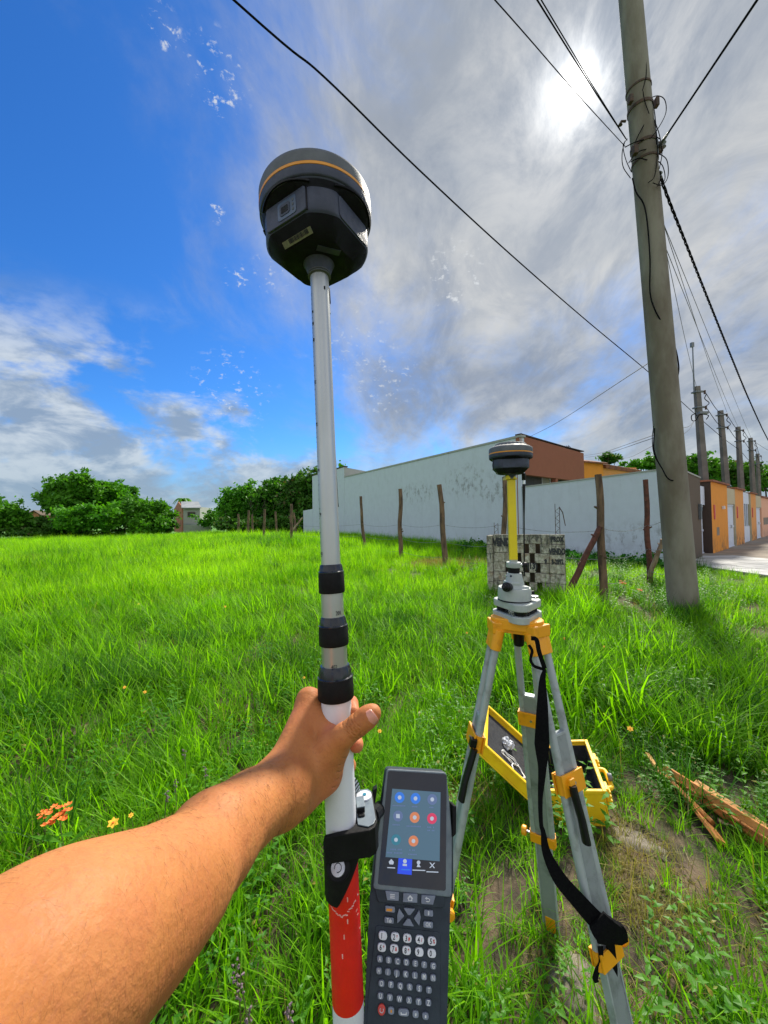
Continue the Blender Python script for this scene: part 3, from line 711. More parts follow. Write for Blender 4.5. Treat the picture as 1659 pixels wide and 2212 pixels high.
tree(300, 1160, 45, [(290, 1106, 38, 28), (325, 1115, 34, 28), (310, 1135, 44, 22)], 10000, .36, 'foliage', 'wide green bush right of the left trees, leaning to the grey house', 'bushes along the left edge of the field', 'bush', False)
tree(360, 1160, 47, [(342, 1120, 24, 24), (358, 1137, 17, 14)], 6000, .34, 'foliage_dark', 'dark bush that ends just before the small grey house', 'bushes along the left edge of the field', 'bush', False)
tree(20, 1160, 44, [(10, 1118, 34, 30), (45, 1132, 30, 22), (-40, 1115, 40, 34)], 9000, .38, 'foliage', 'dark green bush at the left edge below the far houses', 'bushes along the left edge of the field', 'bush', False)
tree(110, 1160, 44, [(100, 1138, 34, 18), (130, 1142, 30, 16)], 6000, .34, 'foliage_dark', 'low dark bush under the tallest left tree', 'bushes along the left edge of the field', 'bush', False)
tree(-110, 1150, 46, [(-110, 1100, 60, 40)], 6000, .42, 'foliage', 'green tree beyond the left edge of the field view', GL)
GR = 'trees left of the white house'
tree(520, 1150, 50, [(505, 1088, 32, 28), (530, 1070, 32, 22), (515, 1115, 38, 28)], 11000, .36, 'foliage_bright', 'light feathery tree right of the small grey house', GR)
tree(585, 1150, 48, [(580, 1068, 36, 22), (600, 1052, 28, 18), (580, 1100, 44, 34)], 13000, .36, 'foliage', 'feathery green tree with bare twigs in the middle clump', GR)
tree(655, 1150, 46, [(650, 1060, 36, 26), (680, 1045, 34, 26), (655, 1100, 48, 38)], 14000, .38, 'foliage_dark', 'tall dark tree behind the survey pole', GR)
tree(725, 1150, 47, [(722, 1036, 24, 26), (712, 1075, 26, 34)], 8000, .36, 'foliage', 'tree showing between the survey pole and white house tower', GR)
tree(560, 1160, 44, [(500, 1136, 34, 14), (560, 1138, 40, 16), (620, 1136, 40, 18)], 9000, .32, 'foliage_dark', 'low dark thicket under the middle trees', 'thickets under the far trees', 'bush', False)
tree(455, 1160, 58, [(455, 1124, 26, 14), (470, 1120, 16, 22)], 4000, .36, 'foliage', 'green bush just right of the small grey house', 'thickets under the far trees', 'bush', False)
tree(70, 1160, 44, [(-40, 1146, 40, 12), (20, 1150, 40, 10), (75, 1150, 40, 10), (130, 1151, 40, 9), (190, 1151, 36, 9), (245, 1151, 30, 9)], 7000, .3, 'foliage_dark', 'long low dark undergrowth at the foot of the left trees', 'bushes along the left edge of the field', 'bush', False)
# bare twigs over the middle clump
for k in range(26):
    u = rnd.uniform(480, 735); v = 1092 - (u - 470) * .22 + rnd.uniform(-6, 22); a = P(u, v + 26, 46); q = MB() if k == 0 else q
    q.tube([a, P(u + rnd.uniform(-8, 8), v + 8, 46), P(u + rnd.uniform(-16, 16), v - 8, 46)], [.03, .018, .008], 4)
o_ = q.build('bare_twigs', 'bark'); tag(o_, 'tangle of thin bare twigs rising over the middle trees', 'twigs', kind='stuff')
GB = 'trees behind the street fronts'
tree(1320, 1100, 60, [(1318, 992, 20, 10), (1312, 984, 9, 6)], 2200, .42, 'foliage_dark', 'small dark round tree above the orange house roof', GB)
tree(1390, 1100, 52, [(1385, 1004, 30, 11), (1425, 1000, 26, 14)], 6000, .4, 'foliage', 'long low tree crown behind the garden wall left of the concrete pole', GB)
tree(1490, 1100, 48, [(1485, 1008, 34, 22), (1520, 1020, 34, 24)], 8000, .4, 'foliage', 'dense tree behind the first small pole', GB)
tree(1580, 1100, 50, [(1560, 1022, 40, 26), (1600, 1028, 36, 26)], 8000, .4, 'foliage_dark', 'dense tree between the second and third small poles', GB)
tree(1660, 1100, 52, [(1650, 1032, 40, 26), (1700, 1030, 46, 30), (1620, 1045, 30, 20)], 8000, .4, 'foliage', 'tree mass at the right edge behind the pink wall', GB)
# palm behind the small house
pt = thing('palm_tree', 'small palm with drooping fronds behind the small grey house', 'tree', tuple(P(392, 1150, 68)))
pb = P(395, 1150, 68); ptop = P(396, 1082, 68)
MB().tube([pb, ptop], [.25, .18], 7).build('trunk', 'bark', pt)
for k in range(14):
    a = 2 * math.pi * k / 14 + rnd.uniform(-.2, .2); dr = Vector((math.cos(a), math.sin(a), 0)); q = MB(); L = rnd.uniform(1.3, 2.0); pts = []
    for j in range(7):
        s_ = j / 6; pts.append(ptop + dr * L * s_ + z3 * (.9 * s_ * (1 - s_) * 2 + .25 * s_ - .9 * s_ * s_ + .1))
    for j in range(6):
        a_, b_ = pts[j], pts[j + 1]; sd_ = dr.cross(z3) * .34 * (1 - abs(j / 5 - .4)); q.add([a_ - sd_ - z3 * .12, a_, a_ + sd_ - z3 * .12, b_ + sd_ * .8 - z3 * .12, b_, b_ - sd_ * .8 - z3 * .12], [(0, 1, 4, 5), (1, 2, 3, 4)])
    q.build('frond', 'foliage', pt)
# creeping vines at the foot of the garden wall
def vines(nm, lbl, pts, n, sz):
    t = leafcloud(nm, pts, n, sz, 'vine', None, 1.1); tag(t, lbl, 'creeper', kind='stuff')
bl = []
for k in range(26):
    y = 12.9 + k * .28; x = wall_x(y) - rnd.uniform(.3, 2.2); bl.append((Vector((x, y - rnd.uniform(0, 1.5), .12)), (.7, .6, rnd.uniform(.2, .42))))
vines('creeper', 'dark green broad leaved creeper covering the ground below the garden wall', bl, 9000, .13)
# ---------------------------------------------------------------- big concrete pole
PZ = 6.5
def pc(v): return CX + (1362 - CX) + (v - 0) * (1475 - 1362) / 1295.0      # pole centre column at row v
def ppt(v): return P(pc(v), v, PZ)
pt_, pb_ = ppt(0), ppt(1295)
pdir = (pt_ - pb_).normalized()
pbase = pb_ - pdir * (pb_.z + .35); ptop_ = pb_ + pdir * 10.6
def prad(v): return .221 + (.169 - .221) * (1295 - v) / 1295
L1 = (pt_ - pb_).length
up_ = thing('utility_pole', 'tall leaning round concrete utility pole in the foreground with tangled wires', 'utility pole', tuple(pbase))
rb = .221 + (.052 / L1) * (pb_ - pbase).length; rt_ = .221 - (.052 / L1) * 10.6
n = 14; q = MB(); q.tube([pbase.lerp(ptop_, i / n) for i in range(n + 1)], [rb + (rt_ - rb) * i / n for i in range(n + 1)], 28)
q.build('shaft', 'pole_concrete', up_, smooth=40)
def prim_band(v, h, r_, mt='rust', nm='band'):
    c_ = ppt(v); MB().lathe(c_ - pdir * h / 2, pdir, [(prad(v) + .001, 0), (prad(v) + r_, 0), (prad(v) + r_, h), (prad(v) + .001, h)], 24).build(nm, mt, up_, smooth=30)
for v, h_ in ((196, .03), (238, .05), (318, .05), (352, .035)): prim_band(v, h_, .012)
def onpole(u, v, off=.012):
    """a point on the camera side of the shaft seen at (u, v)"""
    k = PZ / F; dx = (u - pc(v)) * k / 1.25; r_ = prad(v) + off
    dz = math.sqrt(max(0, r_ * r_ - min(r_, abs(dx)) ** 2)); return P(u, v, PZ - dz * .8)
for (u, v, w, h_) in ((1362, 215, .05, .09), (1372, 325, .06, .1), (1424, 320, .07, .12), (1418, 222, .05, .1)):
    MB().box(onpole(u, v, .04), (w * .6, .04, h_ * .7)).build('clamp', 'rust', up_, bevel=.008)
c_ = onpole(1352, 262, .03); MB().tube([c_, P(1342, 262, PZ), P(1340, 270, PZ)], [.02, .018, .035], 8).build('hook', 'rust', up_)
for (u, v) in ((1425, 322), (1432, 312), (1424, 378)):
    MB().lathe(P(u, v, PZ - .05), (0, 0, 1), [(.02, -.06), (.045, -.05), (.03, -.01), (.05, .02), (.02, .06)], 12).build('insulator', 'galv', up_, smooth=40)
MB().hexa([P(1404, 303, PZ - .1), P(1422, 300, PZ - .1), P(1424, 345, PZ - .1), P(1406, 352, PZ - .1)], [P(1404, 303, PZ + .05), P(1422, 300, PZ + .05), P(1424, 345, PZ + .05), P(1406, 352, PZ + .05)]).build('bracket', 'galv', up_)
def spl(pts, k=6):
    """Catmull-Rom through 3D points"""
    pts = [Vector(p) for p in pts]; P_ = [pts[0] * 2 - pts[1]] + pts + [pts[-1] * 2 - pts[-2]]; out = []
    for i in range(1, len(P_) - 2):
        for j in range(k):
            t = j / k; a, b_, c2_, d_ = P_[i - 1:i + 3]
            out.append(.5 * ((2 * b_) + (-a + c2_) * t + (2 * a - 5 * b_ + 4 * c2_ - d_) * t * t + (-a + 3 * b_ - 3 * c2_ + d_) * t ** 3))
    return out + [pts[-1]]
loops = [[(1385, 70), (1393, 110), (1396, 160), (1388, 195)], [(1396, 155), (1388, 180), (1392, 215), (1402, 245)],
         [(1398, 215), (1420, 207), (1436, 216), (1438, 245), (1420, 280), (1404, 300)], [(1392, 195), (1408, 215), (1416, 260), (1418, 312)],
         [(1404, 240), (1416, 270), (1420, 330), (1414, 380), (1400, 395)], [(1350, 305), (1344, 330), (1346, 360), (1362, 385)],
         [(1420, 330), (1440, 345), (1443, 380), (1430, 400), (1410, 395)], [(1418, 345), (1432, 360), (1436, 388), (1420, 402)],
         [(1355, 300), (1346, 315), (1352, 345), (1364, 372)], [(1410, 250), (1424, 290), (1430, 330), (1424, 365)], [(1402, 380), (1412, 400), (1424, 395), (1428, 375)]]
for lp in loops:
    q = MB(); q.tube(spl([P(u, v, PZ - .12 - .03 * i) for i, (u, v) in enumerate(lp)]), .0065, 6); q.build('wire_loop', 'cable', up_, smooth=60)
for lp in ([(1350, 318), (1370, 308), (1395, 300), (1410, 292), (1425, 300)], [(1358, 352), (1375, 330), (1398, 322), (1420, 318)], [(1362, 350), (1380, 342), (1400, 346), (1425, 350)], [(1372, 308), (1380, 290), (1392, 268)]):
    q = MB(); q.tube(spl([onpole(u, v, .02) for (u, v) in lp]), .008, 6); q.build('wire_loop', 'cable', up_, smooth=60)
q = MB(); q.tube(spl([onpole(u, v, .012) for (u, v) in ((1366, 385), (1374, 415), (1390, 440), (1398, 480), (1404, 560), (1404, 630), (1415, 670), (1438, 710), (1458, 750), (1466, 790), (1464, 815))]), .011, 7)
q.build('drop_wire', 'cable', up_, smooth=60)
q = MB(); q.tube(spl([onpole(u, v, .012) for (u, v) in ((1414, 925), (1412, 965), (1418, 990), (1430, 1012), (1446, 1036), (1476, 1037))]), .010, 7)
q.tube(spl([onpole(u, v, .012) for (u, v) in ((1412, 920), (1409, 950), (1414, 985), (1436, 1022))]), .006, 6)
q.build('drop_wire', 'cable', up_, smooth=60)

# ---------------------------------------------------------------- small service poles in a row
SP = [(1505, 835, 1523, 1052, 17.3), (1556, 887, 1571, 1065, 21.3), (1594, 922, 1603, 1072, 25.4), (1621, 946, 1629, 1078, 29.5), (1636, 980, 1641, 1080, 36.0)]
SL = ['nearest small square concrete pole, with a thin steel mast on top', 'second small concrete pole behind the orange street wall', 'third small concrete pole, above the glazed gate', 'fourth small concrete pole near the right edge', 'farthest and shortest small concrete pole at the right edge']
spp = []
for (u0, v0, u1, v1, z), lb in zip(SP, SL):
    a = P(u1 - 1, v1, z); t_ = P(u0, v0, z); d = (a - t_).normalized(); g0 = t_ + d * (t_.z / -d.z)
    s_ = thing('utility_pole', lb, 'utility pole', tuple(g0), 'small poles behind the street fronts')
    r0, r1 = .17, .105
    MB().tube([g0 - z3 * .1, t_], [r0 * 1.25, r1 * 1.25], 4, up=FS).build('shaft', 'pole_concrete_far', s_)
    for hh in (.25, .95):
        c_ = t_ + d * hh; MB().box(c_, (.17, .14, .03)).build('band', 'galv', s_)
        q = MB(); q.tube([c_ + RT * .1, c_ + RT * .38], .02, 6); q.lathe(c_ + RT * .34, (0, 0, 1), [(.02, -.09), (.05, -.07), (.03, 0), (.05, .07), (.02, .09)], 8); q.build('insulator', 'rust', s_)
    q = MB(); q.tube(spl([t_ + d * .35 + RT * .4, t_ + d * .55 + RT * .32, t_ + d * .75 + RT * .5, t_ + d * .95 + RT * .2]), .018, 5); q.build('wire_loop', 'cable', s_)
    spp.append((t_, d, s_))
t_, d, s_ = spp[0]
ms = MB().tube([t_ + d * .2 - RT * .13, P(1496, 742, 17.3)], [.032, .022], 6).build('mast', 'galv', s_)
MB().box(P(1495, 745, 17.3), (.06, .05, .10)).build('mast_cap', 'galv', s_)
q = MB(); q.tube(spl([P(1503, 893, 17.1), P(1494, 898, 17.1), P(1495, 908, 17.1), P(1503, 908, 17.1), P(1512, 896, 17), P(1530, 897, 17), P(1526, 906, 17)]), .02, 5); q.build('wire_loop', 'cable', s_)
MB().box(P(1518, 892, 17.2), (.2, .1, .05)).build('splice_bracket', 'galv', s_)

# ---------------------------------------------------------------- overhead cables
def wire(pts, r, lbl, n=6, grp=None, mt='cable', name='overhead_cable'):
    q = MB(); q.tube(spl(pts, 8), r, n); o = q.build(name, mt, None, smooth=60); tag(o, lbl, 'cable', grp); return o
def iz(z0, z1, t): return 1 / ((1 - t) / z0 + t / z1)
main = [(505, 0), (700, 166), (900, 362), (1100, 547), (1270, 695), (1400, 803), (1470, 866), (1503, 896)]
u0, u1 = 505, 1503
pts = [P(u, v, iz(4.0, 17.1, (u - u0) / (u1 - u0))) for u, v in main]
ext = (pts[0] - pts[1]).normalized(); pts = [pts[0] + ext * 5 + z3 * .3] + pts
wire(pts, .0125, 'thick black cable crossing the whole sky down to the nearest small pole')
wire([P(1503, 896, 17.1), P(1560, 945, 21.5), P(1600, 975, 26), P(1635, 1008, 33), P(1700, 1050, 60)], .014, 'black cable sagging past the row of small poles toward the right')
a = P(1352, 306, PZ)
for k, (v0, off, lb) in enumerate([((1153, -12), 0, 'thick one of the thin wires, crossing beside the sun glare to the tall pole'), ((1162, -12), 9, 'thin wire running just right of its twin beside the sun glare'), ((1062, -8), 0, 'leftmost thin wire from the top edge to the tall pole clamp')]):
    e = P(v0[0], v0[1], 3.4); ex = (e - a).normalized() * 3
    e2 = P(1352 + off * .3, 300 - k * 6 + off, PZ) if k < 2 else P(1350, 316, PZ)
    wire([e + ex, e, e.lerp(e2, .5) - z3 * .02, e2], .007 if k == 0 else .0055, lb, 5, None, 'cable')
e = P(1645, -14, 3.9); s0 = P(1427, 312, PZ - .12)
wire([e + (e - s0), e, e.lerp(s0, .5), s0], .0145, 'thick black cable rising from the tall pole clamp to the top right corner')
MB().tube([s0 + (s0 - e).normalized() * .12, s0, s0 + (e - s0).normalized() * .35], [.045, .03, .016], 8).build('cable_grip', 'galv', up_)
# twisted cable toward the vanishing point
tp = [(1423, 372), (1446, 436), (1480, 522), (1530, 648), (1580, 772), (1620, 868), (1659, 950), (1690, 1000)]
tw_ = spl([P(u, v, iz(6.4, 26, ((u - 1423) / (1690 - 1423)) ** 1.0)) for u, v in tp], 40)
cum = 0; strands = [[], [], []]
for i, p in enumerate(tw_):
    if i: cum += (p - tw_[i - 1]).length
    d = (tw_[min(i + 1, len(tw_) - 1)] - tw_[max(0, i - 1)]).normalized(); x = d.cross(z3).normalized(); y = d.cross(x)
    for k in range(3):
        a_ = cum * 2 * math.pi / .62 + k * 2.1; strands[k].append(p + (x * math.cos(a_) + y * math.sin(a_)) * .015)
q = MB()
for s__ in strands: q.tube(s__, .0105, 5)
tag(q.build('twisted_cable', 'cable', None, smooth=60), 'twisted black power cable falling from the tall pole toward the right edge', 'cable')
bun = [((1432, 480), (1570, 890), 'leftmost thin grey wire sloping down behind the tall pole to the second small pole', 21.2), ((1434, 520), (1508, 850), 'short thin wire sloping down to the nearest small pole', 17.2), ((1440, 540), (1600, 935), 'thin grey wire sloping down toward the third small pole', 25), ((1428, 470), (1640, 985), 'outermost thin grey wire running down to the far small poles', 33)]
for (s0, e0, lb, z1) in bun:
    a_, b_ = P(*s0, 7.0), P(*e0, z1); wire([a_, a_.lerp(b_, .5) - z3 * .15, b_], .006, lb, 5, None, 'cable_grey')
lo = [((1130, 950), (1398, 786), 'thin service wire from the terracotta house up to the tall pole', 20, 6.8), ((1262, 984), (1412, 940), 'upper of three thin wires left of the tall pole above the trees', 30, 10), ((1264, 988), (1412, 946), 'middle of three thin wires left of the tall pole above the trees', 30, 10), ((1345, 990), (1412, 962), 'lowest of three thin wires left of the tall pole above the trees', 34, 12),
      ((1470, 925), (1503, 905), 'short upper wire between the tall pole and the nearest small pole', 12, 17), ((1472, 940), (1500, 908), 'short lower wire between the tall pole and the nearest small pole', 12, 17)]
for (s0, e0, lb, z0, z1) in lo:
    a_, b_ = P(*s0, z0), P(*e0, z1); wire([a_, a_.lerp(b_, .5) - z3 * .12, b_], .0085, lb, 4, None, 'cable_grey')
for k in range(4):
    t0, d0, _ = spp[k]; t1, d1, _ = spp[k + 1]
    nm_ = ['nearest and second', 'second and third', 'third and fourth', 'fourth and farthest'][k]
    for hh, w_ in ((.25, 'upper'), (.95, 'lower')):
        a_ = t0 + d0 * hh + RT * .36; b_ = t1 + d1 * hh + RT * .36
        wire([a_, a_.lerp(b_, .5) - z3 * .28, b_], .014, f'{w_} wire sagging between the {nm_} small poles', 4)
t0, d0, _ = spp[3]
wire([t0 + d0 * .3 + RT * .3, P(1665, 975, 24), P(1720, 985, 18)], .012, 'wire leaving the fourth small pole over the right edge', 4)

# ---------------------------------------------------------------- field fence
def post(nm, pts, r, lbl, mt='post_wood', grp='rough wooden posts of the wire fence', cat='fence post'):
    n = 9; A, B = Vector(pts[0]), Vector(pts[1]); q = MB(); L = []; rr = []
    ax = (B - A).normalized(); sx = ax.orthogonal()
    ph = rnd.uniform(0, 9)
    for i in range(n + 1):
        t = i / n; wob = Vector((noise.noise(Vector((ph, t * 3, 0))), noise.noise(Vector((ph, t * 3, 5))), 0)) * r * .75
        L.append(A.lerp(B, t) + wob * (1 if 0 < i < n else .5)); rr.append(r * (1.12 - .22 * t) * (1 + .1 * noise.noise(Vector((ph, t * 9, 8)))))
    q.tube(L, rr, 10)
    t = thing(nm, lbl, cat, tuple(A), grp)
    q.build('shaft', mt, t, smooth=50)
    kq = MB()
    for k in range(3):
        f_ = rnd.uniform(.3, .92); c_ = A.lerp(B, f_); an = rnd.uniform(0, 6.28); dr = Vector((math.cos(an), math.sin(an), .5))
        kq.tube([c_, c_ + dr * r * 1.5], [r * .5, r * .25], 6)
    kq.build('branch_stub', mt, t)
    return L[-1]
FP = []
def fpost(u0, v0, u1, v1, z, r, lbl, mt='post_wood', hide=.2, grp='rough wooden posts of the wire fence'):
    a, b_ = P(u0, v0, z), P(u1, v1, z); d = (a - b_).normalized(); g0 = b_ + d * ((b_.z + .05) / -d.z)
    post('fence_post', (g0, a), r, lbl, mt, grp); FP.append((g0, a))
fpost(780, 1072, 787, 1188, 18.5, .075, 'fence post just right of the survey pole, in front of the white wall')
fpost(864, 1056, 865, 1200, 15.2, .085, 'straight fence post second right of the survey pole')
fpost(949, 1047, 963, 1218, 12.5, .085, 'leaning fence post beside the patch of dry grass')
fpost(1090, 1030, 1089, 1160, 10.4, .065, 'fence post partly behind the yellow bar of the tripod')
fpost(1292, 1025, 1304, 1278, 7.3, .068, 'thick knotty fence post with a brace, left of the concrete pole')
fpost(1394, 1036, 1403, 1246, 9.0, .06, 'reddish fence post beside the tall concrete pole', 'post_red')
a = G(1222, 1276, .02); a = P(1222, 1276, 7.15); b_ = P(1297, 1138, 7.2)
post('fence_brace', (a - z3 * .1, b_), .055, 'dark red log brace leaning against the knotty fence post', 'post_red', None, 'brace')
a = P(1403, 1245, 8.9); b_ = P(1430, 1165, 8.6)
post('fence_brace', (a, b_), .05, 'short pale peeling brace between reddish post and concrete pole', 'pale_wood', None, 'brace')
grp2 = 'far wooden posts at the left end of the fence'
lf = [(492, 1130, 491, 1150, 44, 'tiny far post at the left start of the fence'), (515, 1110, 515, 1170, 31, 'leftmost full height far fence post'), (537, 1102, 535, 1171, 28, 'pale far post, second of the left group'),
      (544, 1111, 547, 1162, 34, 'short far post just right of the pale one'), (572, 1100, 569, 1175, 26, 'far post in the middle of the left group'), (595, 1105, 598, 1159, 32, 'dark far post right of the middle one'), (629, 1089, 628, 1178, 22, 'tallest post of the far group, near the survey pole'), (634, 1107, 640, 1156, 30, 'slanting far post directly behind the tallest one')]
for (u0, v0, u1, v1, z, lb) in lf: fpost(u0, v0, u1, v1, z, .08, lb, 'post_wood' if 'dark' in lb else 'post_wood', grp=grp2)
post('fence_brace', (P(622, 1158, 24), P(654, 1118, 24)), .06, 'thin diagonal brace beside the tallest far fence post', 'pale_wood', None, 'brace')
def barbed(pts, lbl, r=.0045):
    q = MB(); L = []
    for i in range(len(pts) - 1):
        a, b_ = Vector(pts[i]), Vector(pts[i + 1])
        for j in range(8):
            t = j / 8; L.append(a.lerp(b_, t) - z3 * .10 * 4 * t * (1 - t))
    L.append(Vector(pts[-1])); q.tube(L, r, 4)
    for i in range(len(L) - 1):
        n_ = max(1, int((L[i + 1] - L[i]).length / .14))
        for k in range(n_):
            c_ = L[i].lerp(L[i + 1], (k + .5) / n_); d = Vector((rnd.uniform(-1, 1), rnd.uniform(-1, 1), rnd.uniform(-1, 1))).normalized() * .02
            q.tube([c_ - d, c_ + d], .002, 3)
    tag(q.build('barbed_wire', 'galv'), lbl, 'wire', 'barbed wires strung between the fence posts')
def at_h(i, h_): g0, a = FP[i]; return g0.lerp(a, h_ / (a.z - g0.z))
for h_, lb in ((1.5, 'upper barbed wire crossing in front of the white wall'), (.95, 'middle barbed wire of the fence by the white wall'), (.45, 'lowest barbed wire just above the field grass')):
    barbed([at_h(12, min(1.9, h_)), at_h(0, h_), at_h(1, h_), at_h(2, h_), at_h(3, h_), at_h(4, h_ - .1)], lb)
for h_, lb in ((1.45, 'upper barbed wire between the knotty post and reddish post'), (.9, 'middle barbed wire between the knotty post and reddish post'), (.4, 'lower barbed wire between the knotty post and reddish post')):
    barbed([at_h(4, h_), at_h(5, h_), ppt(1240) + z3 * (h_ - .3)], lb)

# ---------------------------------------------------------------- old block wall with painted letters
A = P(1067, 1270, 7.75); A.z = 0; B = P(1222, 1270, 7.15); B.z = 0
bx = (B - A); BW = bx.length; bx.normalize(); bn = Vector((bx.y, -bx.x, 0))
if bn.dot(CAM - A) < 0: bn = -bn
bw = thing('block_wall', 'weathered concrete block wall with holes and painted black letters', 'wall', tuple(A), mtx=None)
fr_ = (bx, bn, z3)
def blk(x0, x1, h0, h1, d0, d1, nm='block', mt='block', wob=.004):
    q = MB(); c_ = A + bx * ((x0 + x1) / 2 + rnd.uniform(-wob, wob)) + z3 * ((h0 + h1) / 2 + rnd.uniform(-wob, wob) * .5) + bn * ((d0 + d1) / 2 + rnd.uniform(-wob, wob))
    q.box(c_, ((x1 - x0) / 2, (d1 - d0) / 2, (h1 - h0) / 2), fr_); return q.build(nm, mt, bw, bevel=.007)
rows = 7; HR = .185; W_ = BW
cw = .26                       # text column on the right end
hx = {1: [.605, .80], 2: [.47, .70], 3: [.26, .60, .80], 4: [.50, .70], 5: [.35, .60, .82], 6: [.45, .72], 0: []}
for r_ in range(rows):
    h1 = 1.29 - r_ * HR; h0 = h1 - HR + .008
    sag = 0
    holes = sorted(x * (W_ - cw) for x in hx.get(r_, [])); xs = [0.0]
    edges = []
    for hx_ in holes: edges.append((hx_ - .042, hx_ + .042))
    cur = .0
    for (a0, a1) in edges + [(W_ - cw, None)]:
        L = a0 - cur
        k = max(1, int(round(L / .3)))
        for j in range(k): blk(cur + L * j / k + .003, cur + L * (j + 1) / k - .003, h0, h1, -.09, .0)
        cur = a1 if a1 else cur
    blk(W_ - cw + .004, W_, h0, h1, -.09, .05 if r_ else .035)
    # side return on the left, thicker pier
    for j in range(1): 
        c_ = A - bx * .06 - bn * .1 + z3 * ((h0 + h1) / 2 - .02); MB().box(c_, (.055, .16, (h1 - h0) / 2), fr_).build('block', 'block', bw, bevel=.007)
MB().box(A + bx * (W_ / 2) + bn * (-.20) + z3 * .6, (W_ / 2, .03, .6), fr_).build('hole_shade_backing', 'brown_wall', bw)  # added backing sheet, brown colour standing in for shade inside the holes
def lat(x, h0, hh, w, nm, lean=0):
    q = MB(); b0 = A + bx * x - bn * .06 + z3 * h0
    for s_ in (0, w): q.tube([b0 + bx * s_, b0 + bx * s_ + z3 * hh * (1 if s_ == 0 else .9)], .0055, 5)
    n = int(hh / .07)
    for k in range(n):
        a_ = b0 + bx * (0 if k % 2 else w) + z3 * (hh * .85 * k / n + .02); c_ = b0 + bx * (w if k % 2 else 0) + z3 * (hh * .85 * (k + 1) / n + .02); q.tube([a_, c_], .0035, 4)
    q.build(nm, 'rust', bw)
    return b0
b0 = lat(W_ - .15, 1.25, .62, .075, 'rebar_lattice')
MB().tube([b0 + bx * .07 + z3 * .56, b0 + bx * .13 + z3 * .45, b0 + bx * .17 + z3 * .2], [.009, .009, .007], 5).build('bent_rebar', 'rust', bw)
lat(.02, 1.25, .28, .075, 'rebar_lattice')
def ptext(s, x, h_, size, d, sx=.8, rot=0):
    o_ = A + bx * x + z3 * h_ + bn * (d + .002)
    m_ = Matrix((bx, z3, bn)).transposed().to_4x4()
    if bx.cross(z3).dot(bn) < 0: m_ = Matrix((bx, z3, bn)).transposed().to_4x4()
    m_.translation = o_; m_ = m_ @ Matrix.Rotation(rot, 4, 'Z'); text_mesh(s, size, m_, 'painted_lettering', 'print_black', bw, sx=sx, bold=.012 * size / .2)
ptext('VEND', .17, 1.13, .21, .004, .62); ptext('PROX', W_ - .12, 1.20, .13, .037, .62)
ptext('VENDO', W_ - .125, .97, .155, .052, .5, R(2)); ptext('8-2892', W_ - .125, .78, .13, .052, .55, R(2))
ptext('(13)', (W_ - cw) * .70, .68, .15, .004, .75); ptext('9', (W_ - cw) * .93, .78, .10, .004, .9)

# ---------------------------------------------------------------- planks, stones
def plank(u0, v0, u1, v1, w, th, lbl, mt, h0=.06, h1=.1, roll=0.0):
    a, b_ = G(u0, v0, h0), G(u1, v1, h1); d = (b_ - a).normalized(); s_ = d.cross(z3).normalized(); n_ = s_.cross(d)
    s2 = s_ * math.cos(roll) + n_ * math.sin(roll); n2 = s2.cross(d)
    q = MB().box((a + b_) / 2, ((b_ - a).length / 2, w / 2, th / 2), (d, s2, n2)); o_ = q.build('plank', mt, None, bevel=.003); tag(o_, lbl, 'plank', 'loose planks lying in the grass')
plank(1440, 1662, 1680, 1812, .055, .035, 'longest orange wooden plank lying on top of the plank pile', 'plank', .1, .14, .5)
plank(1446, 1672, 1670, 1822, .07, .022, 'dark orange plank directly under the longest one', 'plank', .06, .09, -.5)
plank(1474, 1700, 1600, 1752, .05, .02, 'reddish plank crossing low between the two nearer planks', 'plank', .05, .05, .3)
plank(1484, 1722, 1560, 1822, .055, .018, 'shortest nearest plank pointing down toward the tripod', 'plank', .05, .04, .6)
plank(1500, 1690, 1655, 1790, .045, .02, 'pale split plank lying between the longest plank and the reddish one', 'plank_pale', .12, .06, -.2)
plank(1452, 1690, 1540, 1778, .03, .02, 'narrow broken plank on the left edge of the pile', 'plank', .09, .05, .9)
plank(1398, 1628, 1432, 1678, .03, .015, 'small splintered plank lying left of the pile', 'plank_pale', .05, .03, .3)
def rock(c_, rx, ry, rz, lbl, seed, mt='stone', nm='stone'):
    bm = bmesh.new(); bmesh.ops.create_icosphere(bm, subdivisions=4, radius=1)
    for v in bm.verts:
        n_ = v.co.copy(); f_ = 1 + .30 * noise.noise(n_ * 1.3 + Vector((seed, 0, 0))) + .12 * noise.noise(n_ * 4 + Vector((seed, 3, 0))) + .05 * noise.noise(n_ * 11)
        v.co = Vector((n_.x * rx * f_, n_.y * ry * f_, n_.z * rz * f_))
    me = bpy.data.meshes.new(nm); bm.to_mesh(me); bm.free(); me.shade_smooth(); me.materials.append(MT[mt])
    o = bpy.data.objects.new(nm, me); COL.objects.link(o); o.location = c_; o.rotation_euler = (0, 0, seed); tag(o, lbl, 'stone'); return o
g_ = G(1368, 1835); rock(g_ - z3 * .02, .13, .22, .07, 'large flat grey brown stone between the tripod legs and planks', 1.3)
g_ = G(1345, 1890); rock(g_ - z3 * .02, .12, .12, .05, 'medium earthy stone just below the large flat one', 2.1)
g_ = G(1245, 2135); rock(g_ - z3 * .01, .12, .10, .05, 'earth covered stone at the bottom between controller and front tripod leg', 4.4)
g_ = G(985, 1735); rock(g_ - z3 * .02, .09, .10, .05, 'small reddish stone right of the controller top', 5.7)
g_ = G(1440, 1990); rock(g_ - z3 * .02, .10, .16, .04, 'low mossy stone in the bare earth right of the strap knot', 7.3)
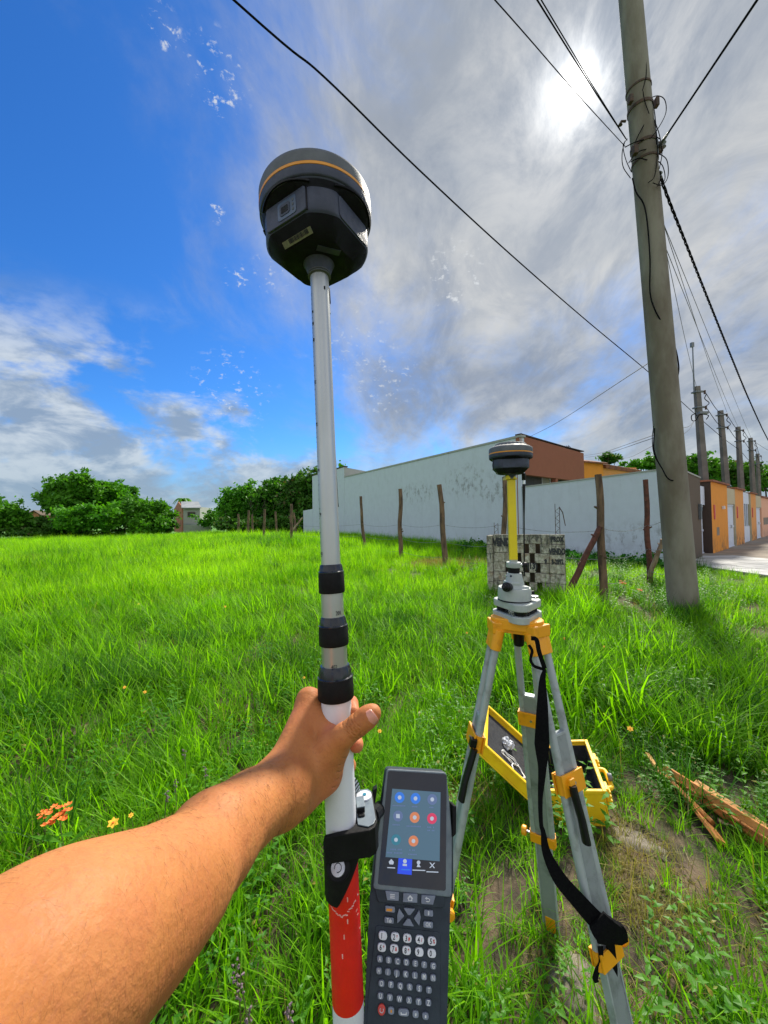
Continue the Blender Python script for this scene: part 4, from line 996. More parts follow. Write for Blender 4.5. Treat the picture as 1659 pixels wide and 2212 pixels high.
# litter ring by the leaning post
g_ = G(985, 1236); q = MB()
for k in range(30):
    a_ = rnd.uniform(0, 6.28); r_ = rnd.uniform(.3, .8); c_ = g_ + Vector((math.cos(a_) * r_ * 1.2, math.sin(a_) * r_ * .8, rnd.uniform(.04, .12)))
    ax = Vector((rnd.uniform(-1, 1), rnd.uniform(-1, 1), rnd.uniform(-.4, .4))).normalized(); ay = ax.cross(z3).normalized()
    q.box(c_, (rnd.uniform(.05, .16), rnd.uniform(.02, .05), .006), (ax, ay, ax.cross(ay)))
tag(q.build('rubble', 'tile', None), 'scattered white rubble around the foot of the leaning fence post', 'rubble', kind='stuff')
# ---------------------------------------------------------------- GNSS receiver (built once, copied)
def receiver(m, lbl, loc_hint=None):
    t = thing('gnss_receiver', lbl, 'receiver', mtx=m)
    k = .001
    def ring(prof, n=96, flat=None):
        vs = []; fs = []
        for (r_, z_) in prof:
            for i in range(n):
                a_ = 2 * math.pi * i / n; rr = r_
                if flat:
                    da = (a_ + math.pi / 4) % (math.pi / 2) - math.pi / 4
                    fd = flat(z_); rr = min(r_, fd / max(.3, math.cos(da)) if fd < r_ else r_)
                vs.append((rr * k * math.cos(a_), rr * k * math.sin(a_), z_ * k))
        mm = len(prof)
        fs = [(i * n + j, i * n + (j + 1) % n, (i + 1) * n + (j + 1) % n, (i + 1) * n + j) for i in range(mm - 1) for j in range(n)]
        fs += [tuple(range(n - 1, -1, -1)), tuple((mm - 1) * n + j for j in range(n))]
        q = MB(); q.add(vs, fs); return q
    flat = lambda z_: 50.5 if z_ <= 45.5 else (50.5 + (z_ - 45.5) * 1.8)
    def fl2(z_):
        if z_ < 17: return 36 + z_ * 14.5 / 17
        return flat(z_)
    ring([(56.4, 16.2), (57.4, 17.6), (58.5, 19.5), (58.5, 30), (58.8, 45)], flat=fl2).build('body', 'panel_plastic', t, smooth=32, world=False)
    ring([(58.7, 44.8), (58.9, 45.5), (59.8, 47.5), (60.8, 49.5), (61.6, 52)], flat=fl2).build('recess_shade', 'dark_plastic', t, smooth=32, world=False)  # same plastic as the body; dark colour stands in for shade under the brow
    ring([(61.6, 52.1), (62.0, 52.6), (62.4, 53.6)], flat=fl2).build('collar', 'panel_plastic', t, smooth=32, world=False)
    ring([(37, 0), (40, .6), (50, 9), (56.4, 16), (56.4, 16.4)], flat=fl2).build('underside', 'dark_plastic', t, smooth=32, world=False)
    ring([(62.4, 53.8), (63.8, 54.6), (64.4, 56), (64.6, 65.6)]).build('skirt', 'panel_plastic', t, smooth=40, world=False)
    ring([(64.2, 65.8), (64.9, 66.2), (64.9, 69.4), (64.2, 69.8)]).build('stripe', 'yellow_band', t, smooth=40, world=False)
    ring([(64.6, 70), (64.6, 82), (63.4, 86), (58, 90), (51, 93), (47.5, 95)]).build('upper_shell', 'grey_plastic', t, smooth=40, world=False)
    # ribbed dome
    n = 96; prof = [(47.3, 94.8), (45, 99), (41, 102.5), (30, 104.5), (.5, 105)]; vs = []
    for (r_, z_) in prof:
        for i in range(n):
            a_ = 2 * math.pi * i / n; rr = r_ * (1 + (.025 if (i // 2) % 2 else 0) * (r_ > 35)); vs.append((rr * k * math.cos(a_), rr * k * math.sin(a_), z_ * k))
    fs = [(i * n + j, i * n + (j + 1) % n, (i + 1) * n + (j + 1) % n, (i + 1) * n + j) for i in range(len(prof) - 1) for j in range(n)] + [tuple((len(prof) - 1) * n + j for j in range(n))]
    MB().add(vs, fs).build('ribbed_dome', 'grey_plastic', t, smooth=25, world=False)
    def rr_plate(cx_, cz_, w, h_, rad, d0, d1, face, tilt=0, hole=None):
        """rounded plate lying on one flat face; face = outward unit vector; local coords in mm"""
        fx = Vector((-face.y, face.x, 0)); pts = []
        for (sx_, sz_) in ((1, -1), (1, 1), (-1, 1), (-1, -1)):
            for j in range(5):
                a0 = {(1, -1): -90, (1, 1): 0, (-1, 1): 90, (-1, -1): 180}[(sx_, sz_)] + j * 22.5
                pts.append(((w / 2 - rad) * sx_ + rad * math.cos(R(a0)), (h_ / 2 - rad) * sz_ + rad * math.sin(R(a0))))
        q = MB(); q.prism([face * (d0 * k) + fx * ((cx_ + x) * k) + Vector((0, 0, (cz_ + z_) * k)) for x, z_ in pts], face * ((d1 - d0) * k)); return q
    dF = Vector((-1, 0, 0)); gF = Vector((0, -1, 0))
    for face, is_door in ((dF, 1), (gF, 0), (Vector((1, 0, 0)), 0), (Vector((0, 1, 0)), 0)):
        if is_door:
            rr_plate(0, 32, 56, 29, 3, 50.4, 53.0, face).build('battery_door', 'panel_plastic', t, world=False, bevel=.0006)
            rr_plate(0, 47.8, 42, 1.0, .4, 50.6, 52.0, face).build('door_ridge', 'dark_plastic', t, world=False)
            pp = rr_plate(3, 32, 26, 22, 3, 53.0, 53.6, face).build('port_plate', 'port_blue', t, world=False, bevel=.0004)
            rr_plate(0.5, 32, 14.5, 14, 3, 53.6, 54.2, face).build('port_rim', 'panel_plastic', pp, world=False, bevel=.0004)
            rr_plate(0.5, 31.5, 9.5, 7.5, 1, 54.1, 54.5, face).build('port_socket', 'foam', pp, world=False)
            for j in range(3): rr_plate(11.8, 37.5 - j * 5.5, 2.2, 3, .8, 53.6, 54.0, face).build('indicator', 'grey_plastic', pp, world=False)
            rr_plate(28.6, 32, .8, 28, .2, 50.0, 51.8, face).build('seam', 'black', t, world=False)
        else:
            rr_plate(0, 31, 52, 27, 4, 50.3, 51.8, face).build('grip_panel', 'panel_plastic', t, world=False, bevel=.0006)
        # curved brow above each face
        pts = []
        for j in range(13):
            a_ = math.atan2(face.y, face.x) + R(-33 + 66 * j / 12); zz_ = 47.5 + 6.0 * math.cos(R(-80 + 160 * j / 12)); rb9 = 61.6 + 1.4 * max(0, math.cos(R(-80 + 160 * j / 12))); pts.append((rb9 * k * math.cos(a_), rb9 * k * math.sin(a_), zz_ * k))
        MB().tube(pts, .0013, 6).build('brow_ridge', 'dark_plastic' if not is_door else 'black', t, world=False, smooth=60)
    # neck and ring
    MB().lathe((0, 0, 0), (0, 0, 1), [(11.8 * k, -14 * k), (12.4 * k, -12 * k), (15.8 * k, -4 * k), (18 * k, 0)], 32).build('neck', 'panel_plastic', t, smooth=40, world=False)
    for z_ in (-15, -12.5): MB().lathe((0, 0, z_ * k), (0, 0, 1), [(12 * k, 0), (13.2 * k, .4 * k), (13.2 * k, 1.6 * k), (12 * k, 2 * k)], 32).build('neck_ring', 'grey_plastic', t, smooth=40, world=False)
    # barcode sticker and faint ones, lying on the sloping underside near the door
    def under(x, y, z_): return Vector((x * k, y * k, z_ * k))
    sl = Vector((-14.5, 0, 17)).normalized()          # up the chamfer, door side
    nn_ = Vector((-17, 0, -14.5)).normalized(); ex = Vector((0, 1, 0))
    o_ = under(-40.0, -5, 4.6) + nn_ * .0016
    stk = MB().box(o_, (.020, .0034, .0003), (ex, sl, nn_)).build('barcode_sticker', 'sticker', t, world=False)
    q = MB()
    for j in range(16): q.box(o_ + ex * (-.015 + j * .0017) + nn_ * .0005 + sl * .0008, (rnd.choice((.0003, .0005, .0007)), .0022, .0002), (ex, sl, nn_))
    q.build('barcode', 'print_black', stk, world=False)
    q = MB().box(Vector((-.012, -.024, -.0004)), (.013, .004, .0003), (Vector((.8, -.6, 0)), Vector((.6, .8, 0)), z3)); q.build('small_sticker', 'panel_plastic', t, world=False)
    # whip antenna
    ax_ = Vector((.047 * math.cos(R(30)), .047 * math.sin(R(30)), 0))
    MB().lathe(ax_, (0, 0, -1), [(.0062, -.004), (.0062, .016), (.0048, .018)], 14).build('antenna_connector', 'black', t, smooth=40, world=False)
    MB().lathe(ax_ + Vector((0, 0, -.018)), (0, 0, -1), [(.0052, 0), (.0052, .012)], 14).build('antenna_collar', 'steel', t, smooth=40, world=False)
    MB().lathe(ax_ + Vector((0, 0, -.030)), (0, 0, -1), [(.0046, 0), (.0046, .02), (.0022, .085), (.0021, .245), (.0026, .25)], 12).build('antenna_whip', 'black', t, smooth=40, world=False)
    def squash(o):
        if o.type == 'MESH':
            for v in o.data.vertices:
                if v.co.z > 0: v.co.z *= .92
        for c_ in o.children: squash(c_)
    squash(t)
    return t

# ---------------------------------------------------------------- survey pole
Z0_, Z1_ = .45, .39
def plz(v): return 1 / (1 / Z0_ + (v - 600) * (1 / Z1_ - 1 / Z0_) / 1612)
def plu(v): return 690 + (v - 600) * 64 / 1612
def pl3(v): return P(plu(v), v, plz(v))
pA, pB = pl3(600), pl3(2212); pax = (pA - pB).normalized(); ptip = pB - pax * ((pB.z - .0) / pax.z)
rp = thing('range_pole', 'telescopic survey pole, silver above and red white below, gripped by the hand', 'survey pole', tuple(ptip))
def seg(v0, v1, r0, nm, mt, r1=None, n=36, **kw):
    a_, b_ = pl3(v0), pl3(v1); return MB().tube([a_, b_], [r0, r1 or r0], n).build(nm, mt, rp, smooth=40, **kw)
seg(596, 1224, .0105, 'upper_tube', 'alu'); seg(1275, 1336, .0120, 'middle_tube', 'alu'); seg(1388, 1442, .0137, 'inner_tube', 'alu')
seg(1505, 1796, .0160, 'white_tube', 'white_paint')
seg(1796, 2158, .0160, 'red_tube', 'red_paint')
wv = pl3(2158); wtip = ptip + pax * .12
MB().tube([wv, pB - pax * .15], .0159, 36).build('white_tube', 'white_paint', rp, smooth=40)
MB().tube([pB - pax * .15, pB - pax * .45], .016, 36).build('red_tube', 'red_paint', rp, smooth=40)
MB().tube([pB - pax * .45, wtip], .0159, 36).build('white_tube', 'white_paint', rp, smooth=40)
MB().tube([wtip, ptip + pax * .05, ptip - pax * .03], [.014, .011, .001], 20).build('point', 'steel', rp, smooth=40)
def collar(v0, v1, vr, rb_, rr_):
    a_, b_, c_ = pl3(vr), pl3(v1), pl3(v0)
    n = 40; H = (a_ - b_).length
    MB().lathe(b_, pax, [(rb_ * .96, 0), (rb_, .0012), (rb_, H * .5), (rb_ * .985, H - .001), (rb_ * .97, H)], n).build('grip_band', 'black_rubber', rp, smooth=40)
    H2 = (c_ - a_).length; q = MB(); x = pax.orthogonal().normalized(); y = pax.cross(x); vs = []; m_ = 24
    pr = [(rb_ * .99, .0002), (rb_ * .99, .0012), (rb_ * .93, .0022), (rb_ * .88, H2 * .75), (rb_ * .80, H2), (rb_ * .62, H2 + .0004)]
    for (r_, h_) in pr:
        for k in range(m_ * 2):
            a0 = math.pi * k / m_; f_ = r_ * (1 - (.035 if (k % 4 == 0 and .002 < h_ < H2 * .95) else 0)); vs.append(a_ + pax * h_ + (x * math.cos(a0) + y * math.sin(a0)) * f_)
    N = m_ * 2; fs = [(i * N + j, i * N + (j + 1) % N, (i + 1) * N + (j + 1) % N, (i + 1) * N + j) for i in range(len(pr) - 1) for j in range(N)] + [tuple(range(N - 1, -1, -1)), tuple((len(pr) - 1) * N + j for j in range(N))]
    MB().add(vs, fs).build('clamp_ring', MT['collar_gloss'], rp, smooth=28)
MT['collar_gloss'] = mat('collar_gloss', (.010, .013, .022), None, 40, .22)
collar(1219, 1280, 1237, .0142, 1); collar(1331, 1392, 1352, .0160, 1); collar(1436, 1507, 1462, .0193, 1)
# graduation marks and numbers on the upper tube (left side as seen)
pfx = RT - pax * RT.dot(pax); pfx.normalize(); pfn = pfx.cross(pax); 
if pfn.dot(CAM - pA) < 0: pfn = -pfn
q = MB()
for i in range(60):
    v = 640 + i * 10.2 * (1 - .0 * i)
    if v > 1208: break
    Ln = R(24) if i % 5 == 0 else R(13)
    c_ = pl3(v)
    for j in range(5):
        a_ = R(-78) + Ln * j / 4 * 1.0; a1 = R(-78) + Ln * (j + 1) / 4
        if j == 4: break
        d1 = pfx * math.sin(a_) + pfn * math.cos(a_); d2 = pfx * math.sin(a1) + pfn * math.cos(a1)
        q.add([c_ + d1 * .01056 - pax * .0003, c_ + d2 * .01056 - pax * .0003, c_ + d2 * .01056 + pax * .0003, c_ + d1 * .01056 + pax * .0003], [(0, 1, 2, 3)])
q.build('graduation', 'print_black', rp)
def poletext(s, v, ang, r_, size, rot=0):
    c_ = pl3(v); d1 = pfx * math.sin(ang) + pfn * math.cos(ang); tx = pfx * math.cos(ang) - pfn * math.sin(ang)
    m_ = Matrix((tx, pax, d1)).transposed().to_4x4(); m_.translation = c_ + d1 * (r_ + .0002); m_ = m_ @ Matrix.Rotation(rot, 4, 'Z')
    text_mesh(s, size, m_, 'printed_number', 'print_black', rp, sx=.7)
poletext('402', 1433, R(5), .0137, .0062); poletext('201', 1322, R(38), .0120, .0062)
for i, (v, s) in enumerate(((680, '60'), (705, '185'), (740, '180'), (830, '175'), (920, '170'), (1018, '165'), (1112, '160'), (1196, '155'))): poletext(s, v, R(-52), .0105, .0042, R(90))
MB().box(pl3(632) + (pfx * math.sin(R(38)) + pfn * math.cos(R(38))) * .0104, (.0011, .0006, .0018), (pfx, pfn, pax)).build('lock_hole', 'black', rp)
q = MB()
for k in range(26):                                    # scratches on the red paint
    a_ = R(-75 + k * 6); v = 1931 + 16 * math.cos(R((k - 12) * 12)) + rnd.uniform(-3, 3) if k < 22 else rnd.uniform(1900, 2060)
    d1 = pfx * math.sin(a_) + pfn * math.cos(a_); tx = pfx * math.cos(a_) - pfn * math.sin(a_)
    q.box(pl3(v) + d1 * .01605, (.0012, .0001, rnd.uniform(.0003, .0007)), ((tx + pax * rnd.uniform(-.5, .5)).normalized(), d1, pax))
for (u_, v) in ((-.5, 1808), (.05, 1990), (-.1, 2030), (.35, 1915), (.3, 1960)):
    d1 = pfx * math.sin(u_) + pfn * math.cos(u_); q.box(pl3(v) + d1 * .01605, (.0006, .0001, .0022), (pfx, d1, pax))
q.build('scratch', 'scratch', rp)

rm = frame(pl3(596) + pax * .013, (pax - RT * .012).normalized(), CAM) @ Matrix.Rotation(R(52), 4, 'Z')
rec1 = receiver(rm, 'large dark receiver on top of the held survey pole, seen from below')

# ---------------------------------------------------------------- controller bracket on the pole
bm_ = frame(pl3(1770), pax, CAM)
br = thing('pole_bracket', 'black clamp bracket with level bubble holding the controller beside the survey pole', 'bracket', mtx=bm_)
def bl(x, y, z_): return bm_ @ Vector((x, y, z_))
def lbox(c_, h_, nm, mt, bev=.0015, par=br, ax=None):
    q = MB().box(Vector(c_), h_, ax); return q.build(nm, mt, par, world=False, bevel=bev)
# arm block: flat topped plate with rounded outer corner
pts = [(-.017, -.0215), (.028, -.0215), (.034, -.018), (.0375, -.010), (.0375, .038), (.033, .0435), (.012, .0435), (.012, .004), (.0165, 0), (.0165, -.008), (.009, -.015), (-.017, -.0175)]
MB().prism([Vector((x, y, -.026)) for x, y in pts], (0, 0, .026)).build('arm_block', 'black_rubber', br, world=False, bevel=.0012)
MB().prism([Vector((x, y, .0002)) for x, y in [(.017, -.013), (.027, -.018), (.033, -.015), (.0358, -.009), (.0358, .037), (.032, .0420), (.015, .0420)]], (0, 0, .0012)).build('top_plate', 'rim_grey', br, world=False, bevel=.0004)
MB().lathe((0.0268, .0285, .0015), (0, 0, 1), [(.0085, 0), (.0085, .0015), (.0076, .002)], 28).build('bubble_level', 'key_white', br, smooth=30, world=False)
MB().lathe((0.0275, .0285, .0036), (0, 0, 1), [(.0022, 0), (.002, .0008)], 16).build('bubble', 'ic_teal', br, smooth=30, world=False)
q = MB().box((.0215, .0100, .0045), (.0042, .0085, .003)); q.build('release_lever', 'black', br, world=False, bevel=.001)
MB().box((.0215, .0100, .0082), (.0044, .0088, .0006)).build('lever_pad', 'rim_grey', br, world=False, bevel=.0005)
lbox((.0215, .004, .0015), (.0036, .008, .002), 'lever_base', 'black_rubber')
MB().lathe((.006, .036, .004), Vector((.5, .86, .0)), [(.012, 0), (.0125, .001), (.0125, .012), (.011, .013)], 32).build('clamp_knob', 'black', br, smooth=30, world=False)
q = MB()
for k in range(24):
    a_ = 2 * math.pi * k / 24; ax_ = Vector((.5, .86, 0)).normalized(); x_ = ax_.orthogonal().normalized(); y_ = ax_.cross(x_)
    q.box(Vector((.006, .036, .004)) + ax_ * .0065 + (x_ * math.cos(a_) + y_ * math.sin(a_)) * .0126, (.0007, .0055, .0007), (x_ * math.cos(a_) + y_ * math.sin(a_), ax_, ax_.cross(x_ * math.cos(a_) + y_ * math.sin(a_))))
q.build('knurling', 'rim_grey', br, world=False)
# clamp sleeve, front half round the pole, cut obliquely
vs = []; n = 30
for i in range(n + 1):
    a_ = R(-205) + R(215) * i / n; r_ = .0192
    zt = -.010 - .012 * max(0, math.cos(a_ + R(160))); zb = -.070 + .030 * max(0, (math.cos(a_ + R(0)) + .35))
    for r__ in (r_, .0164): vs += [(r__ * math.cos(a_), r__ * math.sin(a_), zt), (r__ * math.cos(a_), r__ * math.sin(a_), zb)]
fs = []
for i in range(n):
    a0 = i * 4; b0_ = a0 + 4; fs += [(a0, b0_, b0_ + 1, a0 + 1), (a0 + 2, a0 + 3, b0_ + 3, b0_ + 2), (a0, a0 + 2, b0_ + 2, b0_), (a0 + 1, b0_ + 1, b0_ + 3, a0 + 3)]
fs += [(0, 1, 3, 2), (n * 4, n * 4 + 2, n * 4 + 3, n * 4 + 1)]
MB().add(vs, fs).build('clamp_sleeve', 'black_rubber', br, smooth=45, world=False)
sd_ = Vector((-.12, -.80, .6)).normalized(); so_ = Vector((-.004, -.0165, -.034))
MB().lathe(so_, sd_, [(.0115, -.006), (.0115, .0045), (.010, .0055)], 28).build('button_boss', 'black_rubber', br, smooth=30, world=False)
MB().lathe(so_ + sd_ * .0057, sd_, [(.0072, 0), (.0068, .0008)], 28).build('silver_button', 'steel', br, smooth=30, world=False)
q = MB(); x_ = sd_.orthogonal().normalized(); y_ = sd_.cross(x_)
q.tube([so_ + sd_ * .0067 + (x_ * math.cos(a_) + y_ * math.sin(a_)) * .0034 for a_ in [R(20 + 300 * j / 16) for j in range(17)]], .0004, 5); q.build('button_mark', 'print_black', br, world=False)

# ---------------------------------------------------------------- controller
Tc, Bc = P(899.5, 1663, .485), P(879, 2212, .385)
dn = (Bc - Tc).normalized(); rx_ = P(966, 1668, .485) - P(833, 1659, .485); rx_ = (rx_ - dn * rx_.dot(dn)).normalized(); nz = rx_.cross(-dn)
cm = Matrix((rx_, -dn, nz)).transposed().to_4x4(); cm.translation = Tc
ct = thing('field_controller', 'dark grey handheld survey controller with lit touch screen and keypad', 'controller', mtx=cm)
def dev(u, v, h_=0):
    """picture point to a point on the face of the device (h_ above it)"""
    d = (P(u, v, 1) - CAM); t_ = ((Tc + nz * h_) - CAM).dot(nz) / d.dot(nz); p = CAM + d * t_
    return cm.inverted() @ p
def dpoly(pts, h0, h1, nm, mt, par, bev=0, smooth=None, **kw):
    L = [dev(u, v, 0) for u, v in pts]; q = MB().prism([Vector((p.x, p.y, h0)) for p in L], (0, 0, h1 - h0)); return q.build(nm, mt, par, world=False, bevel=bev, **kw)
K = lambda x, y: ((1430 + x / 4.0216) / 1.808, (3450 + y / 4.0216) / 1.808)       # keypad measurements
SC = lambda x, y: ((1480 + x / 4.61) / 1.808, (3000 + y / 4.61) / 1.808)          # screen measurements
def rounded(L, rad, n=4):
    out = []; m_ = len(L)
    for i in range(m_):
        p, a_, b_ = Vector(L[i]), Vector(L[i - 1]), Vector(L[(i + 1) % m_]); d1 = (a_ - p); d2 = (b_ - p); r_ = min(rad, d1.length * .45, d2.length * .45)
        s_, e_ = p + d1.normalized() * r_, p + d2.normalized() * r_
        for j in range(n + 1): t_ = j / n; out.append(tuple(s_ * (1 - t_) ** 2 + p * 2 * t_ * (1 - t_) + e_ * t_ * t_))
    return out
outline = [(833, 1659), (964, 1667), (980, 1800), (981, 1925), (973, 1960), (969, 2085), (966, 2212), (964, 2330), (784, 2330), (789, 2212), (794, 2080), (801, 1925), (815, 1790)]
body = dpoly(rounded(outline, 9), -.026, -.002, 'case', 'case_grey', ct, bev=.003, seg=3)
rim = dpoly(rounded([(835, 1661), (964, 1668.5), (976, 1800), (975, 1938), (806, 1920), (818, 1790)], 8), -.002, .0012, 'screen_rim', 'rim_grey', ct, bev=.0009)
dpoly(rounded([SC(165, 45), SC(1215, 110), SC(1198, 2200), SC(-20, 2085)], 5), .0012, .0017, 'screen_glass', 'glass_black', ct)
scr = dpoly([SC(238, 365), SC(1105, 430), SC(1088, 1668), SC(118, 1590)], .0018, .0020, 'screen', 'screen_lit', ct)
def disc(c_, rpx, h0, h1, nm, mt, par, n=20, sq=(1, 1.12)):
    L = [(c_[0] + rpx * sq[0] * math.cos(2 * math.pi * j / n), c_[1] + rpx * sq[1] * math.sin(2 * math.pi * j / n)) for j in range(n)]; return dpoly([SC(*p) for p in L], h0, h1, nm, mt, par)
for (x, y, mt_) in ((370, 522, 'ic_blue'), (655, 540, 'ic_blue'), (955, 557, 'ic_slate'), (342, 855, 'ic_slate'), (640, 880, 'ic_orange'), (950, 900, 'ic_red'), (305, 1280, 'ic_teal'), (618, 1303, 'ic_orange')):
    disc((x, y), 88, .0020, .0022, 'app_icon', mt_, scr); 
    g_ = rnd.choice(('sq', 'tri'))
    if g_ == 'sq': dpoly([SC(x - 35, y - 38), SC(x + 30, y - 34), SC(x + 32, y + 40), SC(x - 36, y + 34)], .0022, .0023, 'icon_symbol', 'ic_grey', scr)
    else: disc((x, y), 34, .0022, .0023, 'icon_symbol', 'ic_grey', scr, 12)
for (x0, x1, y) in ((245, 490, 665), (590, 705, 685), (905, 985, 700), (245, 410, 1010), (495, 755, 1035), (865, 1010, 1055), (870, 1000, 1112), (180, 430, 1450), (140, 430, 1510), (545, 665, 1465), (500, 710, 1540)):
    n = int((x1 - x0) / 26); q = MB()
    for j in range(n):
        if rnd.random() < .15: continue
        L = [dev(*SC(x0 + j * 26, y - 12 + j)), dev(*SC(x0 + j * 26 + 18, y - 12 + j)), dev(*SC(x0 + j * 26 + 18, y + 12 + j)), dev(*SC(x0 + j * 26, y + 12 + j))]; q.prism([Vector((p.x, p.y, .0020)) for p in L], (0, 0, .0001))
    q.build('icon_caption', 'ic_slate', scr, world=False)
tab = dpoly([SC(352, 1610), SC(595, 1632), SC(585, 1912), SC(330, 1888)], .0017, .0019, 'active_tab', 'tab_blue', ct)
dpoly([SC(175, 1675), SC(222, 1625), SC(268, 1680), SC(255, 1725), SC(188, 1720)], .0018, .0019, 'home_icon', 'ic_grey', ct)
disc((465, 1665), 34, .0019, .0020, 'profile_icon', 'ic_grey', tab); dpoly([SC(425, 1710), SC(500, 1716), SC(500, 1755), SC(425, 1748)], .0019, .0020, 'profile_icon', 'ic_grey', tab)
disc((710, 1690), 32, .0018, .0019, 'survey_icon', 'ic_grey', ct); dpoly([SC(675, 1770), SC(705, 1700), SC(750, 1772)], .0018, .0019, 'survey_icon', 'ic_grey', ct)
for a_, b_ in (((915, 1690), (995, 1790)), ((995, 1695), (915, 1785))): dpoly([SC(a_[0] - 10, a_[1]), SC(a_[0] + 12, a_[1]), SC(b_[0] + 10, b_[1]), SC(b_[0] - 12, b_[1])], .0018, .00195, 'tools_icon', 'ic_grey', ct)
for (x0, x1, y) in ((150, 290, 1780), (400, 555, 1815), (600, 830, 1825), (850, 1065, 1855)): dpoly([SC(x0, y - 10), SC(x1, y - 2), SC(x1, y + 16), SC(x0, y + 8)], .0019, .0020, 'tab_caption', 'ic_grey' if y > 1816 or y < 1800 else 'ic_blue', ct)
# deck and keys
dpoly(rounded([K(135, 75), K(1240, 145), K(1215, 390), K(185, 300)], 6), -.002, .0006, 'button_deck', 'case_grey', ct, bev=.0008)
dpoly(rounded([K(150, 665), K(1170, 775), K(1165, 2330), K(5, 2330), K(20, 1900)], 6), -.002, -.0008, 'keypad', 'case_grey', ct, bev=.0006)
dpoly(rounded([K(60, 140), K(1330, 215), K(1270, 2330), K(-40, 2330)], 6), -.004, -.0016, 'face_plate', 'case_grey', ct)
def ctext(s, x, y, size, h_, par, mt='print_white', sx=.8, nm='legend'):
    p = dev(*K(x, y)); m_ = Matrix.Translation((p.x, p.y, h_)); text_mesh(s, size, m_, nm, mt, par, world=False, sx=sx, bold=.0001, ext=.0001)
def key(L, nm, mt, h0=.0004, h1=.0022, bev=.0006, rad=5):
    return dpoly(rounded(L, rad / 4.02 / 1.808 * 1.8, 3), h0, h1, nm, mt, ct, bev=bev)
def rk(x, y, w, h_, nm='key', mt='key_grey', rad=9, h1=.0016):
    sk = .11; L = [K(x - w / 2, y - h_ / 2 - w * sk / 2), K(x + w / 2, y - h_ / 2 + w * sk / 2), K(x + w / 2, y + h_ / 2 + w * sk / 2), K(x - w / 2, y + h_ / 2 - w * sk / 2)]
    return dpoly(rounded(L, rad, 3), -.0008, h1, nm, mt, ct, bev=.0005)
k1 = key([K(300, 105), K(515, 125), K(508, 262), K(328, 250)], 'function_key', 'key_grey', .0006, .0026); 
for j in range(3): dpoly([K(375, 150 + j * 27), K(448, 156 + j * 27), K(448, 170 + j * 27), K(375, 164 + j * 27)], .0026, .0028, 'menu_bar', 'print_white', k1)
k2 = key([K(582, 140), K(802, 152), K(798, 292), K(574, 280)], 'function_key', 'key_grey', .0006, .0026)
dpoly([K(640, 222), K(688, 165), K(735, 225), K(722, 225), K(720, 262), K(656, 258), K(654, 222)], .0026, .0028, 'home_symbol', 'print_white', k2)
dpoly([K(668, 222), K(688, 200), K(706, 222), K(706, 248), K(670, 246)], .0028, .0029, 'home_symbol', 'key_grey', k2)
k3 = key([K(866, 170), K(1085, 184), K(1045, 322), K(862, 308)], 'function_key', 'key_grey', .0006, .0026)
q = MB(); q.tube([Vector((dev(*K(x, y)).x, dev(*K(x, y)).y, .0027)) for x, y in ((940, 215), (970, 222), (992, 240), (990, 262), (970, 272), (935, 268))], .00045, 5); q.build('back_symbol', 'print_white', k3, world=False)
dpoly([K(918, 218), K(950, 192), K(950, 244)], .0026, .0028, 'back_symbol', 'print_white', k3)
ky = rk(375, 400, 150, 95, mt='key_grey', rad=3); dpoly([K(318, 385), K(410, 388), K(405, 430), K(316, 425)], .0017, .0018, 'yellow_print', 'yellow_band', ky)
kt = rk(360, 575, 145, 95, rad=3); ctext('Tab', 360, 575, .0045, .0017, kt)
kq_ = rk(978, 462, 140, 100, rad=3); ctext('8', 978, 462, .0045, .0017, kq_)
ko = rk(972, 645, 150, 100, rad=3); ctext('OK', 972, 640, .0048, .0017, ko)
key([K(588, 378), K(765, 392), K(690, 488), K(655, 485)], 'arrow_key', 'key_grey', -.0008, .0018); key([K(640, 548), K(685, 550), K(748, 665), K(575, 648)], 'arrow_key', 'key_grey', -.0008, .0018)
key([K(518, 385), K(596, 505), K(490, 618), K(486, 500)], 'arrow_key', 'key_grey', -.0008, .0018); key([K(832, 412), K(856, 520), K(830, 655), K(750, 545)], 'arrow_key', 'key_grey', -.0008, .0018)
for (x, y, s) in ((675, 440, 'A'), (658, 598, 'V')): pass
for i, (x, y, s, s2) in enumerate([(262, 812, '1', ''), (455, 832, '2', '*'), (645, 855, '3', '#'), (840, 877, '4', '/'), (1032, 900, '5', '%'), (245, 995, '6', '*'), (440, 1018, '7', '&'), (634, 1045, '8', '*'), (832, 1070, '9', ''), (1028, 1090, '0', '')]):
    kk = rk(x, y, 132, 140, 'number_key', 'key_white', 13, .002); ctext(s, x - 18, y, .0062, .0021, kk, 'print_black')
    if s2: ctext(s2, x + 28, y + 2, .0042, .0021, kk, 'print_red')
let = [('A', 215, 1180), ('B', 353, 1198), ('C', 492, 1217), ('D', 630, 1232), ('E', 770, 1250), ('F', 910, 1270), ('G', 1052, 1290),
       ('H', 200, 1365), ('I', 340, 1383), ('J', 480, 1403), ('K', 620, 1418), ('L', 763, 1437), ('M', 907, 1457), ('N', 1050, 1478),
       ('O', 240, 1562), ('P', 388, 1580), ('Q', 535, 1602), ('R', 682, 1620), ('S', 832, 1642), ('T', 982, 1668),
       ('U', 225, 1758), ('V', 372, 1782), ('W', 522, 1805), ('X', 672, 1826), ('Y', 822, 1850), ('Z', 975, 1866)]
for (s, x, y) in let:
    kk = rk(x, y, 92, 112, 'letter_key', 'key_grey', 9); ctext(s, x, y, .0052, .0017, kk)
pk = dpoly([(K(243 + 60 * math.cos(t_), 1975 + 92 * math.sin(t_))) for t_ in [2 * math.pi * j / 18 for j in range(18)]], -.0008, .0016, 'power_key', 'print_red', ct, bev=.0005)
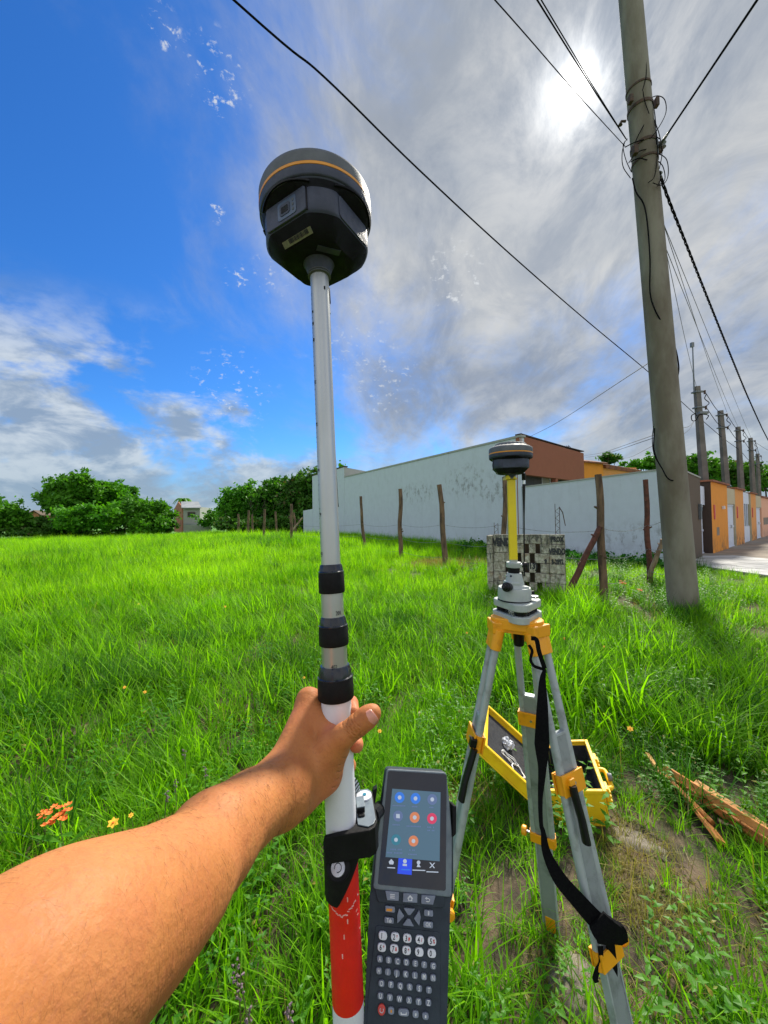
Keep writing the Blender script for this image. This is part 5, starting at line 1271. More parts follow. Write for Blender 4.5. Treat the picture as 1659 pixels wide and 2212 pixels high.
q = MB(); q.tube([Vector((dev(*K(243 + 28 * math.sin(R(a_)), 1978 - 38 * math.cos(R(a_)))).x, dev(*K(243 + 28 * math.sin(R(a_)), 1978 - 38 * math.cos(R(a_)))).y, .0017)) for a_ in range(40, 330, 24)], .0003, 4); q.build('power_symbol', 'print_white', pk, world=False)
for (x, y, w) in ((392, 1990, 96), (588, 2018, 170), (775, 2045, 96), (930, 2075, 100)):
    kk = rk(x, y, w, 120, 'function_key', 'key_grey', 10); 
    if w > 150: dpoly([K(540, 2005), K(556, 2006), K(556, 2030), K(620, 2034), K(620, 2010), K(634, 2011), K(634, 2052), K(540, 2046)], .0016, .0018, 'space_symbol', 'print_white', kk)
    else: dpoly([K(x - 10, y - 22), K(x + 14, y - 20), K(x + 12, y + 24), K(x - 12, y + 22)], .0016, .0018, 'key_symbol', 'yellow_band' if x < 400 else 'print_white', kk)
# cradle arms that belong to the bracket
for L, nm in (([(806, 1705), (815, 1700), (806, 1775), (798, 1780)], 'cradle_arm'), ([(977, 1738), (985, 1740), (984, 1800), (976, 1808)], 'cradle_arm')):
    Lp = [cm @ dev(u, v) for u, v in L]; q = MB().prism([p - nz * .024 for p in Lp], nz * .028); q.build(nm, 'black_rubber', br, bevel=.001)
Lp = [cm @ Vector((x, y, -.028)) for x, y in ((-.030, -.03), (.034, -.03), (.034, -.055), (-.030, -.055))]
MB().prism(Lp, -nz * .006).build('cradle_back', 'black_rubber', br, bevel=.001)
a_ = cm @ Vector((-.0415, -.045, -.016)); b_ = bl(.034, .018, -.014); MB().tube([a_, b_], [.008, .008], 12).build('cradle_link', 'black_rubber', br)

# ---------------------------------------------------------------- tripod
TZ = 1.19
def T4(x, y, dz=0): return P((1750 + x / 2.458) / 1.808, (1650 + y / 2.458) / 1.808, TZ + dz)
def q4(n_): return n_ * TZ / F / 4.444                 # length of n_ zoomed pixels at the tripod
HC = T4(675, 1905); HC = HC.copy()
X_, Y_ = Vector((1, 0, 0)), Vector((0, 1, 0))
tp = thing('tripod', 'grey aluminium survey tripod with yellow head, clamps and black carrying strap', 'tripod', (HC.x + .02, HC.y, 0))
def rtri(c_, r_, rad, n=8, rot=0):
    out = []
    for k in range(3):
        a_ = R(90 + rot + 120 * k); cc_ = c_ + Vector((math.cos(a_), math.sin(a_), 0)) * r_
        for j in range(n + 1): b_ = a_ + R(-60 + 120 * j / n); out.append(cc_ + Vector((math.cos(b_), math.sin(b_), 0)) * rad)
    return out
LA = [R(31), R(151), R(-89)]                            # leg bearings from straight ahead, clockwise
hrot = -31
MB().prism(rtri(HC - z3 * .018, .048, .036, rot=hrot), z3 * .034).build('head_plate', 'yellow_plastic', tp, bevel=.004)
MB().prism(rtri(HC - z3 * .028, .040, .030, rot=hrot), z3 * .010).build('head_lower_plate', 'yellow_plastic', tp, bevel=.002)
MB().lathe(HC - z3 * .075, z3, [(.014, 0), (.016, .01), (.016, .047)], 18).build('centre_screw', 'black', tp, smooth=40)
feet = []
lbls = ['rear leg of the tripod standing away from the camera', 'front leg of the tripod carrying the knotted strap', 'left leg of the tripod running behind the controller']
for i, (la, lb) in enumerate(zip(LA, lbls)):
    rad = Vector((math.sin(la), math.cos(la), 0)); tan = Vector((rad.y, -rad.x, 0))
    H0 = HC + rad * .068 - z3 * .026; Ft = Vector((HC.x + .02, HC.y, 0)) + rad * .36; Ft.z = hgt(Ft.x, Ft.y)
    ax = (Ft - H0).normalized(); L = (Ft - H0).length; nrm = ax.cross(tan).normalized()
    if nrm.dot(rad) < 0: nrm = -nrm
    at = lambda s_, o_=0, n__=0: H0 + ax * (L * s_) + tan * o_ + nrm * n__
    leg = MB(); c1s = (.27, .295, .26)[i]; c2s = (.655, .59, .63)[i]
    w0, w1 = .024, .031
    for sg in (-1, 1): leg.tube([at(.0, sg * w0), at((.67, .605, .645)[i], sg * w1)], .0112, 18)
    lo_ = leg.build('leg', 'alu_matte', tp, smooth=40, label=lb)
    # hinge block
    MB().hexa([HC + rad * .035 + tan * s1 * .034 + z3 * zz_ for s1, zz_ in ((-1, .0), (1, .0), (1, -.026), (-1, -.026))], [HC + rad * .088 + tan * s1 * .036 + z3 * zz_ for s1, zz_ in ((-1, .006), (1, .006), (1, -.03), (-1, -.03))]).build('hinge_block', 'yellow_plastic', lo_, bevel=.004)
    for sg in (-1, 1): MB().tube([at(-.005, sg * w0), at(.042, sg * w0 * 1.03)], .0165, 16).build('tube_socket', 'yellow_plastic', lo_, smooth=40, bevel=.0015)
    MB().box(at(.02, 0, 0), (w0 * .9, .0145, L * .0225), (tan, nrm, ax)).build('hinge_web', 'yellow_plastic', lo_, bevel=.002)
    # sliding inner section
    MB().box(at(.60, 0, -.001), (.0235, .0085, L * .395), (tan, nrm, ax)).build('sliding_section', 'alu_panel', lo_, bevel=.0015)
    MB().box(at(.204, 0, -.001), (.024, .009, .004), (tan, nrm, ax)).build('end_cap', 'alu_matte', lo_, bevel=.0015)
    for sg in (-1, 1): MB().box(at(.60, sg * .0255, -.001), (.0022, .0100, L * .39), (tan, nrm, ax)).build('guide_rail', 'alu_matte', lo_)
    # quick clamp with lever, lower clamp with thumb screw
    cw_ = .028 + .0135
    for sgn in (-1, 1): MB().box(at(c1s, 0, sgn * .0145), (cw_ + .001, .0028, .026), (tan, nrm, ax)).build('clamp_plate', 'yellow_plastic', lo_, bevel=.0012)
    for sg in (-1, 1): MB().tube([at(c1s - .018, sg * .0283), at(c1s + .018, sg * .0285)], .0142, 18).build('clamp_collar', 'yellow_plastic', lo_, smooth=40)
    MB().lathe(at(c1s, 0, .0175), nrm, [(.004, 0), (.004, .003)], 12).build('bolt', 'steel', lo_)
    MB().lathe(at(c1s, 0, -.0175), -nrm, [(.004, 0), (.004, .003)], 12).build('bolt', 'steel', lo_)
    for sgn in (-1, 1): MB().box(at(c2s, 0, sgn * .0145), (cw_, .0025, .019), (tan, nrm, ax)).build('clamp_plate', 'yellow_plastic', lo_, bevel=.001)
    for sg in (-1, 1): MB().tube([at(c2s - .015, sg * .0305), at(c2s + .015, sg * .0308)], .0140, 18).build('clamp_collar', 'yellow_plastic', lo_, smooth=40)
    ks = -1
    MB().tube([at(c2s, ks * .042), at(c2s, ks * .058)], .004, 10).build('thumb_screw_shaft', 'steel', lo_)
    MB().lathe(at(c2s, ks * .056), tan * ks, [(.008, 0), (.016, .002), (.017, .006), (.017, .014), (.013, .018)], 14).build('thumb_screw', 'yellow_plastic', lo_, smooth=30)
    # lever
    lv0 = {0: None, 1: (at(c1s, .020, .026), at(c1s + .095, .026, .036)), 2: (at(c1s + .01, -.044, .012), at(c1s + .12, -.060, .026))}[i]
    if lv0:
        a0, b0_ = lv0; q = MB(); dl = (b0_ - a0).normalized(); q.tube([a0 - dl * .002, a0.lerp(b0_, .15), a0.lerp(b0_, .6) + nrm * .003, b0_], [.016, .0155, .015, .016], 12, sq=(1, .6)); q.build('clamp_lever', 'black', lo_, smooth=40)
        MB().box(at(c1s - .004, .018 if i == 1 else -.040, .018), (.010, .010, .012), (tan, nrm, ax)).build('lever_block', 'black' if i == 2 else 'yellow_plastic', lo_, bevel=.002)
    # foot
    MB().box(at(.962, 0, 0), (.018, .011, L * .028), (tan, nrm, ax)).build('shoe', 'yellow_plastic', lo_, bevel=.003)
    MB().tube([at(.985), at(1.03)], [.009, .001], 10).build('spike', 'steel', lo_)
    MB().box(at(.935, 0, .022), (.014, .014, .004), (tan, nrm, ax)).build('foot_step', 'yellow_plastic', lo_, bevel=.002)
    feet.append((H0, ax, L, tan, nrm))
# carrying strap: a flat ribbon from the hinge down to a knot at the lower clamp of the front leg
def ribbon(pts, w, nm, par, th=.0012, widths=None):
    L = spl([P(*p) for p in pts], 6); q = MB(); m_ = len(L); vs = []
    for i, p in enumerate(L):
        d = (L[min(i + 1, m_ - 1)] - L[max(0, i - 1)]).normalized(); s_ = d.cross(FW); s_.normalize()
        ww = w if widths is None else widths[0] + (np.interp(i / (m_ - 1), np.linspace(0, 1, len(widths)), widths) - widths[0]); n_ = s_.cross(d)
        vs += [p - s_ * ww / 2, p + s_ * ww / 2, p + s_ * ww / 2 + n_ * th, p - s_ * ww / 2 + n_ * th]
    fs = [(i * 4 + j, i * 4 + (j + 1) % 4, (i + 1) * 4 + (j + 1) % 4, (i + 1) * 4 + j) for i in range(m_ - 1) for j in range(4)] + [(0, 1, 2, 3), tuple(m_ * 4 - 4 + j for j in range(4))]
    return q.add(vs, fs).build(nm, 'strap', par, smooth=40)
Z5 = lambda x, y, z: ((1700 + x / 2.074) / 1.808, (2350 + y / 2.074) / 1.808, z)
Z1 = lambda x, y, z: ((1900 + x / 1.508) / 1.808, (3000 + y / 1.508) / 1.808, z)
st = ribbon([Z5(888, 545, 1.06), Z5(870, 640, 1.05), Z5(868, 850, 1.03), Z5(865, 1150, 1.02), Z5(868, 1350, 1.01), Z5(852, 1600, 1.0), Z5(858, 1800, .99), Z1(335, 380, .985), Z1(355, 500, .98), Z1(430, 650, .965), Z1(540, 780, .95), Z1(640, 890, .94), Z1(720, 960, .93)],
       .03, 'strap', tp, widths=[.008, .018, .030, .040, .022, .012, .010, .012, .022, .034, .038, .042, .05])
ribbon([Z5(775, 295, 1.06), Z5(820, 310, 1.05), Z5(840, 400, 1.045), Z5(866, 480, 1.045), Z5(888, 545, 1.05)], .012, 'strap_loop', st)
ribbon([Z5(758, 350, 1.08), Z5(785, 400, 1.07), Z5(772, 470, 1.065), Z5(800, 520, 1.06), Z5(850, 540, 1.055), Z5(888, 550, 1.05)], .008, 'strap_loop', st)
q = MB()
for (a_, b_, c_, w) in (((640, 900), (700, 980), (815, 1030), .050), ((650, 940), (700, 1030), (800, 1040), .05), ((660, 1000), (720, 960), (810, 1000), .045)): pass
ribbon([Z1(650, 900, .93), Z1(700, 960, .92), Z1(760, 990, .925), Z1(812, 1020, .94)], .05, 'strap_knot', st, th=.012, widths=[.05, .062, .05, .028])
ribbon([Z1(690, 1040, .935), Z1(720, 1000, .925), Z1(780, 975, .93), Z1(815, 1035, .95)], .04, 'strap_knot', st, th=.010, widths=[.03, .05, .04, .02])
ribbon([Z1(730, 1040, .945), Z1(742, 1120, .95), Z1(758, 1180, .95), Z1(768, 1250, .95)], .02, 'strap_tail', st, widths=[.022, .02, .012, .004])
ribbon([Z1(672, 1050, .935), Z1(674, 1140, .935), Z1(655, 1190, .935), Z1(642, 1235, .935), Z1(650, 1265, .935)], .014, 'strap_tail', st, widths=[.014, .01, .014, .014, .01])

# ---------------------------------------------------------------- tribrach, adapter, bar
tb = thing('tribrach', 'grey levelling tribrach with optical plummet and black foot screws on the yellow tripod head', 'tribrach', tuple(T4(672, 1890)))
def lth(x, y0, prof, nm, mt, par=tb, n=36, smooth=35, dz=0, **kw):
    """profile in zoomed pixels measured down from y0"""
    o_ = T4(x, y0, dz); ax = (T4(x, y0 - 100, dz) - o_).normalized(); q = MB().lathe(o_, ax, [(q4(r_), q4(-h_)) for r_, h_ in prof], n); return q.build(nm, mt, par, smooth=smooth, **kw)
c0_ = T4(672, 1850); MB().prism([p for p in rtri(c0_ - z3 * .010, .050, .030, rot=hrot + 180 + 20)], z3 * .020).build('base_plate', 'inst_grey', tb, bevel=.002)
MB().prism([p for p in rtri(c0_ + z3 * .0103, .044, .026, rot=hrot + 180 + 20)], z3 * .0012).build('spring_plate', 'steel', tb)
for k in range(3):
    a_ = R(90 + hrot + 180 + 20 + 120 * k); fc = c0_ + Vector((math.cos(a_), math.sin(a_), 0)) * .050
    q = MB().lathe(fc + z3 * .010, z3, [(.006, 0), (.017, .002), (.018, .005), (.018, .014), (.016, .017), (.007, .018), (.007, .030)], 28); q.build('foot_screw', 'black', tb, smooth=30)
c1_ = T4(672, 1735); MB().prism([p for p in rtri(c1_ - z3 * .012, .048, .029, rot=hrot + 180 + 20)], z3 * .022).build('tribrach_plate', 'inst_grey', tb, bevel=.003)
c2_ = T4(825, 1668, -.02); MB().lathe(c2_, z3, [(.014, -.004), (.014, .002), (.011, .003)], 24).build('circular_level', 'steel', tb, smooth=30)
lth(637, 1692, [(152, 0), (156, 4), (156, 10), (150, 12)], 'seam_ring', 'black')
lth(637, 1690, [(154, 0), (154, -70), (150, -100), (146, -112)], 'lower_body', 'inst_grey')
MB().box(T4(610, 1550, -.008), (q4(60), q4(70), q4(28)), (RT, FW, UP)).build('plummet_housing', 'inst_grey', tb, bevel=.004)
MB().hexa([T4(620, 1560, -.03), T4(780, 1575, -.03), T4(775, 1650, -.04), T4(625, 1650, -.04)], [T4(620, 1560, .03), T4(780, 1575, .03), T4(775, 1650, .03), T4(625, 1650, .03)]).build('shoulder_block', 'inst_grey', tb, bevel=.003)
lth(636, 1600, [(98, 0), (84, -80), (74, -120), (68, -155), (62, -158)], 'cone_body', 'inst_grey')
lth(632, 1446, [(54, 0), (54, -56)], 'black_collar', 'black_rubber')
lth(630, 1390, [(68, 0), (70, -3), (70, -46), (66, -50)], 'upper_flange', 'inst_grey')
lth(628, 1341, [(38, 0), (38, -24)], 'stub', 'alu')
ep = T4(555, 1580, -.05); ed = (CAM - ep).normalized(); ed = (ed * .8 - RT * .5).normalized()
MB().lathe(ep - ed * .02, ed, [(q4(38), 0), (q4(44), .010), (q4(44), .018), (q4(36), .020), (q4(33), .026), (q4(22), .028), (q4(22), .034), (q4(12), .035)], 28).build('plummet_eyepiece', 'black', tb, smooth=28)
MB().lathe(ep + ed * .0155, ed, [(q4(7), 0), (q4(6), .001)], 14).build('eyepiece_lens', 'glass_black', tb)
MB().tube([T4(790, 1638), T4(825, 1632)], [q4(20), q4(22)], 14).build('side_screw', 'black', tb, smooth=40)
MB().tube([T4(548, 1468), T4(566, 1470)], [q4(8), q4(8)], 10).build('lock_pin', 'steel', tb)
MB().tube([T4(690, 1368), T4(716, 1368)], [q4(13), q4(13)], 12).build('knob_shaft', 'steel', tb, smooth=40)
MB().lathe(T4(712, 1368), RT, [(q4(24), 0), (q4(27), q4(6)), (q4(27), q4(40)), (q4(22), q4(46))], 12).build('clamp_knob', 'black', tb, smooth=30)
MB().lathe(T4(733, 1428), (T4(733, 1328) - T4(733, 1428)).normalized(), [(q4(12), 0), (q4(13), q4(8)), (q4(13), q4(40))], 14).build('antenna_clip', 'black', tb, smooth=40)
MB().lathe(T4(602, 1475, -.026), -FW, [(q4(11), 0), (q4(10), .002)], 14).build('level_mark', 'panel_plastic', tb)
yb = thing('extension_bar', 'bright yellow vertical height bar between the tribrach and the tripod receiver', 'bar', tuple(T4(627, 1318)))
a_, b_ = T4(627, 1318), T4(605, 548); dv_ = (b_ - a_).normalized(); sx_ = (RT - dv_ * RT.dot(dv_)).normalized(); sy_ = dv_.cross(sx_)
MB().box((a_ + b_) / 2, (q4(38), q4(16), (b_ - a_).length / 2), (sx_, sy_, dv_)).build('bar', 'bar_yellow', yb, bevel=.0015)
MB().prism([T4(548, 550, -.012), T4(566, 506, -.012), T4(634, 503, -.012), T4(668, 546, -.012), T4(640, 540, -.012), T4(566, 546, -.012)], FW * .028).build('top_lug', 'bar_yellow', yb, bevel=.001)
m2 = frame(T4(600, 497), (T4(598, 175) - T4(600, 497)).normalized(), CAM) @ Matrix.Rotation(R(4), 4, 'Z')
MT_ = receiver(m2, 'smaller looking dark receiver with yellow stripe on top of the tripod bar')
# the tripod's receiver has a longer whip reaching the clip
for ch in MT_.children:
    if ch.name.startswith('antenna_whip'):
        for v in ch.data.vertices:
            if v.co.z < -.1: v.co.z *= 1.13

# ---------------------------------------------------------------- yellow hard case, open in the grass
def gp(x, y, h_): p = G(x, y, h_); return p
E, F_, G_, H_ = G(1223, 1617, .2), G(1316, 1599, .2), G(1292, 1711, .2), G(1178, 1727, .2)
ce = (E + F_ + G_ + H_) / 4; ua = ((G_ - H_) + (F_ - E)) / 2; wv_ = ua.length; ua.normalize(); ub = z3.cross(ua); lv_ = ((E - H_) + (F_ - G_)).dot(ub) / 2
wv_, lv_ = .29, .40
ua = Vector((.93, -.28, .17)).normalized(); ub = Vector((.30, .94, .06)); ub = (ub - ua * ub.dot(ua)).normalized(); uc = ua.cross(ub)
wv_ = .31; ce = G(1306, 1712, .25) - ua * (wv_ / 2) + ub * (lv_ / 2) - uc * .19
hc_ = thing('hard_case', 'open bright yellow equipment case with black lining lying in the grass behind the tripod', 'case', tuple(ce))
def cb(a0, b0_, h_): return ce + ua * a0 + ub * b0_ + uc * h_
HT = .20; th = .008; x0, x1, y0, y1 = -wv_ / 2, wv_ / 2, -lv_ / 2, lv_ / 2
def cbox(a0, a1, b0_, b1_, h0, h1, nm, mt, par=None, bev=.004, label=None):
    return MB().hexa([cb(a0, b0_, h0), cb(a1, b0_, h0), cb(a1, b1_, h0), cb(a0, b1_, h0)], [cb(a0, b0_, h1), cb(a1, b0_, h1), cb(a1, b1_, h1), cb(a0, b1_, h1)]).build(nm, mt, par or hc_, bevel=bev, label=label)
bs = cbox(x0, x1, y0, y1, .02, .03, 'base_shell', 'case_yellow')
for nm_, (a0, a1, b0_, b1_) in dict(a=(x0, x0 + th, y0, y1), b=(x1 - th, x1, y0, y1), c=(x0 + th, x1 - th, y0, y0 + th), d=(x0 + th, x1 - th, y1 - th, y1)).items():
    cbox(a0, a1, b0_, b1_, .03, HT, 'case_side', 'case_yellow', bs)
rim_w = .016
for (a0, a1, b0_, b1_) in ((x0 - .01, x0 + .008, y0 - .01, y1 + .01), (x1 - .008, x1 + .01, y0 - .01, y1 + .01), (x0 + .008, x1 - .008, y0 - .01, y0 + .008), (x0 + .008, x1 - .008, y1 - .008, y1 + .01)):
    cbox(a0, a1, b0_, b1_, HT - .012, HT + .004, 'rim', 'case_yellow', bs, .003)
for (a0, a1, b0_, b1_) in ((x0 + th, x0 + .014, y0 + th, y1 - th), (x1 - .014, x1 - th, y0 + th, y1 - th), (x0 + .014, x1 - .014, y0 + th, y0 + .014), (x0 + .014, x1 - .014, y1 - .014, y1 - th)):
    cbox(a0, a1, b0_, b1_, .05, HT - .02, 'foam_wall', 'foam', bs, 0)
cbox(x0 + th, x1 - th, y0 + th, y1 - th, .031, .05, 'foam_floor', 'foam', bs, 0)
# latches and handle on the right side
for bb_ in (-.115, .115):
    lt = cbox(x1 + .010, x1 + .030, bb_ - .03, bb_ + .03, .08, .165, 'latch', 'case_yellow', hc_, .005)
    for j in range(3): cbox(x1 + .030, x1 + .036, bb_ - .024, bb_ + .024, .09 + j * .022, .103 + j * .022, 'latch_rib', 'case_yellow', lt, .002)
q = MB(); q.tube(spl([cb(x1 + .008, -.07, .12), cb(x1 + .05, -.065, .115), cb(x1 + .055, 0, .112), cb(x1 + .05, .065, .115), cb(x1 + .008, .07, .12)]), .012, 8); q.build('handle', 'case_yellow', hc_, smooth=50)
pk_ = MB().lathe(cb(x1 + .05, -.02, .14), ua, [(.018, 0), (.02, .006), (.018, .02)], 14).build('padlock', 'galv', hc_, smooth=40)
for bb_ in (y0 + .06, 0, y1 - .06): cbox(x0 + .03, x1 - .03, y0 - .008, y0, .05, .055, 'rib', 'case_yellow', bs, .001)
# lid hinged on the left side, thrown open
hp = cb(x0 - .012, 0, HT - .01); lt_dir = (-ua * math.cos(R(50)) + uc * math.sin(R(50))).normalized(); ln_ = lt_dir.cross(ub); 
if ln_.dot(CAM - hp) < 0: ln_ = -ln_
def lb_(s_, b0_, d_): return hp + lt_dir * s_ + ub * b0_ + ln_ * d_
def lbx(s0, s1, b0_, b1_, d0, d1, nm, mt, par, bev=.004):
    return MB().hexa([lb_(s0, b0_, d0), lb_(s1, b0_, d0), lb_(s1, b1_, d0), lb_(s0, b1_, d0)], [lb_(s0, b0_, d1), lb_(s1, b0_, d1), lb_(s1, b1_, d1), lb_(s0, b1_, d1)]).build(nm, mt, par, bevel=bev)
LW = wv_ + .02
ld = lbx(0, LW, y0 - .01, y1 + .01, -.062, -.052, 'lid', 'case_yellow', hc_)
for (s0, s1, b0_, b1_) in ((0, .012, y0 - .01, y1 + .01), (LW - .012, LW, y0 - .01, y1 + .01), (.012, LW - .012, y0 - .01, y0 + .002), (.012, LW - .012, y1 - .002, y1 + .01)): lbx(s0, s1, b0_, b1_, -.052, .0, 'lid_side', 'case_yellow', ld)
for (s0, s1, b0_, b1_) in ((-.002, .018, y0 - .014, y1 + .014), (LW - .018, LW + .006, y0 - .014, y1 + .014), (.018, LW - .018, y0 - .014, y0 + .006), (.018, LW - .018, y1 - .006, y1 + .014)): lbx(s0, s1, b0_, b1_, -.004, .008, 'lid_rim', 'case_yellow', ld, .003)
lbx(.02, LW - .02, y0 + .008, y1 - .008, -.05, -.025, 'lid_foam', 'foam', ld, .003)
for bb_ in (-.13, .13): lbx(LW + .006, LW + .03, bb_ - .028, bb_ + .028, -.03, -.01, 'catch', 'case_yellow', ld, .004)
def crumple(c_, rx, ry, rz, seed, lbl, rot=0, nm='plastic_bag', cat='bag'):
    bm = bmesh.new(); bmesh.ops.create_icosphere(bm, subdivisions=4, radius=1)
    for v in bm.verts:
        n_ = v.co.copy(); f_ = 1 + .5 * noise.noise(n_ * 2 + Vector((seed, 0, 0))) + .28 * abs(noise.noise(n_ * 5 + Vector((seed, 3, 0)))); v.co = Vector((n_.x * rx * f_, n_.y * ry * f_, n_.z * rz * f_))
    me = bpy.data.meshes.new(nm); bm.to_mesh(me); bm.free(); me.materials.append(MT['plastic_bag']); o = bpy.data.objects.new(nm, me); COL.objects.link(o); o.location = c_; o.rotation_euler = (0, 0, rot); tag(o, lbl, cat); return o
crumple(cb(-.03, -.13, .12), .045, .05, .07, 3.3, 'crumpled clear plastic bag standing in the yellow case base')
crumple(lb_(.16, .02, -.012), .03, .035, .03, 8.3, 'small crumpled plastic bag resting in the open yellow lid')
q = MB()
def ringp(cs, cb_, rs, rb2, n=28, ph=0): return [lb_(cs + rs * math.cos(2 * math.pi * j / n + ph), cb_ + rb2 * math.sin(2 * math.pi * j / n + ph), -.018 + .003 * math.sin(j)) for j in range(n + 1)]
q.tube(ringp(.09, -.13, .042, .042), .0028, 6); q.tube(ringp(.092, -.128, .038, .039), .0028, 6); q.tube(ringp(.15, -.085, .05, .018, ph=.5), .0026, 6); q.tube(ringp(.14, -.075, .055, .022, ph=.2), .0026, 6)
q.tube(spl([lb_(.09, -.16, -.016), lb_(.06, -.15, -.014), lb_(.04, -.12, -.014)]), .0026, 6)
tag(q.build('usb_cable', 'white_cable', None, smooth=60), 'coiled white cable lying in the black lining of the open lid', 'cable')
# ---------------------------------------------------------------- person: outstretched arm and gripping hand (one continuous skin)
def cs(u, v, z): return np.array([(u - CX) / F * z, -(v - CY) / F * z, z])
lo_b = np.array([-.30, -.44, -.12]); hi_b = np.array([.0, -.10, .47])
# sample grid follows the arm: work in blocks to stay small
hh = .0021
xs = np.arange(-.30, .006, hh, dtype=np.float32); ys = np.arange(-.335, -.122, hh, dtype=np.float32); zs = np.arange(-.085, .462, hh, dtype=np.float32)
GX, GY, GZ = np.meshgrid(xs, ys, zs, indexing='ij')
def rcone(a, b_, r1, r2):
    a = a.astype(np.float32); b_ = b_.astype(np.float32); ba = b_ - a; l2 = float(ba @ ba)
    px, py, pz = GX - a[0], GY - a[1], GZ - a[2]
    t = np.clip((px * ba[0] + py * ba[1] + pz * ba[2]) / l2, 0, 1)
    return np.sqrt((px - t * ba[0]) ** 2 + (py - t * ba[1]) ** 2 + (pz - t * ba[2]) ** 2) - (r1 + t * (r2 - r1))
def smin(a, b_, k):
    h_ = np.clip(.5 + .5 * (b_ - a) / k, 0, 1); return b_ + (a - b_) * h_ - k * h_ * (1 - h_)
wr = cs(606, 1712, .352)
A1, A2, A3 = cs(458, 1828, .258), cs(322, 1962, .207), cs(120, 2110, .162)
A4 = np.array([-.175, -.198, .075]); A5 = np.array([-.215, -.195, -.03])
# forearm: two bones side by side for an oval section that narrows to the wrist
off = np.array([.0, .012, .004])
AP = [(606, 1712, .352, .0240), (530, 1757, .314, .0232), (455, 1830, .263, .0262), (376, 1911, .224, .0296), (294, 1980, .196, .0320), (210, 2036, .176, .0338), (130, 2092, .160, .0352), (52, 2146, .147, .0364)]
pts_ = [cs(u, v, z) for u, v, z, r in AP]; rr_ = [q_[3] for q_ in AP]
el_ = pts_[-1] + (pts_[-1] - pts_[-3]) * 2.4; pts_.append(el_); rr_.append(.043); pts_.append(el_ + np.array([-.04, .01, -.06])); rr_.append(.047)
arm = None
for i_ in range(len(pts_) - 1):
    c_ = rcone(pts_[i_], pts_[i_ + 1], rr_[i_], rr_[i_ + 1]); arm = c_ if arm is None else smin(arm, c_, .016)
arm = smin(arm, rcone(wr + off * .55, pts_[2] + off * .5, .0215, .0262), .012)
HA = lambda u, v, z: cs(u, v, z)
idx_m, mid_m, rng_m, pin_m = HA(666, 1512, .423), HA(656, 1574, .424), HA(652, 1640, .420), HA(656, 1697, .411)
palm = rcone(wr, idx_m, .0225, .0112)
for m_, r_ in ((mid_m, .0120), (rng_m, .0115), (pin_m, .0110)): palm = smin(palm, rcone(wr, m_, .0215, r_), .012)
palm = smin(palm, rcone(HA(640, 1690, .372), HA(722, 1612, .387), .0205, .0135), .012)      # thenar
palm = smin(palm, rcone(HA(640, 1726, .370), HA(700, 1672, .388), .0175, .0165), .012)      # heel
palm = smin(palm, rcone(HA(700, 1672, .388), HA(722, 1615, .386), .0160, .0130), .010)
palm = smin(palm, rcone(idx_m, HA(715, 1590, .393), .0100, .0075), .012)                    # web of the thumb
thumb = rcone(HA(715, 1614, .383), HA(742, 1590, .3795), .0138, .0115)
thumb = smin(thumb, rcone(HA(742, 1590, .3795), HA(774, 1565, .3795), .0112, .0108), .004)
thumb = smin(thumb, rcone(HA(774, 1565, .3795), HA(794, 1549, .381), .0103, .0105), .004)
thumb = smin(thumb, rcone(HA(794, 1549, .381), HA(805, 1540, .382), .0105, .0088), .004)
def finger(pts, rs):
    f_ = None
    for i in range(len(pts) - 1):
        c_ = rcone(pts[i], pts[i + 1], rs[i], rs[i + 1]); f_ = c_ if f_ is None else smin(f_, c_, .004)
    return f_
f1 = finger([idx_m, HA(728, 1512, .444), HA(757, 1520, .428), HA(764, 1537, .414)], [.0105, .0092, .0082, .0068])
f2 = finger([mid_m, HA(728, 1578, .445), HA(764, 1590, .430), HA(770, 1610, .406)], [.0110, .0095, .0086, .0078])
f3 = finger([rng_m, HA(728, 1644, .442), HA(753, 1654, .429), HA(752, 1662, .425)], [.0105, .0090, .0078, .0070])
f4 = finger([pin_m, HA(728, 1704, .436), HA(748, 1712, .427)], [.0098, .0080, .0068])
fing = smin(smin(f1, f2, .0015), smin(f3, f4, .0015), .0015)
hand = smin(palm, thumb, .007); hand = smin(hand, fing, .0045)
vol = smin(arm, hand, .014)
del arm, palm, thumb, fing, f1, f2, f3, f4, hand
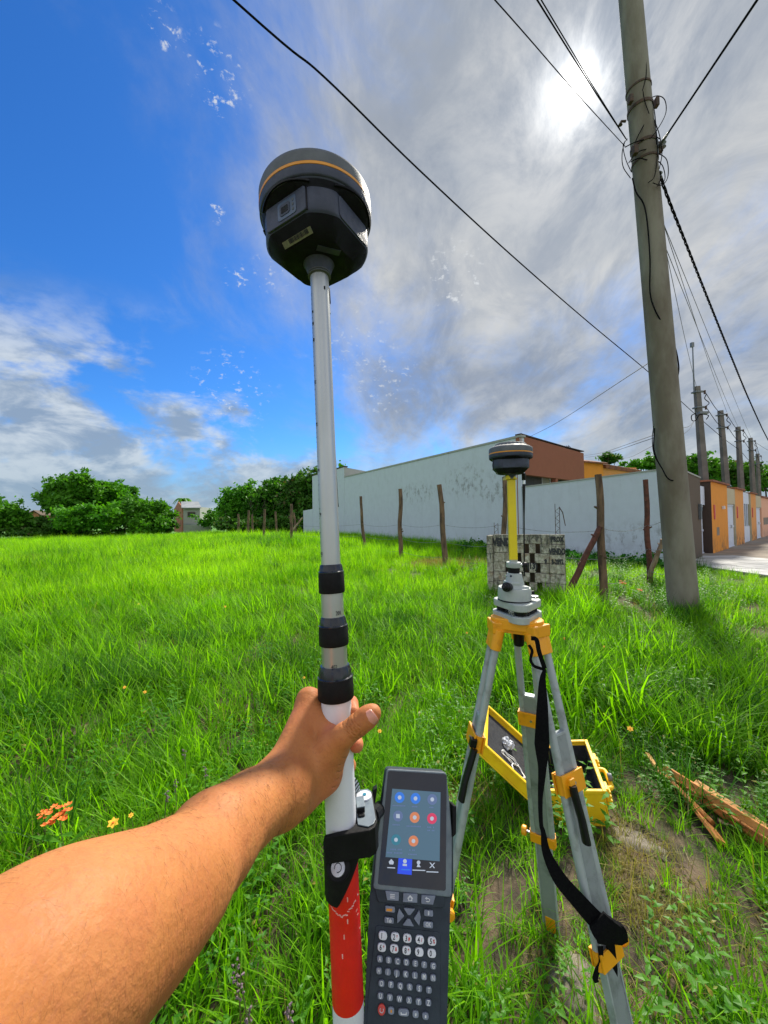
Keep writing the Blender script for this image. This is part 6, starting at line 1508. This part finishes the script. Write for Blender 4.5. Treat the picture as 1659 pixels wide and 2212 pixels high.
def surface_nets(vol, ox, h_):
    ins = vol < 0
    def sl(a, i, j, k): return a[i:a.shape[0] - 1 + i, j:a.shape[1] - 1 + j, k:a.shape[2] - 1 + k]
    c_ = sum(sl(ins, i, j, k).astype(np.uint8) for i in (0, 1) for j in (0, 1) for k in (0, 1))
    act = (c_ > 0) & (c_ < 8); ii = np.argwhere(act); ids = -np.ones(act.shape, np.int32); ids[act] = np.arange(len(ii))
    acc = np.zeros((len(ii), 3)); cnt = np.zeros(len(ii))
    cor = [(i, j, k) for i in (0, 1) for j in (0, 1) for k in (0, 1)]
    for a_ in range(8):
        for b_ in range(a_ + 1, 8):
            A_, B_ = np.array(cor[a_]), np.array(cor[b_])
            if np.abs(A_ - B_).sum() != 1: continue
            va = vol[ii[:, 0] + A_[0], ii[:, 1] + A_[1], ii[:, 2] + A_[2]]; vb = vol[ii[:, 0] + B_[0], ii[:, 1] + B_[1], ii[:, 2] + B_[2]]
            m_ = (va < 0) != (vb < 0); t_ = np.where(m_, va / np.where(m_, va - vb, 1), 0)
            acc += m_[:, None] * (A_ + t_[:, None] * (B_ - A_)); cnt += m_
    V = (ii + acc / cnt[:, None]) * h_ + ox; Fc = []
    for ax in range(3):
        sA = [slice(None)] * 3; sB = [slice(None)] * 3; sA[ax] = slice(0, -1); sB[ax] = slice(1, None)
        cr = ins[tuple(sA)] != ins[tuple(sB)]; e_ = np.argwhere(cr); o1, o2 = [x for x in range(3) if x != ax]
        e_ = e_[(e_[:, o1] > 0) & (e_[:, o2] > 0) & (e_[:, o1] < vol.shape[o1] - 1) & (e_[:, o2] < vol.shape[o2] - 1)]
        def gid(d1, d2):
            q_ = e_.copy(); q_[:, o1] -= d1; q_[:, o2] -= d2; return ids[q_[:, 0], q_[:, 1], q_[:, 2]]
        quad = np.stack([gid(0, 0), gid(1, 0), gid(1, 1), gid(0, 1)], 1)
        flip = ins[e_[:, 0], e_[:, 1], e_[:, 2]] ^ (ax == 1)
        quad[~flip] = quad[~flip][:, ::-1]; Fc.append(quad)
    return V, np.concatenate(Fc)
V, Fq = surface_nets(vol, np.array([xs[0], ys[0], zs[0]]), hh); del vol, GX, GY, GZ
# light smoothing of the net
for it in range(3):
    s_ = np.zeros_like(V); n_ = np.zeros(len(V))
    for a_, b_ in ((0, 1), (1, 2), (2, 3), (3, 0)):
        np.add.at(s_, Fq[:, a_], V[Fq[:, b_]]); np.add.at(n_, Fq[:, a_], 1); np.add.at(s_, Fq[:, b_], V[Fq[:, a_]]); np.add.at(n_, Fq[:, b_], 1)
    V = V * .4 + .6 * s_ / np.maximum(n_, 1)[:, None]
# crease and redness fields from anatomy
cre = np.zeros(len(V)); red = np.zeros(len(V))
d_t = HA(774, 1565, .38) - HA(742, 1590, .38); d_t /= np.linalg.norm(d_t); c_t = HA(770, 1568, .38)
al = (V - c_t) @ d_t; near = np.linalg.norm(V - c_t, axis=1) < .017
for o_ in (-.0075, -.0045, -.0015, .0015, .005): cre = np.maximum(cre, near * np.exp(-((al - o_ + .0012 * np.sin(V[:, 1] * 900)) / .0006) ** 2) * (.9 if abs(o_) < .003 else .55))
hb = HA(742, 1640, .385)
for k_ in range(5):
    c_k = HA(738 - k_ * 4, 1625 + k_ * 16, .381); dd = (V - c_k); r__ = np.linalg.norm(dd, axis=1); dv2 = np.array([.55, .83, 0]); cre = np.maximum(cre, (r__ < .009) * np.exp(-((dd @ dv2) / .0006) ** 2) * .8)
for c_k, rr_ in ((HA(770, 1612, .405), .012), (HA(764, 1530, .42), .011), (HA(705, 1700, .385), .02), (HA(640, 1560, .41), .018), (HA(722, 1575, .39), .010), (HA(798, 1556, .383), .009)):
    red = np.maximum(red, np.exp(-(np.linalg.norm(V - c_k, axis=1) / rr_) ** 2))
pr_ = thing('person', 'bare tanned left arm reaching in from the left, hand gripping the survey pole', 'person', tuple(CAMSP(A4)))
WV = np.array(CAM)[None] + V[:, :1] * np.array(RT)[None] + V[:, 1:2] * np.array(UP)[None] + V[:, 2:3] * np.array(FW)[None]
WVl = WV - np.array(pr_.location)[None]
me = bpy.data.meshes.new('body'); me.from_pydata(WVl.tolist(), [], Fq.tolist()); me.validate()
bm = bmesh.new(); bm.from_mesh(me); bmesh.ops.recalc_face_normals(bm, faces=bm.faces[:]); bm.to_mesh(me); bm.free()
me.shade_smooth()
a_ = me.attributes.new('crease', 'FLOAT', 'POINT'); a_.data.foreach_set('value', cre.astype(np.float32)); a_ = me.attributes.new('redness', 'FLOAT', 'POINT'); a_.data.foreach_set('value', red.astype(np.float32))
me.materials.append(MT['skin']); bo = bpy.data.objects.new('body', me); COL.objects.link(bo); bo.parent = pr_
# thumb nail: a thin curved plate on the outer face of the thumb tip
tcn = CAMSP(HA(799, 1545, .3815)); ta_ = (CAMSP(HA(806, 1539, .382)) - CAMSP(HA(790, 1552, .381))).normalized()
nn_ = (CAM - tcn).normalized(); nn_ = (nn_ + RT * .45 + UP * .0); nn_ = (nn_ - ta_ * nn_.dot(ta_)).normalized(); sd2 = ta_.cross(nn_); vs = []; fs = []
for i in range(9):
    for j in range(9):
        a_ = (i - 4) / 4; b_ = (j - 4) / 4; w_ = .0062 * (1 - .12 * b_ ** 2); ang = a_ * .78
        rr_ = .0106 - .0008 * b_ ** 2 + (.0003 if True else 0)
        x__ = sd2 * math.sin(ang) * rr_ * .92; h__ = nn_ * (math.cos(ang) * rr_); ln = ta_ * (b_ * .0068 * (math.sqrt(max(0, 1 - .35 * a_ * a_)) if b_ > 0 else math.sqrt(max(0, 1 - .5 * a_ * a_)))); vs.append(tcn + x__ + h__ + ln)
for i in range(8):
    for j in range(8): fs.append((i * 9 + j, i * 9 + j + 1, (i + 1) * 9 + j + 1, (i + 1) * 9 + j))
nl = MB().add(vs, fs).build('thumb_nail', 'nail', pr_, smooth=70); sm_ = nl.modifiers.new('thick', 'SOLIDIFY'); sm_.thickness = .0006; sm_.offset = 0
# fine arm hair
rs = np.random.RandomState(4); nrm_ = np.array([v.normal[:] for v in me.vertices]); cam_l = np.array(CAM - Vector(pr_.location))
ok_ = np.where((V[:, 2] > .10) & (V[:, 2] < .345) & ((nrm_ * (cam_l[None] - WVl)).sum(1) > -.01))[0]; pick = rs.choice(ok_, 1000)
axd = np.array(CAMSP(A3) - CAMSP(wr)); axd /= np.linalg.norm(axd); q = MB()
for i in pick:
    p = Vector(WVl[i]); n_ = Vector(nrm_[i]); d = Vector(axd) * .55 + Vector((0, 0, -.8)) + Vector(rs.normal(size=3) * .22); d = (d - n_ * d.dot(n_)).normalized(); L = rs.uniform(.004, .009); hk = float(V[i, 2]) / .30
    if rs.rand() > .25 + .75 * (noise.noise(p * 28) > -.05): continue
    q.tube([p, p + d * L * .5 + n_ * L * .16, p + d * L + n_ * L * .14], [.00006 * hk, .00005 * hk, .00002 * hk], 3, cap=False)
ho = q.build('arm_hair', 'hair', pr_, world=False); ho['kind'] = 'stuff'
# ---------------------------------------------------------------- grass: blade clumps scattered with geometry nodes
def blade(V, Fc, base, L, w, lean, az, curl, segs=4):
    o = len(V); dr = Vector((math.cos(az), math.sin(az), 0)); sd = Vector((-dr.y, dr.x, 0)); p = Vector(base); a = lean
    tw = rnd.uniform(-.5, .5)
    for i in range(segs):
        t = i / segs; ww = w * (1 - t ** 1.6) * .5 + w * .06; s_ = sd * math.cos(tw) + dr * math.sin(tw) * .6
        V += [p - s_ * ww, p + s_ * ww]; p = p + (dr * math.sin(a) + Vector((0, 0, 1)) * math.cos(a)) * (L / segs); a += curl / segs
    V.append(p)
    for i in range(segs - 1): Fc.append((o + 2 * i, o + 2 * i + 1, o + 2 * i + 3, o + 2 * i + 2))
    Fc.append((o + 2 * segs - 2, o + 2 * segs - 1, o + 2 * segs))
def clump(n, rad, l0, l1, w0, w1, mt, spread=.45, curl=1.2, segs=4):
    V, Fc = [], []
    for _ in range(n):
        r_ = rad * math.sqrt(rnd.random()); a = rnd.uniform(0, 6.283); blade(V, Fc, (r_ * math.cos(a), r_ * math.sin(a), -.01), rnd.uniform(l0, l1), rnd.uniform(w0, w1), rnd.uniform(0, spread), rnd.uniform(0, 6.283), rnd.uniform(.1, curl), segs)
    me = bpy.data.meshes.new('clump'); me.from_pydata([tuple(v) for v in V], [], Fc); me.materials.append(MT[mt]); me.shade_smooth(); return me
def weedclump(n, mt, L=.18, leaf=.045):
    V, Fc = [], []
    for _ in range(n):
        b_ = Vector((rnd.uniform(-.08, .08), rnd.uniform(-.08, .08), 0)); az = rnd.uniform(0, 6.28); lean = rnd.uniform(0, .5); H = L * rnd.uniform(.5, 1.2)
        d = Vector((math.cos(az) * math.sin(lean), math.sin(az) * math.sin(lean), math.cos(lean))); k = int(5 + H / .02)
        blade(V, Fc, b_, H, .003, lean, az, .1, 3)
        for j in range(k):
            p = b_ + d * H * (j + .5) / k; a = j * 2.4 + az; dr = Vector((math.cos(a), math.sin(a), rnd.uniform(.1, .7))).normalized(); s_ = dr.cross(Vector((0, 0, 1))).normalized(); lf = leaf * rnd.uniform(.6, 1.1) * (1 - .4 * j / k); o = len(V)
            dn_ = Vector((0, 0, -.25 * lf))
            V += [p, p + dr * lf * .4 + s_ * lf * .20, p + dr * lf * .45 - Vector((0, 0, .04 * lf)), p + dr * lf * .4 - s_ * lf * .20, p + dr * lf + dn_]
            Fc += [(o, o + 1, o + 2), (o, o + 2, o + 3), (o + 1, o + 4, o + 2), (o + 2, o + 4, o + 3)]
    me = bpy.data.meshes.new('clump'); me.from_pydata([tuple(v) for v in V], [], Fc); me.materials.append(MT[mt]); return me
def scatter(nm, lbl, cat, protos, pts, rots, scl, idx):
    me = bpy.data.meshes.new(nm); me.vertices.add(len(pts)); me.vertices.foreach_set('co', np.asarray(pts, np.float32).reshape(-1))
    a = me.attributes.new('rot', 'FLOAT_VECTOR', 'POINT'); a.data.foreach_set('vector', np.asarray(rots, np.float32).reshape(-1))
    a = me.attributes.new('scl', 'FLOAT', 'POINT'); a.data.foreach_set('value', np.asarray(scl, np.float32))
    a = me.attributes.new('idx', 'INT', 'POINT'); a.data.foreach_set('value', np.asarray(idx, np.int32))
    o = bpy.data.objects.new(nm, me); COL.objects.link(o); tag(o, lbl, cat, kind='stuff')
    ng = bpy.data.node_groups.new(nm, 'GeometryNodeTree'); ng.interface.new_socket('Geometry', in_out='INPUT', socket_type='NodeSocketGeometry'); ng.interface.new_socket('Geometry', in_out='OUTPUT', socket_type='NodeSocketGeometry')
    N = ng.nodes; Lk = ng.links; gi = N.new('NodeGroupInput'); go = N.new('NodeGroupOutput'); iop = N.new('GeometryNodeInstanceOnPoints'); jn = N.new('GeometryNodeJoinGeometry')
    for pm in protos:
        po = bpy.data.objects.new('clump', pm); oi = N.new('GeometryNodeObjectInfo'); oi.inputs['Object'].default_value = po; oi.inputs['As Instance'].default_value = False
        gt = N.new('GeometryNodeGeometryToInstance'); Lk.new(oi.outputs['Geometry'], gt.inputs[0]); Lk.new(gt.outputs[0], jn.inputs[0])
    def na(name, typ):
        x = N.new('GeometryNodeInputNamedAttribute'); x.data_type = typ; x.inputs['Name'].default_value = name; return x.outputs['Attribute']
    er = N.new('FunctionNodeEulerToRotation'); Lk.new(na('rot', 'FLOAT_VECTOR'), er.inputs[0])
    Lk.new(gi.outputs[0], iop.inputs['Points']); Lk.new(jn.outputs[0], iop.inputs['Instance']); iop.inputs['Pick Instance'].default_value = True
    Lk.new(na('idx', 'INT'), iop.inputs['Instance Index']); Lk.new(er.outputs[0], iop.inputs['Rotation']); Lk.new(na('scl', 'FLOAT'), iop.inputs['Scale']); Lk.new(iop.outputs[0], go.inputs[0])
    md = o.modifiers.new('scatter', 'NODES'); md.node_group = ng
    return o
dirt = [(G(1375, 1850), .17, .20), (G(1405, 1990), .15, .12), (G(1240, 2135), .13, .10), (G(990, 1740), .11, .09), (G(1655, 1370), .5, .3)]
dryp = [(G(985, 1222), 1.6, 1.3), (G(1030, 1200), 1.6, 1.2), (G(330, 1180), 1.8, 1.6), (G(415, 1172), 1.5, 2.2), (G(60, 1215), 1.6, .8)]
nearN = []
def in_dirt(x, y):
    m_ = 0
    for c_, a, b_ in dirt:
        d = math.hypot((x - c_.x) / a, (y - c_.y) / b_); m_ = max(m_, 1 - d)
    return m_
def allowed(x, y):
    if x > wall_x(y) - .12 and y > 11.8: return False
    if x > 9.45 and y < 18: return False
    # inside case
    p = Vector((x - ce.x, y - ce.y, 0))
    if abs(p.dot(ua)) < wv_ / 2 + .02 and abs(p.dot(ub)) < lv_ / 2 + .02: return False
    return True
rs = np.random.RandomState(11)
def gen(n, r0, r1, ang0=-72, ang1=66, pw=.5):
    out = []
    while len(out) < n:
        r = math.sqrt(rs.uniform(r0 * r0, r1 * r1)); a = R(rs.uniform(ang0, ang1)); x, y = r * math.sin(a), r * math.cos(a)
        if not allowed(x, y): continue
        out.append((x, y, r))
    return out
pts, rot, scl, idx = [], [], [], []
def putg(x, y, s, i, z=0): pts.append((x, y, hgt(x, y) + z)); rot.append((rs.uniform(-.12, .12), rs.uniform(-.12, .12), rs.uniform(0, 6.28))); scl.append(s); idx.append(i)
tall = lambda x, y: .5 + .5 * noise.noise(Vector((x * .9, y * .9, 1))) + .35 * noise.noise(Vector((x * .25, y * .25, 4)))
GP = [clump(24, .09, .10, .28, .0050, .0095, 'grass', 1.15, 2.1), clump(24, .08, .12, .32, .0045, .0085, 'grass', .85, 2.3), clump(22, .09, .08, .22, .005, .010, 'grass', 1.3, 1.6), clump(26, .09, .16, .38, .0042, .0080, 'grass', .7, 2.0), clump(16, .07, .20, .46, .006, .012, 'grass', .6, 2.2)]
for (x, y, r) in gen(2600, .75, 3.2, -80, 80):
    dm = in_dirt(x, y)
    if dm > .25 or (dm > 0 and rs.rand() < .7): continue
    s = (.5 + .9 * tall(x * 1.2, y * 1.2)) * rs.uniform(.7, 1.2)
    if r < 1.2: s = min(s, .75)
    if dm > -.6: s *= .85
    if 1.45 < x < 2.15 and 1.7 < y < 2.5: s *= .5
    if .35 < x < 1.55 and 1.2 < y < 2.4: s *= .6
    if .7 < x < 1.4 and 1.3 < y < 1.95: s *= .6
    putg(x, y, s, rs.choice(5, p=[.26, .24, .22, .2, .08]))
for (x, y, r) in gen(900, 0.0, .75, -180, 180): putg(x, y, rs.uniform(.3, .5), rs.randint(3))
for (x, y, r) in gen(1500, .9, 3.0, 100, 260): putg(x, y, rs.uniform(.5, .9), rs.randint(4))
for (x, y, r) in gen(4300, 3.2, 8.0, -72, 68):
    if in_dirt(x, y) > 0: continue
    s = (.65 + 1.15 * tall(x * 1.2, y * 1.2)) * rs.uniform(.75, 1.3); s *= .7 if x > 3.4 else 1
    putg(x, y, s, rs.choice(5, p=[.2, .25, .15, .28, .12]))
scatter('grass', 'dense bright green uncut grass covering the foreground of the field', 'grass', GP[::-1], pts, rot, scl, idx)
pts, rot, scl, idx = [], [], [], []
GF = [clump(44, .24, .18, .46, .008, .015, 'grass_far', .6, 1.5, 3), clump(44, .24, .12, .36, .008, .016, 'grass_far', .9, 1.6, 3), clump(36, .20, .25, .62, .008, .014, 'grass_far', .5, 1.3, 3)]
for (x, y, r) in gen(4400, 8.0, 17, -62, 60):
    if math.hypot((x - dryp[0][0].x) / 1.9, (y - dryp[0][0].y) / 1.7) < 1: continue
    s = (.4 + 1.0 * tall(x * .9, y * .9)) * rs.uniform(.65, 1.3)
    if x > 4: s *= .6
    putg(x, y, s, rs.randint(3))
for (x, y, r) in gen(11000, 17, 60, -58, 30): putg(x, y, (.6 + 1.1 * tall(x * .5, y * .5)) * rs.uniform(.6, 1.35), rs.randint(3))
# taller fringe along the foot of the white wall
for k in range(700):
    y = rs.uniform(15.5, 36); x = wall_x(y) - abs(rs.normal()) * 1.2 - .15; putg(x, y, rs.uniform(.9, 1.7) * min(1.15, .75 + (y - 15) * .03), rs.choice([0, 2]))
scatter('field_grass', 'bright yellow green long grass of the open field up to the walls and trees', 'grass', GF[::-1], pts, rot, scl, idx)
# dark tussocks; dark clumps also stand in for shadow gaps between tall blades
pts, rot, scl, idx = [], [], [], []
TP = [clump(60, .14, .22, .46, .004, .0075, 'grass_dark', .8, 2.0), clump(46, .16, .12, .30, .004, .008, 'grass_dark', 1.2, 1.8)]
for (u, v, a, b_, n_) in ((240, 1480, 1.0, .45, 75), (850, 1370, 1.0, .8, 80), (1480, 1330, .6, .4, 18), (1270, 1700, .6, .3, 16), (420, 1390, .8, .4, 30), (60, 1560, .6, .4, 22)):
    c_ = G(u, v)
    for k in range(n_): t_ = rs.uniform(0, 6.28); r_ = abs(rs.normal()) * .6; putg(c_.x + a * r_ * math.cos(t_), c_.y + b_ * r_ * math.sin(t_), rs.uniform(.6, 1.15), rs.randint(2))
for (x, y, r) in gen(110, 3, 26, -50, 45):
    for k in range(rs.randint(3, 9)): xx, yy = x + rs.normal() * .3, y + rs.normal() * .22; (allowed(xx, yy) and putg(xx, yy, rs.uniform(.6, 1.3) * (1 + max(0, r - 8) * .04), rs.randint(2)))
scatter('tussocks', 'dark green tangled tussocks and darkened clumps standing in for shadow gaps between blades', 'grass', TP[::-1], pts, rot, scl, idx)
# broad leaved weeds
pts, rot, scl, idx = [], [], [], []
WP = [weedclump(6, 'weed', .16, .045), weedclump(5, 'weed', .24, .055), weedclump(8, 'weed', .10, .035)]
for (x, y, r) in gen(440, .8, 3.4, -40, 72):
    dm = in_dirt(x, y)
    if dm > .45: continue
    if x < .2 and rs.rand() < .6: continue
    if .45 < x < 1.50 and 1.4 < y < 2.3: continue
    if 1.5 < x < 2.1 and 1.75 < y < 2.5 and rs.rand() < .7: continue
    putg(x, y, rs.uniform(.7, 1.5), rs.randint(3))
for (x, y, r) in gen(330, 3.4, 8, -60, 66): putg(x, y, rs.uniform(.9, 1.7), rs.randint(3))
for k in range(300):
    x, y = rs.uniform(2.4, 8), rs.uniform(6.5, 12.5)
    if allowed(x, y): putg(x, y, rs.uniform(1.2, 2.2), rs.randint(3))
for k in range(5):
    c_ = G(1190 + rs.uniform(-40, 150), 1795 + rs.uniform(-10, 40)); putg(c_.x, c_.y, rs.uniform(.9, 1.5), rs.randint(2))
scatter('weeds', 'low broad leaved weeds mixed into the grass around the tripod and fence', 'weeds', WP[::-1], pts, rot, scl, idx)
# dry straw
pts, rot, scl, idx = [], [], [], []
DP = [clump(40, .16, .10, .26, .003, .006, 'dry', 1.2, 1.2, 3), clump(30, .14, .06, .18, .003, .006, 'dry', 1.4, .9, 3)]
for c_, a, b_ in dryp:
    for k in range(300): t_ = rs.uniform(0, 6.28); r_ = math.sqrt(rs.rand()); putg(c_.x + a * r_ * math.cos(t_), c_.y + b_ * r_ * math.sin(t_), rs.uniform(1, 1.8), rs.randint(2))
for c_, a, b_ in dirt:
    for k in range(26): t_ = rs.uniform(0, 6.28); r_ = rs.uniform(.3, 1.1); putg(c_.x + a * r_ * math.cos(t_), c_.y + b_ * r_ * math.sin(t_), rs.uniform(.25, .6), rs.randint(2))
for (x, y, r) in gen(420, .9, 9, -60, 66): putg(x, y, rs.uniform(.6, 1.3), rs.randint(2))
scatter('dry_grass', 'straw coloured dry grass, thickest round the leaning fence post', 'grass', DP[::-1], pts, rot, scl, idx)
# pebbles in the bare earth
pts, rot, scl, idx = [], [], [], []
def peb(mt):
    bm = bmesh.new(); bmesh.ops.create_icosphere(bm, subdivisions=1, radius=.5)
    for v in bm.verts: v.co = Vector((v.co.x * 1.2, v.co.y, v.co.z * .6)) * (1 + .3 * noise.noise(v.co * 3))
    me = bpy.data.meshes.new('pebble'); bm.to_mesh(me); bm.free(); me.materials.append(MT[mt]); return me
for c_, a, b_ in dirt:
    for k in range(110): t_ = rs.uniform(0, 6.28); r_ = 1.2 * math.sqrt(rs.rand()); putg(c_.x + a * r_ * math.cos(t_), c_.y + b_ * r_ * math.sin(t_), .005 + .02 * rs.rand() ** 3, rs.randint(2), .002)
scatter('pebbles', 'small brown and grey pebbles scattered on the bare earth patches', 'pebbles', [peb('stone'), peb('stone_dark')][::-1], pts, rot, scl, idx)

# ---------------------------------------------------------------- flowers
def flower(g0, H, kind, lbl, grp, s=1.0):
    t = thing('wildflower', lbl, 'flower', tuple(g0), grp); az = rnd.uniform(0, 6.28); top = g0 + Vector((math.cos(az) * H * .12, math.sin(az) * H * .12, H))
    MB().tube([g0, g0.lerp(top, .5) + Vector((.004, 0, 0)), top], [.0022 * s, .0018 * s, .0014 * s], 5).build('stem', 'stem', t)
    if kind == 'yellow':
        nrm_ = (CAM - top).normalized() * .7 + z3 * .6; nrm_.normalize(); x_ = nrm_.orthogonal().normalized(); y_ = nrm_.cross(x_)
        for k in range(6):
            a_ = 2 * math.pi * k / 6 + .2; d = x_ * math.cos(a_) + y_ * math.sin(a_); e_ = nrm_.cross(d); r_ = .014 * s
            MB().add([top, top + d * r_ * .5 + e_ * r_ * .35, top + d * r_ + nrm_ * .001, top + d * r_ * .5 - e_ * r_ * .35], [(0, 1, 2), (0, 2, 3)]).build('petal', 'petal_yellow', t)
        MB().lathe(top, nrm_, [(.003 * s, 0), (.002 * s, .003 * s)], 8).build('flower_centre', 'petal_orange', t)
    elif kind == 'orange':
        for k in range(20):
            c_ = top + Vector((rnd.uniform(-1, 1), rnd.uniform(-1, 1), rnd.uniform(-.6, .8))) * .024 * s; q = MB()
            for j in range(5):
                a_ = j * 1.256; d = Vector((math.cos(a_), math.sin(a_), .5)).normalized(); e_ = d.cross(z3).normalized(); r_ = .011 * s; q.add([c_, c_ + d * r_ * .6 + e_ * r_ * .35, c_ + d * r_, c_ + d * r_ * .6 - e_ * r_ * .35], [(0, 1, 2, 3)])
            q.build('floret', 'petal_orange', t)
        for k in range(7):
            p = g0.lerp(top, .25 + k * .1); a_ = k * 2.4; d = Vector((math.cos(a_), math.sin(a_), .5)).normalized(); e_ = d.cross(z3).normalized(); L = .09 * s
            MB().add([p, p + d * L * .5 + e_ * L * .13, p + d * L - z3 * L * .1, p + d * L * .5 - e_ * L * .13], [(0, 1, 2, 3)]).build('leaf', 'weed', t)
    else:
        q = MB()
        for k in range(10): c_ = top + Vector((rnd.uniform(-.6, .6), rnd.uniform(-.6, .6), -k * .4)) * .012 * s; q.tube([c_, c_ + Vector((rnd.uniform(-1, 1), rnd.uniform(-1, 1), .5)) * .006 * s], [.003 * s, .0015 * s], 5)
        q.build('seed_head', 'seed_head', t)
def fl(u, v, H, kind, lbl, grp=None, s=1.0):
    top = G(u, v, H + .0); g0 = Vector((top.x, top.y, hgt(top.x, top.y))); flower(g0, H, kind, lbl, grp, s)
fl(148, 1752, .34, 'orange', 'orange red flower cluster on the left, larger right hand head', None, 1.5)
fl(112, 1738, .34, 'orange', 'orange red flower cluster on the left, small upper left head', None, .8)
fl(1352, 1262, .40, 'orange', 'orange flower between the fence and the tall concrete pole, larger one', None, 1.8)
fl(1376, 1276, .34, 'orange', 'orange flower lower right of its larger neighbour by the concrete pole', None, 1.2)
fl(1312, 1236, .34, 'orange', 'orange flower beside the foot of the knotty post', None, .9)
yw = [(255, 1762, 'yellow flower alone, right of the orange cluster', 1.8), (298, 1755, 'tiny yellow flower just above the forearm', .9), (303, 1302, 'yellow flower far out in the left grass', 1.6), (482, 1313, 'yellow flower in mid field left of the survey pole', 1.6), (262, 1478, 'yellow flower left, above the dark grass hollow', 1.1), (318, 1480, 'yellow flower on the left near the hollow rim', 1.2),
      (725, 1530, 'yellow flower close behind the pole and hand', 1.1), (815, 1580, 'yellow flower right of the thumb tip', 1.1), (1218, 1378, 'yellow flower right of the tripod head', 1.5), (1232, 1431, 'yellow flower right of the hanging strap', 1.5), (1192, 1608, 'yellow flower above the open case', 1.7), (1372, 1571, 'yellow flower right of the open case', 1.5), (655, 1455, 'yellow flower just left of the lowest black collar', 1.0), (748, 1845, 'yellow flower beside the white part of the pole', 1.0), (1300, 1392, 'yellow flower in the grass below the concrete pole', 1.2), (1010, 1372, 'yellow flower left of the tripod head', 1.2)]
for (u, v, lb, s) in yw: fl(u, v, .24, 'yellow', lb, 'small yellow wildflowers in the grass', s)
for (u, v, lb) in ((612, 1600, 'seed'), ): pass
sh = [(440, 1640, 'purple grey seed head left of the wrist'), (405, 1610, 'purple grey seed head upper left of the wrist'), (345, 1706, 'purple grey seed head above the middle of the forearm'), (380, 1690, 'purple grey seed head between two others above the forearm'), (520, 2040, 'dark seed head under the forearm, upper one'), (545, 2075, 'dark seed head under the forearm, middle one'), (560, 2140, 'dark seed head near the bottom edge left of the red pole'), (600, 2175, 'pale tipped seed head at the bottom edge')]
for (u, v, lb) in sh: fl(u, v, .30, 'seed', lb, 'seed heads standing in the grass', 1.3)
